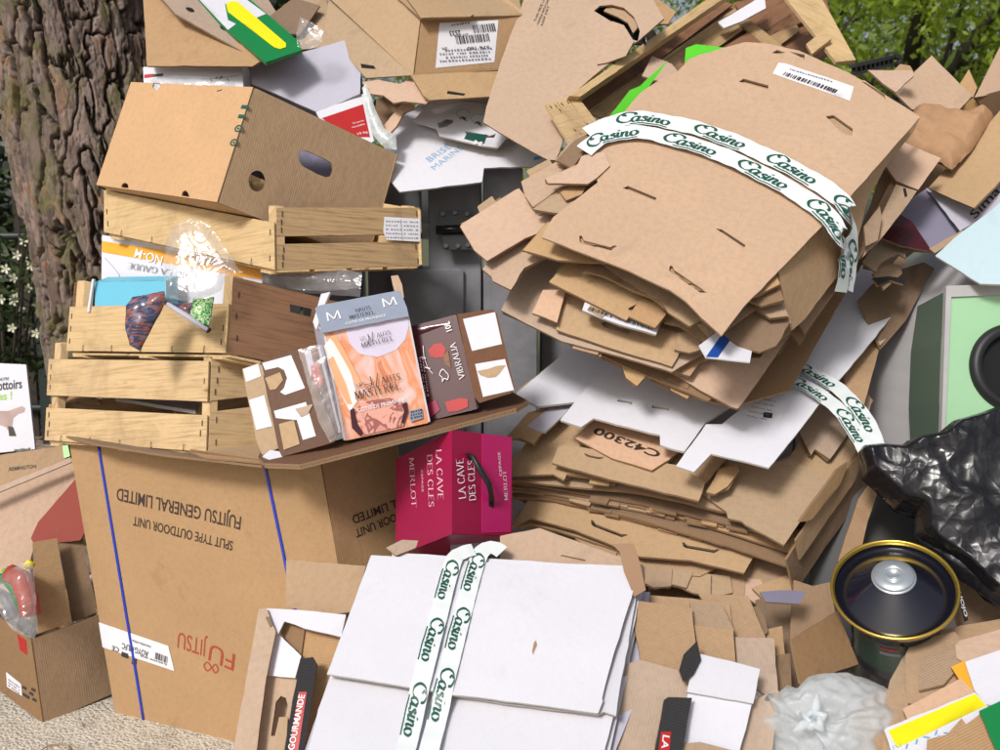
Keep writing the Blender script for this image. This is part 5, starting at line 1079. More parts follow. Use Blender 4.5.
def arc(x0, y0, x1, y1, w_=1.5, d_=5, side=1):
    """a thin cut with hooked ends (hand hole tab)"""
    dx, dy = x1-x0, y1-y0; L = math.hypot(dx, dy); ux, uy = dx/L, dy/L; nx, ny = -uy*side, ux*side
    return [(x0, y0), (x0+nx*d_+ux*2, y0+ny*d_+uy*2), (x0+nx*(d_+1)+ux*5, y0+ny*(d_+1)+uy*5), (x1+nx*(d_+1)-ux*5, y1+ny*(d_+1)-uy*5), (x1, y1+ny*1), (x1-ux*w_, y1), (x1+nx*(d_-w_)-ux*6, y1+ny*(d_-w_)-uy*6), (x0+nx*(d_-w_)+ux*6, y0+ny*(d_-w_)+uy*6), (x0+ux*w_, y0)]
UA = ((541, 228, 2.80), (777, 270, 2.62), (760, 40, 3.22))
LA = ((505, 478, 2.74), (700, 500, 2.60), (860, 300, 3.22))
t = thing('cardboard_bundle', 'upper tilted bundle of flattened brown boxes tied with white and green printed tape', 'cardboard bundle', P(700, 330, 3.0), 'taped cardboard bundles')
UB = t
rows = [
 (-.42, 'kraft_dark', [(560, 330), (600, 300), (760, 330), (850, 250), (870, 250), (790, 390), (737, 405), (640, 375)]),
 (-.385, 'kraft', [(567, 343), (600, 320), (700, 350), (750, 360), (722, 404), (690, 396), (640, 372), (600, 356)]),
 (-.36, 'kraft_gold', [(618, 352), (640, 352), (646, 376), (637, 386), (626, 378)]),
 (-.345, 'kraft_dark', [(568, 340), (640, 350), (720, 390), (708, 401), (640, 372)]),
 (-.33, 'kraft_pink', [(655, 362), (702, 357), (760, 358), (780, 330), (800, 320), (763, 374), (738, 409), (731, 407), (700, 390)]),
 (-.30, 'kraft', [(672, 345), (702, 336), (735, 352), (700, 362), (690, 376), (668, 370)]),
 (-.28, 'kraft_gold', [(740, 352), (770, 310), (792, 330), (770, 346), (752, 350)]),
 (-.27, 'kraft_peach', [(501, 310), (519, 272), (560, 250), (640, 260), (700, 310), (708, 350), (672, 372), (620, 356), (562, 341), (536, 328)]),
 (-.25, 'kraft_gold', [(556, 330), (565, 290), (600, 303), (690, 338), (682, 348), (672, 367), (604, 346)], [[(601, 323), (606, 321), (631, 331), (627, 334), (604, 327)]]),
 (-.235, 'kraft_pink', [(532, 313), (543, 290), (566, 290), (557, 323)]),
 (-.22, 'kraft', [(678, 334), (700, 331), (700, 350), (690, 353), (676, 350)]),
 (-.21, 'kraft_gold', [(664, 300), (690, 296), (722, 334), (716, 350), (698, 338), (680, 326), (664, 322)]),
 (-.20, 'kraft', [(740, 315), (756, 300), (778, 286), (786, 312), (760, 322)]),
 (-.185, 'whitegrey', [(582, 310), (585, 302), (640, 320), (663, 314), (656, 334), (620, 324)]),
 (-.17, 'kraft_gold', [(549, 282), (562, 268), (572, 250), (600, 252), (646, 290), (640, 302), (628, 308), (632, 313), (626, 320)]),
 (-.16, 'kraft', [(628, 316), (642, 297), (662, 305), (666, 314), (655, 328)]),
 (-.15, 'kraft_peach', [(482, 269), (500, 250), (516, 238), (552, 213), (590, 222), (560, 250), (524, 268), (511, 290), (493, 281), (491, 276)]),
 (-.13, 'kraft_dark', [(582, 273), (590, 264), (598, 262), (616, 270), (628, 272), (664, 292), (662, 300), (632, 290), (606, 276), (590, 272)]),
 (-.125, 'kraft_gold', [(592, 256), (624, 262), (666, 286), (704, 318), (690, 326), (668, 312), (660, 300), (640, 290)]),
 (-.115, 'kraft_pink', [(460, 226), (471, 218), (519, 188), (534, 208), (560, 214), (545, 230), (525, 238), (487, 261), (474, 250)]),
 (-.10, 'kraft', [(540, 240), (548, 228), (580, 240), (574, 252), (556, 246)]),
 (-.09, 'kraft_gold', [(523, 250), (548, 222), (600, 225), (620, 262), (590, 262), (558, 260)]),
 (-.075, 'kraft_peach', [(521, 182), (560, 160), (604, 150), (612, 180), (560, 192), (533, 207), (525, 196)]),
 (-.055, 'kraft_gold', [(533, 209), (560, 190), (606, 176), (570, 214), (553, 213)]),
 (-.04, 'kraft', [(560, 192), (572, 184), (586, 186), (582, 194), (566, 200)]),
 (-.03, 'kraft_dark', [(556, 160), (575, 140), (596, 130), (586, 150), (572, 168)]),
 (-.12, 'kraft_dark', [(690, 310), (760, 280), (776, 274), (790, 322), (776, 346), (760, 352), (730, 345)]),
 (-.09, 'kraft', [(690, 300), (760, 280), (776, 274), (788, 316), (770, 318), (756, 308), (726, 330)]),
 (-.06, 'kraft_dark', [(690, 300), (760, 278), (776, 274), (784, 300), (762, 306), (748, 300), (722, 330)]),
 (-.035, 'kraft', [(690, 300), (760, 276), (776, 273), (780, 284), (760, 294), (742, 300), (720, 328)]),
 (-.02, 'kraft_pink', [(545, 178), (577, 166), (582, 156), (604, 152), (610, 166), (598, 177), (588, 184), (548, 183)]),
]
stack(t, UA, rows, 1, .0035, fill=2, twist=.007)
tops = [(541, 231), (553, 211), (598, 177), (586, 160), (592, 146), (640, 90), (668, 72), (676, 70), (690, 56), (700, 52), (745, 39), (765, 40), (800, 48), (850, 72), (920, 117), (849, 198), (777, 271), (745, 303), (722, 333), (703, 316), (686, 298), (669, 286), (620, 262)]
H = [arc(579, 230, 617, 240, 2.5, 6, 1), [(623, 183), (628, 181), (657, 193), (655, 196)], [(716, 225), (722, 226), (746, 243), (744, 246)], arc(670, 262, 708, 289, 3, 4, 1), [(739, 79), (744, 76), (769, 83), (768, 87), (750, 82)], [(826, 115), (834, 114), (853, 128), (852, 135), (846, 134), (838, 128)], [(772, 50), (778, 47), (786, 50), (778, 51)], [(790, 49), (805, 52), (805, 58), (800, 54)], arc(857, 80, 887, 102, 1.6, -3, 1)]
q = Plane(*UA, warp=.005, seed=400); q.fold((846, 196), (655, 85), -.02).fold((612, 262), (760, 108), .02).fold((742, 300), (880, 150), -.025)
S('flattened_box', t, shrink(tops, .985, random.Random(3), 1), q, M['kraft'], None, M['edge'], lift=-.012, t=.006)
top = S('flattened_box', t, tops, q, M['kraft_peach'], M['kraft'], M['edge_p'], lift=0, t=.006, holes=H, amt=.002)
mb = MB(); fr = random.Random(4)      # torn tabs half pushed into the cut holes and creased lines
for (x, y, w_, h_) in ((590, 236, 14, 5), (686, 276, 14, 6), (700, 284, 10, 5), (612, 240, 8, 4)):
    add_sheet(mb, q, [q.px(x-w_/2, y-h_/2), q.px(x+w_/3, y-h_/3), q.px(x+w_/2, y+h_/2), q.px(x-w_/3, y+h_/2)], M['kraft_dark'], M['kraft'], M['edge'], .002, (), -.006, jit=.001, grid=0)
mb.build('torn_tab', t)
sp = Plane((777, 271, 2.64), (918, 118, 3.06), (791, 331, 2.70), warp=.004, seed=9)
S('side_flap', t, [(778, 271.5), (849, 198.5), (919, 119), (914, 131), (884, 170), (868, 200), (852, 262), (838, 276), (806, 318), (791, 331), (786, 312)], sp, M['kraft'], None, M['edge'], lift=.0)
for i, (dl, ol, m) in enumerate(((-.02, [(790, 330), (850, 262), (884, 166), (893, 176), (905, 186), (918, 190), (872, 248), (850, 268), (800, 345)], 'kraft_dark'), (-.01, [(796, 318), (860, 236), (892, 180), (905, 184), (898, 200), (860, 258), (805, 334)], 'kraft_grey'), (0.0, [(883, 162), (904, 142), (941, 158), (918, 190), (896, 181)], 'kraft_pink'), (.002, [(872, 236), (896, 184), (917, 191), (905, 208), (880, 240), (862, 258)], 'kraft'), (.005, [(864, 226), (880, 206), (882, 216), (878, 240), (866, 246)], 'kraft_grey'))):
    S('side_flap', t, ol, Plane((790, 331, 2.74+.04*(3-i)), (915, 140, 3.1+.04*(3-i)), (840, 300, 2.80+.04*(3-i)), warp=.004, seed=90+i), M[m], None, M['edge'])
patch('slot', t, Plane((790, 331, 2.64), (915, 140, 3.0), (840, 300, 2.70), warp=.004, seed=93), [([(903, 188), (906, 188), (907.5, 196), (905, 197)], M['hole_shade'])])  # black patch on the flap paints the shade inside a slot
mb = MB(); bq = Plane(*UA, warp=.004, seed=1)
patch('blue_printed_flap', t, Plane((699, 345, 2.62), (752, 360, 2.60), (760, 303, 2.78), warp=.002, seed=2), [([(699, 345), (706, 340), (730, 321), (760, 302), (782, 306), (790, 318), (765, 342), (753, 345), (750, 362), (706, 357)], M['white']), ([(706, 356.5), (731, 321), (741, 325), (718, 357)], M['blue']), ([(729, 333), (735, 328), (742, 333), (736, 338)], M['kraft_dark'])], t=.004)
# label with barcode on the top
patch('sticker', t, q, [([(779, 60), (786, 61), (854, 86), (850, 100), (773, 71)], M['paper'])])
mb = MB(); barcode(mb, q, (783, 72.5), (835, 92), 6, M['ink'], 44, .0035); scribble(mb, q, (790, 67), (832, 81), 2, M['greyink'], 22, .0035); mb.build('lettering', t)
mb = MB(); q3 = Plane(*UA, warp=.009, seed=31+13); barcode(mb, q3, (588, 309), (652, 329), 4.5, M['ink'], 60, -.175); mb.build('barcode', t)
# printed tape, two overlapping runs of one strip
def P3(pl_, pts, lift): return [pl_.at(*pl_.px(x, y), lift) for x, y in pts]
N0 = q.N; Ns = sp.N; mid = (N0+Ns).normalized()
pA = P3(q, [(588, 132), (612, 121), (640, 117), (680, 124), (720, 136), (770, 158), (810, 180), (838, 200)], .006)+[q.hit(848, 212, .006), sp.hit(850, 230, .008), sp.hit(851, 262, .008), sp.hit(846, 290, .004)]
NA = [N0]*8+[mid, Ns, Ns, Ns]
tape(t, 'tape', pA, NA, .062, M['tape'], words=[(.0, .10+i*.245, .10+i*.245+.17, .052, 1) for i in range(6)])
pB = P3(q, [(584, 150), (604, 137), (640, 133), (680, 142), (720, 155), (770, 180), (806, 202), (828, 220)], .011)+[q.hit(839, 236, .010), sp.hit(841, 250, .012), sp.hit(843, 272, .012), sp.hit(840, 292, .006)]
tape(t, 'tape', pB, NA, .060, M['tape'], lift=.004, words=[(.0, .02+i*.245, .02+i*.245+.17, .050, 1) for i in range(6)])
# ---- lower bundle
t = thing('cardboard_bundle', 'lower leaning bundle of brown and white flattened boxes under the upper taped one', 'cardboard bundle', P(680, 590, 2.75), 'taped cardboard bundles')
rows = [
 (-.50, 'kraft_dark', [(520, 560), (560, 540), (760, 570), (795, 572), (793, 600), (781, 608), (740, 598), (640, 600), (560, 590)]),
 (-.47, 'kraft', [(500, 548), (540, 530), (600, 545), (645, 570), (645, 588), (560, 578), (505, 566)]),
 (-.45, 'kraft_dark', [(640, 572), (700, 560), (760, 560), (770, 590), (740, 596), (690, 590)]),
 (-.44, 'kraft', [(704, 574), (745, 545), (795, 570), (770, 590), (753, 599), (742, 594), (710, 592)]),
 (-.43, 'kraft_pink', [(658, 574), (684, 566), (706, 575), (706, 588), (690, 589)]),
 (-.42, 'kraft_gold', [(752, 588), (794, 572), (796, 590), (782, 608), (764, 600)]),
 (-.40, 'kraft', [(575, 538), (640, 545), (720, 566), (700, 576), (655, 572), (600, 558)]),
 (-.385, 'kraft_gold', [(512, 527), (519, 512), (530, 514), (640, 545), (636, 556), (575, 536), (556, 530), (530, 525)]),
 (-.36, 'kraft_gold', [(512, 527), (530, 496), (600, 500), (760, 505), (820, 522), (796, 570), (786, 562), (754, 556), (744, 573), (690, 560), (640, 556), (575, 530), (530, 518)], [arc(591, 520, 628, 534, 2, 4, 1), arc(682, 542, 720, 549, 2, 4, 1)]),
 (-.35, 'kraft_gold', [(530, 497), (569, 503), (562, 512), (552, 510), (531, 501)]),
 (-.33, 'kraft_dark', [(506, 486), (560, 480), (700, 505), (800, 535), (835, 500), (812, 545), (786, 566), (740, 550), (640, 520), (560, 500), (514, 497)]),
 (-.315, 'kraft', [(504, 482), (560, 476), (700, 500), (800, 530), (790, 552), (740, 536), (640, 506), (560, 490), (508, 490)]),
 (-.30, 'kraft_grey', [(502, 480), (560, 474), (690, 498), (780, 524), (774, 536), (700, 515), (600, 494), (506, 486)]),
 (-.28, 'kraft', [(790, 470), (830, 440), (868, 424), (872, 446), (838, 487), (800, 520)]),
 (-.26, 'kraft_gold', [(782, 470), (800, 440), (850, 410), (870, 436), (844, 470), (838, 486), (824, 478)]),
 (-.25, 'kraft', [(500, 477), (536, 430), (560, 420), (640, 430), (727, 458), (730, 490), (726, 512), (640, 492), (567, 486), (508, 480)]),
 (-.235, 'kraft_gold', [(690, 485), (730, 462), (769, 464), (792, 458), (828, 479), (784, 545), (745, 524), (742, 521), (728, 518), (726, 511)]),
 (-.22, 'kraft_peach', [(798, 430), (828, 391), (845, 392), (860, 410), (844, 440), (830, 459), (815, 449), (811, 455)]),
 (-.21, 'kraft_peach', [(820, 395), (836, 366), (850, 370), (872, 400), (866, 424), (848, 412)]),
 (-.20, 'kraft_gold', [(500, 476), (536, 431), (560, 420), (620, 425), (700, 452), (727, 458), (706, 483), (699, 492), (640, 484), (567, 474), (564, 480), (553, 474)]),
 (-.185, 'kraft_gold', [(706, 492), (720, 470), (736, 465), (740, 470), (728, 486), (715, 494)]),
 (-.175, 'kraft_gold', [(552, 463), (558, 446), (566, 444), (680, 466), (705, 483), (699, 501), (610, 479)], [arc(584, 453, 604, 457, 1, 2, 1)]),
 (-.16, 'kraft_pink', [(575, 438), (594, 420), (650, 428), (682, 448), (668, 460), (652, 470), (612, 458)]),
 (-.145, 'kraft_gold', [(505, 439), (528, 412), (545, 408), (548, 424), (534, 444), (520, 438)]),
 (-.14, 'lilac', [(527, 426), (548, 408), (580, 396), (562, 416), (545, 432), (536, 430)]),
 (-.12, 'white', [(514, 395), (570, 348), (612, 362), (660, 372), (700, 386), (640, 404), (600, 404), (575, 402), (538, 406)]),
 (-.10, 'white', [(560, 420), (586, 388), (609, 361), (680, 364), (740, 400), (706, 422), (684, 452), (660, 445), (660, 435), (650, 433), (594, 418), (581, 427)], [[(617, 400.5), (619, 399), (632, 402), (632, 404.5), (629, 403), (619, 401.5)], [(651, 406.5), (653, 405), (669, 408.5), (669, 411), (666, 409.5), (653, 408)]]),
]
zr = random.Random(12); thin = []
for k in range(7):
    thin.append((-.292-.011*k, zr.choice(['kraft', 'kraft_grey', 'kraft_gold', 'kraft_dark']), notchy([(503+k*1.5+zr.uniform(-2, 4), 481+k*2.6), (560, 476+k*3), (690, 497+k*3.6), (792+zr.uniform(-8, 6), 526+k*4.4), (776, 536+k*4), (640, 503+k*4), (560, 489+k*3.2)], zr, 4)))
for k in range(7):
    x = 648+k*19+zr.uniform(-5, 5); y = 566+k*2.5; thin.append((-.395-.008*k, zr.choice(['kraft', 'kraft_gold', 'kraft_pink']), [(x, y), (x+26, y+3), (x+24+zr.uniform(-6, 6), y+22+zr.uniform(-3, 8)), (x+8, y+19+zr.uniform(-4, 6)), (x-8, y+14)]))
rows = sorted(rows+thin, key=lambda q_: q_[0])
ls = stack(t, LA, rows, 2, .0035, fill=2, twist=.006)
q2 = Plane(*LA, warp=.006, seed=500)
S('flattened_box', t, [(840, 330), (856, 290), (880, 280), (904, 250), (910, 300), (884, 330), (860, 420), (846, 400)], q2, M['kraft'], None, M['edge'], lift=-.13)
S('flattened_box', t, [(866, 300), (884, 276), (898, 290), (906, 320), (880, 345), (874, 330)], q2, M['kraft_pink'], None, M['edge'], lift=-.105)
q3 = Plane(*LA, warp=.003, seed=502); q3.bend = (.25, 0, .75, .1)
wh = [(676, 466), (706, 424), (722, 424), (745, 405), (792, 352), (830, 318), (856, 267), (872, 271), (901, 298), (893, 304), (896, 311), (846, 372), (830, 391), (769, 468), (711, 454), (694, 472)]
S('flattened_box', t, wh, q2, M['white'], M['kraft'], M['edge_w'], lift=-.07, t=.006)
S('flattened_box', t, [(700, 350), (760, 366), (790, 326), (806, 316), (800, 336), (737, 409), (729, 404)], q2, M['kraft_pink'], None, M['edge'], lift=-.02)
S('crease_strip', t, [(729, 404), (738, 408), (800, 336), (835, 290), (850, 262), (846, 256), (790, 330)], q2, M['kraft'], None, M['edge'], lift=-.008)
mb = MB(); add_sheet(mb, q2, [q2.px(*p, -.068) for p in ((752, 378), (798, 376), (776, 428), (738, 408))], M['paper'], t=.0006, lift=-.0685, clean=True, grid=.05); mb.build('sticker', t)
mb = MB(); barcode(mb, q2, (764, 387), (784, 391), 7, M['ink'], 26, -.0665); put(mb, q2, font_mesh('3', .02), (772, 376), (777, 377), 7, M['ink'], lift=-.0665)
put(mb, q2, ([(0, 0), (1, 0), (1, 1), (0, 1)], [(0, 1, 2, 3)]), (763, 417), (772, 418), 8, M['ink'], lift=-.0665)
for k in range(5): scribble(mb, q2, (756-k*2.4, 398+k*4.4), (776-k*2.4, 402+k*4.4), 1.6, M['greyink'], 16, -.0665, k)
q42 = ls[[i for i, r_ in enumerate(rows) if r_[0] == -.16][0]]
put(mb, q42[1], font_mesh('C42300', .025), (662, 452), (597, 427), 10, M['brown_ink'], lift=q42[2]+.0015); mb.build('lettering', t)
sd_ = Plane((783, 560, 2.70), (872, 432, 3.0), (796, 600, 2.78), warp=.004, seed=9)
for i, (ol, m) in enumerate((([(786, 560), (866, 440), (880, 436), (868, 488), (800, 585), (796, 600)], 'kraft_dark'), ([(796, 540), (852, 462), (866, 446), (856, 480), (814, 540), (800, 560)], 'kraft'), ([(800, 522), (836, 470), (848, 462), (840, 484), (812, 520)], 'kraft_gold'))):
    S('side_flap', t, ol, Plane((783, 560, 2.76-.03*i), (872, 432, 3.06-.03*i), (796, 600, 2.84-.03*i), warp=.005, seed=9+i), M[m], None, M['edge'])
pA = P3(q2, [(788, 352), (806, 356), (830, 368), (850, 384), (866, 404), (876, 424), (880, 446)], -.055); pB = P3(q2, [(786, 368), (806, 374), (826, 386), (846, 404), (860, 424), (870, 442)], -.048)
tape(t, 'tape', pA, q2.N, .050, M['tape'], words=[(0, .01+i*.22, .17+i*.22, .045, 1) for i in range(2)]); tape(t, 'tape', pB, q2.N, .048, M['tape'], lift=.004, words=[(0, -.0+i*.20, .15+i*.20, .042, 1) for i in range(2)])
# ---- white bundle in front
t = thing('cardboard_bundle', 'front bundle of plain white flattened boxes tied with white and green printed tape', 'cardboard bundle', P(450, 760, 2.4), 'taped cardboard bundles')
WA = ((372, 555, 2.70), (632, 572, 2.62), (333, 675, 2.40))
for i, (lift, ol, m) in enumerate(((-.075, [(350, 640), (380, 575), (632, 590), (650, 592), (640, 690), (612, 760), (300, 765), (322, 700)], 'lilac'), (-.055, [(340, 650), (376, 560), (634, 577), (644, 586), (626, 680), (606, 768), (302, 768), (326, 690)], 'white'), (-.035, [(332, 672), (380, 560), (634, 576), (639, 600), (620, 690), (600, 770), (306, 770), (318, 712)], 'white'), (-.018, [(332, 676), (374, 557), (634, 574), (638, 588), (618, 700), (616, 716), (604, 712), (598, 715), (500, 702)], 'whitegrey'))):
    S('flattened_box', t, ol, Plane(*WA, warp=.006, seed=600+i), M[m], M['kraft'], M['edge_w'], lift=lift, t=.005)
qw = Plane(*WA, warp=.007, seed=610)
S('flattened_box', t, [(392, 553), (625, 566), (625, 574), (392, 561)], qw, M['white'], None, M['edge_w'], lift=-.008, t=.004)
S('flattened_box', t, [(371, 555), (386, 556), (500, 563), (625, 572), (627, 578), (637, 580), (612, 660), (602, 698), (603, 701), (598, 713), (440, 692), (327, 674)], qw, M['white'], M['kraft'], M['edge_w'], lift=0, t=.005)
pA = P3(qw, [(502, 553), (492, 548), (483, 552), (476, 566), (461, 622), (446, 680)], .003)+P3(Plane(*WA, warp=.006, seed=602), [(437, 712), (424, 762)], -.02); pB = P3(qw, [(474, 552), (462, 556), (453, 566), (438, 622), (423, 678)], .008)+P3(Plane(*WA, warp=.006, seed=602), [(414, 710), (401, 764)], -.015)
tape(t, 'tape', pA, qw.N, .046, M['tape'], words=[(0, .075+i*.185, .21+i*.185, .042, 1) for i in range(3)]); tape(t, 'tape', pB, qw.N, .046, M['tape'], lift=.003, words=[(0, .07+i*.19, .205+i*.19, .042, 1) for i in range(3)])
patch('speck', t, qw, [([(534, 643), (536, 641), (537, 646), (535, 650), (533, 655), (532, 652)], M['wood_old'])])
# ------------------------------------------------------------------ right side and foreground
def one(name, ol, A3, m, label, cat='cardboard piece', d=None, t=.006, back=None, warp=.004, seed=0, group=None, **k):
    q = Plane(*A3, warp=warp, seed=seed); wt = m in ('white', 'whitegrey', 'lilac', 'paleblue')
    o = S(name, None, ol, q, M[m], M[back] if back else None, M['edge_w'] if wt else M['edge'], t=t, **k); tag(o, label, cat, group); return o, q
# open boxes top right
t = thing('open_carton', 'open brown carton with raised flaps at the upper right, in front of the leafy trees', 'carton', P(960, 170, 3.5))
def part(name, ol, A3, m, seed=0, warp=.004, edge=None, **k): return S(name, t, ol, Plane(*A3, warp=warp, seed=seed), M[m], None, edge or M['edge'], **k)
part('raised_flap', [(894, 92), (932, 55), (972, 96), (953, 116), (940, 112), (912, 109)], ((894, 92, 3.5), (971, 97, 3.5), (932, 55, 3.62)), 'kraft_peach', 1)
part('raised_flap', [(974, 97), (1000, 46), (1012, 30), (1030, 80), (1010, 90)], ((974, 97, 3.45), (1020, 85, 3.3), (1005, 40, 3.5)), 'kraft_peach', 2)
part('inner_wall', [(975, 98), (1012, 87), (1030, 130), (990, 119)], ((975, 98, 3.46), (1012, 88, 3.3), (990, 119, 3.44)), 'kraft_dark', 3)
part('inner_wall', [(952, 116), (973, 98), (991, 119), (985, 135), (950, 130)], ((952, 116, 3.52), (973, 98, 3.47), (985, 125, 3.5)), 'kraft_ocher', 4)
part('small_flap', [(960, 84), (969, 69), (977, 88), (973, 98)], ((960, 84, 3.6), (977, 88, 3.58), (969, 69, 3.62)), 'kraft', 5)
part('front_wall', [(890, 108), (952, 118), (992, 122), (1000, 200), (900, 200)], ((890, 108, 3.62), (1000, 122, 3.6), (900, 190, 3.6)), 'kraft_dark', 6)
one('torn_piece', [(868, 70), (912, 71), (914, 76), (896, 92), (884, 84)], ((868, 70, 3.3), (912, 72, 3.3), (890, 92, 3.2)), 'kraft_pink', 'pale pinkish flap end just behind the upper bundle, near the black tray', 'cardboard scrap')
one('torn_piece', [(894, 70), (900, 64), (910, 66), (914, 73)], ((894, 70, 3.4), (912, 72, 3.4), (900, 60, 3.45)), 'kraft', 'tiny brown flap tip beside the black tray', 'cardboard scrap')
M['kraftpaper'] = card('crumpled kraft paper', (.42, .25, .14), ribs=0, dirt=.1)
kp = pl3((900, 130, 3.35), (990, 120, 3.3), (940, 165, 3.2), 0)
o = crinkle('packing_paper', None, [(898, 132), (914, 110), (940, 108), (962, 118), (980, 110), (994, 118), (972, 150), (952, 170), (930, 160), (905, 150)], kp, M['kraftpaper'], .04, 44, 61, belly=.05, fq=(6, 14, 34)); tag(o, 'crumpled brown packing paper inside the open cartons at the upper right', 'packing paper')
# black tray
t = thing('plastic_tray', 'black perforated plastic tray edge on top behind the upper taped bundle', 'tray', P(875, 68, 3.35)); mb = MB()
a, b = P(852, 70, 3.3), P(893, 60, 3.55); d = (b-a); u = d.normalized(); n_ = V((0, 0, 1)); s2 = u.cross(n_)
mb.box((a+b)/2+V((0, 0, .012)), d/2, s2*.012, V((0, 0, .006)), M['rubber']); mb.box((a+b)/2-V((0, 0, .014)), d/2, s2*.012, V((0, 0, .005)), M['rubber'])
for k in range(9): mb.box(a+d*((k+.5)/9), u*.006, s2*.008, V((0, 0, .016)), M['rubber'])
mb.tube([b+V((-.02, 0, .014)), b+V((.02, 0, .01)), b+V((.028, 0, -.004)), b+V((.01, 0, -.02))], .011, M['rubber'], 8); mb.build('rim', t)
# lilac lined box with black script and gold flap
t = thing('open_carton', 'open box lined grey lilac with black script lettering, half under the pale blue sheet', 'carton', P(950, 240, 3.2))
part('inner_wall', [(880, 240), (902, 206), (927, 188), (959, 231), (932, 252), (905, 250)], ((880, 240, 3.2), (927, 188, 3.3), (932, 252, 3.15)), 'violet', 11)
part('patterned_wall', [(876, 236), (896, 212), (912, 222), (932, 252), (900, 246)], ((876, 236, 3.14), (900, 212, 3.2), (932, 252, 3.1)), 'dark_wine', 12)
part('inner_wall', [(926, 188), (940, 192), (1015, 170), (1015, 200), (985, 216), (960, 231)], ((926, 188, 3.28), (1010, 180, 3.1), (960, 231, 3.14)), 'lilac', 13, edge=M['edge_w'])
write(t, Plane((926, 188, 3.28), (1010, 180, 3.1), (960, 231, 3.14), warp=.004, seed=13), [('Sima', (975, 219), (1001, 191), 10, .01, .2)], M['ink'])
mb = MB(); vq = Plane((880, 240, 3.2), (927, 188, 3.3), (932, 252, 3.15), warp=.004, seed=11)
put(mb, vq, nib([[(0, 0), (.5, .4), (1, .1), (1.6, .5)], [(0, .6), (.7, 1), (1.4, .9)], [(1.8, 0), (2.1, .8), (2.6, .1)]], .16, .4), (906, 238), (920, 234), 12, M['ink'], lift=.002); mb.build('script_mark', t)
part('gold_flap', [(928, 188), (984, 129), (1006, 104), (1016, 102), (1020, 160), (974, 208)], ((928, 188, 3.24), (974, 208, 3.05), (1000, 110, 3.3)), 'kraft_gold', 14)
part('rim_edge', [(929, 248), (962, 230), (967, 232), (935, 253)], ((929, 248, 3.08), (962, 230, 3.1), (935, 253, 3.06)), 'kraft', 15)
o, q = one('blue_sheet', [(935, 256), (962, 232), (988, 213), (1012, 192), (1030, 180), (1030, 268), (1000, 284), (980, 283)], ((935, 256, 2.98), (1000, 205, 3.05), (980, 283, 2.86)), 'paleblue', 'pale blue glossy sheet lying on top of the grey recycling container', 'cardboard sheet', back='kraft', seed=16)
mb = MB(); mb.tube([q.at(*q.px(x, y), -.0005) for x, y in ((963, 232), (980, 242), (1005, 258))], .0015, M['paleblue'], 6); mb.build('crease', o)
for i, (ol, m, d, lb_) in enumerate((
    ([(862, 262), (879, 240), (904, 246), (906, 258), (898, 254), (882, 262), (876, 272)], 'kraft_gold', 3.1, 'curled golden flap beside the right edge of the upper bundle'),
    ([(872, 274), (884, 262), (900, 266), (902, 274), (884, 290)], 'kraft', 3.12, 'brown flap wedged just under the curled golden flap'),
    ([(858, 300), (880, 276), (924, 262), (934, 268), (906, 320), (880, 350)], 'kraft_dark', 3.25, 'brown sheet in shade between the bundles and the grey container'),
    ([(872, 278), (890, 276), (908, 278), (904, 284), (890, 280), (878, 286)], 'blackmetal', 3.08, 'black curved scrap in the gap right of the upper bundle'))):
    one('torn_piece', ol, ((ol[0][0], ol[0][1], d), (ol[2][0], ol[2][1], d+.08), (ol[-1][0], ol[-1][1]+3, d-.05)), m, lb_, 'cardboard scrap' if i < 3 else 'scrap', seed=20+i)
# black rubbish bag
q_ = NT('black bin liner'); v = q_.mapping((1, 1, 1), 'Object'); q_.b.inputs['Base Color'].default_value = (.010, .010, .013, 1); q_.l(q_.ramp(q_.noise(v, 9, 4), [(.3, (.16,)*3), (.7, (.34,)*3)]), q_.b.inputs['Roughness']); q_.b.inputs['Specular IOR Level'].default_value = .3; q_.b.inputs['Coat Weight'].default_value = .0

def crush(q, v, sc_, dist, st):
    # creased film: cell borders of a distorted cell pattern stand up as sharp ridges
    n = q.n('TexNoise'); n.inputs['Scale'].default_value = sc_*.6; n.inputs['Detail'].default_value = 3; q.l(v, n.inputs['Vector'])
    mx = q.n('VectorMath', operation='MULTIPLY_ADD'); q.l(n.outputs['Color'], mx.inputs[0]); mx.inputs[1].default_value = (.09, .09, .09); q.l(v, mx.inputs[2])
    o = None
    for k, s_ in enumerate((sc_, sc_*2.3)):
        vo = q.n('TexVoronoi', feature='DISTANCE_TO_EDGE'); vo.inputs['Scale'].default_value = s_; q.l(mx.outputs[0], vo.inputs['Vector'])
        h = q.math('MULTIPLY', q.math('MINIMUM', vo.outputs['Distance'], .35), -1.0/(1+k*1.3)); o = h if o is None else q.math('ADD', o, h)
    return o
q_.bump(crush(q_, v, 9, 0, 0), .5, .018); M['liner'] = q_.m
gb = pl3((857, 470, 2.75), (1010, 450, 2.65), (940, 560, 2.62), 0)
t = thing('rubbish_bag', 'shiny black bin bag slumped in front of the grey recycling container', 'bag', P(960, 590, 2.7))
crinkle('film', t, [(857, 455), (862, 448), (880, 445), (900, 447), (914, 440), (936, 436), (950, 424), (975, 416), (1020, 400), (1060, 420), (1060, 640), (1020, 618), (985, 600), (955, 570), (928, 552), (914, 536), (914, 518), (895, 512), (876, 492), (862, 480)], gb, M['liner'], .040, 130, 71, belly=.13, fq=(4.5, 11, 26))
crinkle('hanging_skirt', t, [(918, 540), (1000, 545), (1060, 560), (1060, 660), (1004, 612), (975, 590), (940, 568)], pl3((918, 540, 2.62), (1020, 560, 2.5), (960, 590, 2.55), 0), M['liner'], .016, 60, 75, belly=.03, fq=(5, 12, 26))
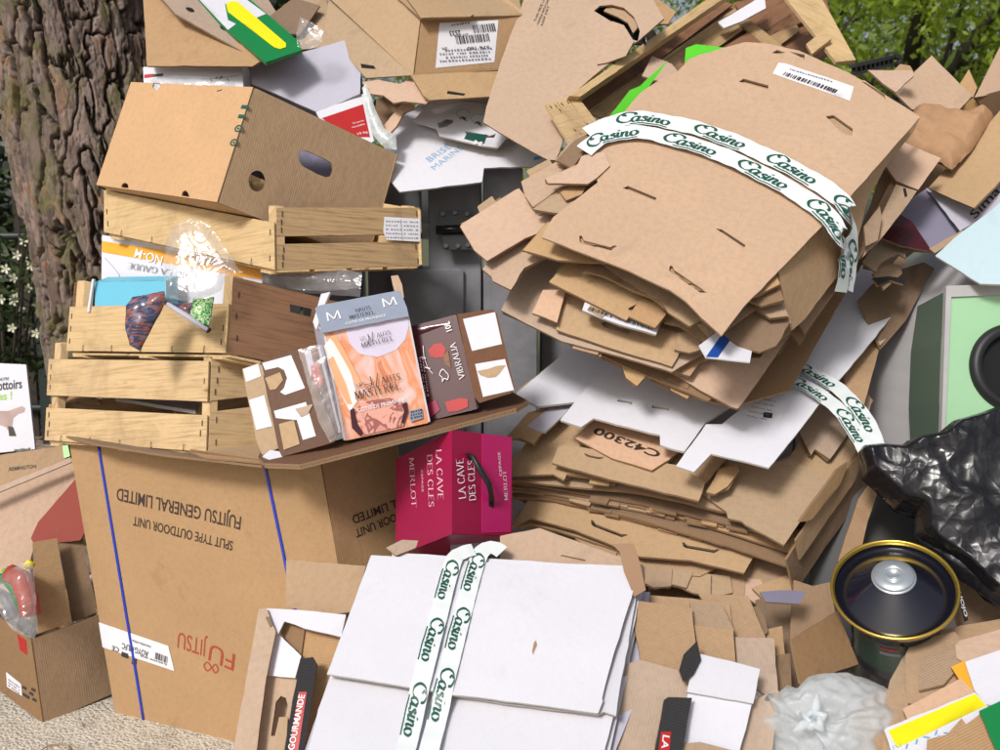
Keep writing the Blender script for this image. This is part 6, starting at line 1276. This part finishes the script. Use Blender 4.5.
# black tin with a gold rim
t = thing('metal_can', 'black lacquered drum with a gold rim and silver screw cap on its conical top', 'drum', P(880, 700, 2.6))
Oc = P(894, 588, 2.52); tocam = (CAM-Oc).normalized(); upi = (V((0, 0, 1))-tocam*tocam.z).normalized(); side_ = upi.cross(tocam)
ax = (tocam*math.cos(math.radians(36))+upi*math.sin(math.radians(36))-side_*.05).normalized()
mb = MB(); mb.lathe([(.104, -.44), (.110, -.43), (.110, -.26), (.113, -.255), (.110, -.245), (.111, -.095), (.117, -.088), (.117, -.08), (.112, -.072), (.114, -.06), (.130, -.045), (.143, -.025), (.148, -.006)], Oc, ax, M['blacktin'], 96); mb.build('body', t)
mb = MB(); mb.lathe([(.146, -.008)]+[(.149+.0042*math.cos(a), .0042*math.sin(a)) for a in [(-2.6+k*.45) for k in range(12)]]+[(.142, -.006)], Oc, ax, M['brass'], 96); mb.build('gold_rim', t)
mb = MB(); mb.lathe([(.144, -.004), (.1425, -.02), (.139, -.024)], Oc, ax, M['blacktin'], 96); mb.lathe([(.139, -.024), (.1, .009), (.055, .046)], Oc, ax, M['blacktin'], 96); mb.lathe([(.055, .046), (.05, .046)], Oc, ax, M['blacktin'], 64); mb.build('cone_lid', t)
mb = MB(); [mb.lathe(pr, Oc, ax, M['zinc'], 64, True) for pr in ([(.053, .045), (.0525, .0475), (.049, .0485)], [(.049, .0485), (.048, .054)], [(.048, .054), (.045, .0575), (.026, .058)], [(.026, .058), (.0245, .0545), (.021, .0545)], [(.021, .0545), (.0195, .0585), (.017, .0585)], [(.017, .0585), (.0155, .0545), (0, .0545)])]; mb.build('screw_cap', t)
# label on the drum's side
def arcpatch(mb, r_, h0, h1, g0, g1, m):
    a = ax.orthogonal().normalized(); b = ax.cross(a); base_a = math.atan2((-upi).dot(b), (-upi).dot(a)); n = 12; vs = []; fs = []
    for i in range(n+1):
        g = base_a+g0+(g1-g0)*i/n
        for h in (h0, h1): vs.append(Oc+ax*h+(a*math.cos(g)+b*math.sin(g))*r_)
    mb.faces(vs, [(2*i, 2*i+1, 2*i+3, 2*i+2) for i in range(n)], m, None, True)
M['drumlabel'] = blotch('drum label print', (.012, .016, .02), [(.02, .05, .035), (.014, .014, .02), (.05, .05, .03)], 9)
mb = MB(); arcpatch(mb, .1118, -.215, -.09, -1.0, 1.0, M['drumlabel']); arcpatch(mb, .1126, -.112, -.104, -.25, .15, M['red']); arcpatch(mb, .1126, -.135, -.122, -.25, .2, M['greyink']); mb.build('label', t)
one('hanging_strap', [(953, 580), (957, 582), (968, 620), (964, 622)], ((953, 580, 2.62), (968, 620, 2.6), (980, 600, 2.62)), 'rubber', 'narrow black strap with pale marks hanging at the right of the drum', 'strap', t=.003)
mb = MB(); hp_ = Plane((953, 580, 2.62), (968, 620, 2.6), (980, 600, 2.62)); put(mb, hp_, font_mesh('OHOJO', .02), (956, 584), (965, 617), 3.2, M['white_ink'], lift=.002); mb.build('lettering', bpy.data.objects['hanging_strap'])
# white bag with a knot
t = thing('knotted_bag', 'thin white translucent bag tied in a knot in front of the black drum', 'bag', P(830, 760, 2.4))
def bag():
    mb = MB(); O = P(832, 737, 2.42); vs = []; fs = []; nt_, nr = 220, 60; kn = P(809, 714, 2.26)
    zc = (kn-O).normalized(); a = RT-zc*RT.dot(zc); a.normalize(); b = zc.cross(a)
    for j in range(nr+1):
        ph = math.pi*(j/nr)**1.1
        for i in range(nt_):
            g = 2*math.pi*i/nt_
            d = a*math.cos(g)*math.sin(ph)+b*math.sin(g)*math.sin(ph)+zc*math.cos(ph)
            pl_ = 1-2*abs(noise.noise(V((math.cos(g)*5.5, math.sin(g)*5.5, 3+ph*.35)))); pl2 = 1-2*abs(noise.noise(V((math.cos(g)*13, math.sin(g)*13, 7+ph*.6))))
            cr = 1-2*abs(noise.noise(d*4.5+V((3, 1, 2)))); 
            fall = math.exp(-ph*.55)
            gf = tri(g*7/math.pi+.7*math.sin(g*2+1)+ph*.35); g3 = tri(g*11/math.pi+.9*math.sin(g*3)+ph*.2); r_ = .160*(1+.30*(gf-.5)*math.sin(min(ph, 1.57))*fall+.18*(g3-.5)*math.sin(min(ph, 1.57))*fall+.06*fold_noise(d, 5, 2.0, 5)+.04*(cr-.5))
            p = d*r_; p = V((p.x*1.0+.02*math.sin(g*2), p.y*.9, p.z*.88))
            if ph < .5: p += zc*.02*(1-ph/.5)**2-zc*.03*math.sin(min(1, ph/.5)*math.pi)
            p.z += .020*max(0, d.x+.2)
            vs.append(O+p)
    for j in range(nr):
        for i in range(nt_): i2 = (i+1) % nt_; fs.append((j*nt_+i, j*nt_+i2, (j+1)*nt_+i2, (j+1)*nt_+i))
    mb.faces(vs, fs, M['milkbag'], None, True); mb.build('bag_body', t)
    mb = MB(); r = random.Random(5); K = O+zc*.165
    for k in range(5):
        g = k*1.3; p0 = K+(a*math.cos(g)+b*math.sin(g))*.012; p1 = K+(a*math.cos(g+1.4)+b*math.sin(g+1.4))*.024+zc*.008; p2 = K+(a*math.cos(g+2.6)+b*math.sin(g+2.6))*.014+zc*.016
        mb.tube([p0, p1, p2], [.010, .012, .006], M['milkbag'], 10)
    for k in range(2):
        g = 1.2+k*2.4; mb.tube([K, K+(a*math.cos(g)+b*math.sin(g))*.03+zc*.02, K+(a*math.cos(g)+b*math.sin(g))*.055+zc*.022], [.01, .012, .004], M['milkbag'], 8)
    mb.build('knot', t)
q_ = NT('thin white bag film'); tr = q_.n('BsdfTranslucent'); tr.inputs[0].default_value = (.88, .93, .96, 1); tp = q_.n('BsdfTransparent'); q_.b.inputs['Base Color'].default_value = (.86, .91, .95, 1); q_.b.inputs['Roughness'].default_value = .28
m1 = q_.n('MixShader'); m1.inputs[0].default_value = .45; q_.l(q_.b.outputs[0], m1.inputs[1]); q_.l(tr.outputs[0], m1.inputs[2]); m2 = q_.n('MixShader'); v = q_.mapping((1, 1, 1), 'Object'); q_.l(q_.ramp(q_.noise(v, 12, 4), [(.3, (.15,)*3), (.7, (.5,)*3)]), m2.inputs[0]); q_.l(m1.outputs[0], m2.inputs[1]); q_.l(tp.outputs[0], m2.inputs[2]); q_.l(m2.outputs[0], q_.out.inputs[0]); q_.bump(crush(q_, v, 9, 0, 0), .3, .010); M['milkbag'] = q_.m
bag()
# brown boards in the gap before the drum
for i, (ol, A3, m, lb_) in enumerate((
    ([(791, 640), (837, 611), (858, 664), (800, 684)], ((791, 640, 2.5), (837, 611, 2.6), (800, 684, 2.46)), 'kraft_dark', 'square dark brown board leaning between the drum and the white bag'),
    ([(794, 580), (812, 586), (830, 582), (836, 616), (800, 640), (790, 640)], ((794, 580, 2.78), (830, 584, 2.8), (794, 640, 2.72)), 'kraft_grey', 'shaded brown flap behind the square dark brown board'),
    ([(756, 600), (790, 590), (806, 640), (800, 700), (764, 690)], ((756, 600, 2.8), (800, 600, 2.82), (764, 690, 2.7)), 'kraft_dark', 'dark brown filler sheet for the shade right of the open printed carton'),  # added dark sheet, fills the shaded gap under the boards
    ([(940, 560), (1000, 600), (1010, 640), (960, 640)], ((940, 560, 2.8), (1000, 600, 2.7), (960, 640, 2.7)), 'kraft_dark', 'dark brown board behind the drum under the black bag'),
    ([(760, 592), (782, 590), (806, 592), (800, 604), (766, 602)], ((760, 592, 2.65), (806, 592, 2.68), (780, 604, 2.63)), 'violet', 'grey lilac torn edge below the lower bundle'))):
    one('loose_board', ol, A3, m, lb_, 'cardboard board', seed=40+i)
for i, (ol, A3, m, lb_) in enumerate((
    ([(800, 640), (812, 560), (850, 500), (880, 470), (915, 520), (930, 560), (880, 640)], ((800, 640, 2.95), (900, 500, 2.98), (812, 560, 3.0)), 'rubber', 'black filler sheet standing in for shade in the deep gap between the lower bundle and the drum'),  # added black sheet, its colour stands in for the shade of the gap
    ([(846, 600), (838, 560), (858, 500), (872, 480), (880, 486), (868, 520), (858, 560), (862, 600)], ((846, 600, 2.8), (870, 480, 2.88), (862, 600, 2.8)), 'kraft_grey', 'narrow dark plank standing in the gap left of the black bin bag'))):
    one('loose_board', ol, A3, m, lb_, 'board', seed=60+i)
# brown sheets around the white bundle
one('flat_sheet', [(500, 536), (540, 528), (645, 566), (645, 600), (500, 590)], ((500, 536, 2.78), (640, 560, 2.72), (500, 590, 2.7)), 'kraft_peach', 'light brown sheet showing between the white front bundle and the stack above', 'cardboard sheet', seed=50, holes=[[(560, 556), (562, 555), (586, 560), (585, 562)]])
one('flat_sheet', [(386, 548), (402, 540), (418, 541), (416, 548), (396, 556)], ((386, 550, 2.7), (416, 545, 2.72), (396, 560, 2.68)), 'kraft_peach', 'small brown flap behind the top left of the white front bundle', 'cardboard sheet', seed=51)
one('brown_flap', [(286, 560), (330, 563), (366, 566), (352, 612), (322, 616), (286, 606)], ((286, 560, 2.78), (366, 566, 2.7), (300, 612, 2.72)), 'kraft', 'open brown bottom flap between the strapped carton and the white front bundle', 'cardboard flap', seed=52)
one('parcel_tape', [(612, 544), (634, 543), (638, 556), (646, 590), (634, 597), (624, 572), (620, 552)], ((612, 544, 2.64), (634, 543, 2.64), (634, 597, 2.56)), 'tape_brown', 'loose glossy brown tape standing up behind the white front bundle', 'tape', seed=53, t=.001, warp=.012)
# printed cartons around the white bundle
def multi(name, label, cat, loc, parts, group=None):
    global t
    t = thing(name, label, cat, loc, group)
    for (nm, ol, A3, m, *k) in parts:
        kw = k[0] if k else {}; wt = m in ('white', 'whitegrey', 'lilac'); part(nm, ol, A3, m, seed=len(nm)+int(ol[0][0]), edge=M['edge_w'] if wt else M['edge'], **kw)
    return t
GA = ((260, 610, 2.62), (340, 620, 2.58), (240, 750, 2.42))
def ga(dz): return tuple((x, y, d+dz) for x, y, d in GA)
multi('open_carton', 'open brown carton with a charcoal spine and white red-backed lettering, left of the white bundle', 'carton', P(280, 770, 2.45), [
    ('back_wall', [(258, 612), (345, 616), (340, 700), (312, 770), (234, 770)], ga(.07), 'kraft_peach'),
    ('ribbed_panel', [(300, 656), (305, 628), (342, 635), (334, 690), (312, 770), (286, 770)], ga(.03), 'ribbed'),
    ('ribbed_panel', [(281, 633), (284, 620), (305, 628), (301, 657)], ga(.025), 'kraft_dark'),
    ('inner_panel', [(254, 770), (268, 672), (300, 677), (292, 770)], ga(.02), 'kraft_peach', dict(holes=[[(271, 736), (276, 702), (281, 696), (286, 698), (288, 706), (286, 717), (279, 718), (275, 736)]])),
    ('white_panel', [(267, 675), (277, 632), (301, 656), (295, 678)], ga(.005), 'white'),
    ('top_flap', [(266, 608), (312, 611), (346, 615), (341, 637), (306, 629), (284, 621), (278, 634), (272, 624)], ga(-.01), 'whitegrey'),
    ('side_wall', [(259, 609), (267, 609), (276, 632), (267, 676), (254, 770), (230, 770)], ga(-.02), 'kraft_peach'),
    ('inner_tab', [(272, 770), (279, 717), (288, 717), (284, 770)], ga(.0), 'kraft_gold'),
    ('spine', [(281, 770), (300, 659), (313, 657), (317, 664), (301, 770)], ga(-.03), 'charcoal', dict(t=.012))])
sp_ = Plane(*ga(-.03), warp=.004, seed=len('spine')+281)
patch('red_label', t, sp_, [([(288, 758), (299, 692), (307, 692), (297, 758)], M['red'])]); write(t, sp_, [('GOURMANDE', (294, 750), (305, 695), 6.5, .012)], M['white_ink'], lift=.003)
mb = MB(); add_sheet(mb, Plane(*ga(-.02), warp=.004, seed=len('side_wall')+259), [Plane(*ga(-.02)).px(*p) for p in ((266, 618), (269, 617), (273, 626), (270, 628))], M['kraft_dark'], t=.001, lift=.003, grid=0); mb.build('scuff', t)
RA = ((630, 604, 2.55), (760, 640, 2.5), (640, 750, 2.30))
def ra(dz): return tuple((x, y, d+dz) for x, y, d in RA)
multi('open_carton', 'open brown carton with white inner flaps and a charcoal spine, right of the white bundle', 'carton', P(700, 770, 2.35), [
    ('rear_panel', [(765, 630), (782, 626), (786, 668), (776, 674)], ra(.14), 'ribbed'), ('rear_panel', [(776, 655), (790, 653), (792, 690), (778, 690)], ra(.12), 'kraft_dark'),
    ('rear_panel', [(748, 608), (758, 606), (764, 616), (768, 632), (760, 640)], ra(.12), 'kraft_dark'),
    ('rear_panel', [(698, 593), (748, 596), (767, 640), (734, 648), (716, 620)], ra(.10), 'ribbed'),
    ('rear_panel', [(634, 594), (690, 598), (730, 604), (736, 660), (640, 640)], ra(.09), 'kraft'),
    ('rear_panel', [(735, 637), (774, 638), (778, 692), (764, 694), (738, 676)], ra(.07), 'kraft_peach'),
    ('ribbed_panel', [(690, 601), (722, 605), (734, 630), (728, 640), (694, 640)], ra(.06), 'ribbed'), ('ribbed_panel', [(694, 625), (733, 630), (736, 668), (700, 668)], ra(.05), 'ribbed'),
    ('ribbed_panel', [(629, 604), (640, 601), (692, 608), (696, 645), (690, 672), (641, 667), (639, 650)], ra(.03), 'ribbed'),
    ('front_wall', [(626, 664), (640, 660), (684, 672), (700, 690), (690, 770), (596, 770), (610, 722)], ra(.015), 'kraft_peach'),
    ('side_wall', [(750, 704), (776, 688), (779, 692), (770, 770), (724, 770)], ra(.03), 'kraft_peach', dict(holes=[[(764, 700), (768, 694), (773, 693), (773, 697), (768, 702)]])),
    ('white_flap', [(688, 691), (752, 703), (735, 770), (676, 770)], ra(.0), 'white'), ('white_flap', [(700, 654), (760, 669), (753, 704), (687, 692), (692, 670)], ra(-.01), 'whitegrey'),
    ('bottom_flap', [(676, 744), (700, 742), (738, 752), (732, 775), (674, 775)], ra(-.01), 'kraft'),
    ('charcoal_flap', [(683, 681), (679, 670), (684, 654), (697, 641), (701, 660), (694, 674), (686, 682)], ra(-.02), 'charcoal'),
    ('spine', [(650, 775), (664, 700), (668, 697), (692, 698), (677, 775)], ra(-.03), 'charcoal', dict(t=.012))])
sp_ = Plane(*ra(-.03), warp=.004, seed=len('spine')+650); patch('red_label', t, sp_, [([(656, 768), (661, 732), (671, 732), (668, 768)], M['red'])]); write(t, sp_, [('LA VIE', (663, 735), (659, 768), 6.5, .012)], M['white_ink'], lift=.003)
BA = ((860, 700, 2.35), (1000, 630, 2.4), (880, 760, 2.2))
def ba(dz): return tuple((x, y, d+dz) for x, y, d in BA)
multi('printed_box_stack', 'crushed brown flaps with yellow, white, orange and green printing at the bottom right', 'crushed boxes', P(930, 780, 2.25), [
    ('crushed_panel', [(914, 643), (926, 633), (960, 626), (1015, 616), (1015, 660), (960, 650)], ba(.12), 'kraft'), ('crushed_panel', [(890, 680), (914, 640), (930, 650), (930, 700), (880, 720)], ba(.10), 'kraft_gold'),
    ('crushed_panel', [(854, 709), (866, 696), (884, 690), (890, 770), (862, 770)], ba(.08), 'ribbed'), ('crushed_panel', [(864, 703), (882, 694), (886, 770), (866, 770)], ba(.06), 'ribbed'),
    ('crushed_panel', [(880, 692), (904, 684), (910, 712), (904, 730), (884, 735)], ba(.05), 'kraft'), ('crushed_panel', [(906, 702), (905, 656), (912, 641), (955, 632), (961, 640), (960, 690), (915, 704)], ba(.05), 'kraft'),
    ('crushed_panel', [(919, 690), (921, 660), (926, 655), (958, 648), (962, 664), (944, 684)], ba(.035), 'ribbed'), ('crushed_panel', [(955, 645), (960, 640), (1012, 626), (1012, 655), (968, 664), (957, 658)], ba(.03), 'kraft_pink'),
    ('crushed_panel', [(884, 735), (905, 718), (915, 735), (900, 770), (880, 770)], ba(.04), 'kraft'), ('pink_strip', [(903, 708), (960, 678), (977, 694), (908, 722)], ba(.01), 'kraft_pink'),
    ('orange_panel', [(951, 667), (966, 660), (972, 682), (978, 696), (968, 692)], ba(.015), 'orange'), ('white_panel', [(965, 662), (1012, 646), (1012, 706), (986, 705), (974, 690)], ba(.005), 'white'),
    ('yellow_panel', [(884, 729), (888, 726), (975, 692), (986, 704), (993, 714), (965, 770), (896, 770)], ba(-.01), 'white'),
    ('crushed_panel', [(927, 739), (947, 734), (962, 718), (966, 724), (984, 711), (1004, 745), (1000, 775), (926, 775)], ba(-.03), 'ribbed'), ('green_panel', [(979, 712), (1012, 696), (1012, 775), (1000, 760)], ba(-.04), 'green')])
yp = Plane(*ba(-.01), warp=.004, seed=len('yellow_panel')+884); patch('yellow_print', t, yp, [([(888, 730), (975, 693.5), (986, 705), (897, 747)], M['yellow'])])
mb = MB()
for k, (x0, y0, x1, y1) in enumerate(((905, 742, 940, 726), (930, 738, 958, 722), (890, 744, 902, 739))): r_ = random.Random(k); put(mb, yp, font_mesh('/ / \\ /' , .02), (x0, y0+6), (x1, y1+6), 4, M['lightblue'], lift=.003)
mb.build('lettering', t)
# ------------------------------------------------------------------ bottom left carton and its contents
lc2 = Carton((31, 640, 3.22), (-50, 582, 3.42), (104, 613, 3.40), (43, 724, 3.262), warp=.004, seed=81)
t = thing('open_carton', 'open brown carton full of packaging on the paving at the lower left corner', 'carton', V((lc2.c.x, lc2.c.y, 0)))
lc2.body(M['kraft'], t, walls=('side', 'bottom', 'back'), edge=M['edge'], name='body'); lc2.body(M['kraft_dark'], t, walls=('front', 'far'), edge=M['edge'], name='end_wall')
patch('sticker', t, lc2.front, [([(6, 672), (21, 684), (22, 696), (7, 687)], M['paper'])]); patch('red_tape', t, lc2.front, [([(17, 634), (26, 641), (27, 655), (20, 650)], M['red'])])
mb = MB()
for k, (x, y) in enumerate(((24, 688), (31, 694), (27, 697), (34, 700), (33, 690), (24, 695))): put(mb, lc2.front, ([(0, 0), (1, .2), (.9, 1), (.1, .8)], [(0, 1, 2, 3)]), (x-2, y), (x+2, y+3), 4, M['ink'], lift=.002)
for k in range(3): scribble(mb, lc2.front, (8, 680+k*3), (19, 688+k*3), 1.6, M['greyink'], 8, .003, k)
mb.build('lettering', t)
part('raised_flap', [(33, 542), (57, 538), (72, 622), (37, 634)], ((33, 542, 3.35), (57, 538, 3.4), (37, 634, 3.24)), 'ribbed', 82)
part('raised_flap', [(56, 529), (80, 518), (86, 560), (98, 612), (72, 622)], ((56, 529, 3.46), (80, 518, 3.5), (75, 620, 3.38)), 'kraft_dark', 83)
one('leaning_panel', [(-20, 496), (70, 460), (86, 470), (86, 490), (36, 536), (30, 562), (30, 620), (-20, 600)], ((-20, 496, 3.5), (80, 462, 3.6), (0, 600, 3.42)), 'kraft_pink', 'pinkish brown panel leaning behind the open carton at the lower left', 'cardboard panel', seed=84)
o, q = one('red_lined_flap', [(31, 538), (38, 522), (76, 478), (92, 520), (80, 540), (34, 545)], ((31, 540, 3.45), (76, 480, 3.52), (80, 535, 3.45)), 'redinside', 'dull red inner flap between the open carton and the strapped carton', 'cardboard flap', seed=85)
o, q = one('shoe_carton', [(-20, 458), (62, 446), (74, 462), (-20, 500)], ((-20, 458, 3.7), (64, 448, 3.75), (-20, 500, 3.62)), 'kraft', 'brown panel with small dark printed word behind the pinkish leaning panel', 'cardboard panel', seed=86)
write(o, q, [('REMINGTON', (9, 471), (36, 468), 4, .015)], M['ink'])
o, q = one('grey_film_strip', [(-20, 494), (70, 458), (72, 462), (-20, 500)], ((-20, 494, 3.44), (70, 458, 3.54), (-20, 500, 3.43)), 'kraft_pink', 'thin folded cardboard rim along the top of the pinkish leaning panel', 'cardboard strip', seed=87)
one('green_tab', [(62, 444), (67, 442), (70, 456), (64, 458)], ((62, 444, 3.66), (68, 444, 3.66), (64, 458, 3.64)), 'limegreen', 'tiny bright green tab at the corner of the brown printed panel', 'tab', seed=88, t=.01)
t = thing('small_white_box', 'small white box with a grey rounded flap inside the lower left open carton', 'box', P(85, 615, 3.4)); bx = Carton((74, 591, 3.48), (70, 585, 3.56), (100, 578, 3.54), (76, 640, 3.46), .001, 89); bx.body(M['white'], t, edge=M['white']); part('round_flap', [(69, 592), (72, 572), (80, 560), (86, 566), (90, 581), (74, 591)], ((70, 590, 3.47), (90, 580, 3.5), (80, 560, 3.5)), 'whitegrey', 90, edge=M['edge_w'])
t = thing('toy_bag', 'clear bag of red, green and yellow items spilling from the lower left open carton', 'bag', P(20, 630, 3.2))
bq = pl3((0, 575, 3.22), (36, 570, 3.18), (20, 640, 3.14), 0)
mb = MB()
for pts, m, r_ in (([(-8, 580), (6, 578), (16, 590), (24, 612)], 'green', .018), ([(-6, 592), (6, 598), (16, 618)], 'slate', .02), ([(10, 574), (20, 578), (28, 600), (30, 615)], 'red_ink', .032), ([(3, 570), (14, 580), (22, 600)], 'limegreen', .006), ([(26, 567), (29, 563), (32, 566)], 'yellow', .012)): mb.tube([bq.hit(x, y, -.02) for x, y in pts], r_, M[m], 10)
mb.build('contents', t)
crinkle('film', t, [(-20, 570), (0, 576), (14, 568), (28, 561), (34, 568), (36, 600), (38, 630), (33, 639), (24, 636), (12, 630), (0, 614), (-20, 600)], bq, M['film'], .022, 30, 91, belly=.03)
# poster
pp = Plane((-70, 360, 3.95), (26, 364, 3.95), (-70, 460, 3.9), warp=.001)
t = thing('poster_panel', 'white poster with a small dog and black and green words at the left edge', 'poster', P(-10, 450, 3.92))
S('panel', t, [(-70, 360), (26, 364.5), (35, 449), (-62, 459)], pp, M['white'], None, M['whitegrey'], t=.012, clean=True)
write(t, pp, [('trottoirs', (-9, 391), (22, 388), 9, .02), ('NOTRE', (-1, 381), (9, 380), 3, .01)], M['ink']); M['lime_ink'] = plain('lime green ink', (.30, .55, .04), .5)
write(t, pp, [('propres !', (-26, 402), (12, 399), 8, .02)], M['lime_ink']); M['dogfur'] = plain('pinkish brown fur print', (.42, .30, .27), .6, var=.45)
patch('dog_picture', t, pp, [([(-34, 415), (-26, 407), (-14, 408), (-4, 411), (8, 411), (16, 408), (22, 406), (25, 408), (24, 412), (18, 414), (13, 418), (12, 426), (14, 434), (10, 434), (6, 427), (0, 425), (-8, 427), (-12, 436), (-18, 436), (-16, 424), (-26, 424)], M['dogfur']), ([(8, 426), (13, 427), (16, 436), (9, 436)], M['brown_ink'])])
mb = MB(); scribble(mb, pp, (14, 451), (30, 449.5), 2, M['green_ink'], 10, .003); mb.build('small_print', t)
# a rubber band of twine on the paving
mb = MB(); c0 = P(53, 743, 3.06); pts = []
for k in range(25):
    a = 2*math.pi*k/24; pts.append(V((c0.x+.042*math.cos(a), c0.y+.05*math.sin(a), .014+.002*math.sin(a*3))))
mb.tube(pts, .002, M['kraft_gold'], 6, cap=False); tag(mb.build('twine_loop'), 'thin pale twine loop lying on the speckled paving', 'twine')
r = random.Random(3); mb = MB()
for k in range(420):
    x, y = r.uniform(-2.0, -.5), r.uniform(2.7, 3.6); s_ = r.uniform(.002, .006); c = V((x, y, .009)); n = 6; vs = [c+V((math.cos(q*1.05)*s_*r.uniform(.7, 1.3), math.sin(q*1.05)*s_*r.uniform(.7, 1.3), 0)) for q in range(n)]+[c+V((0, 0, s_*.7))]
    mb.faces(vs, [(i, (i+1) % n, n) for i in range(n)], M[r.choice(['kraft_grey', 'whitegrey', 'slate', 'kraft_gold'])])
tag(mb.build('gravel'), 'loose pale and dark grit scattered over the paving', 'gravel', kind='stuff')
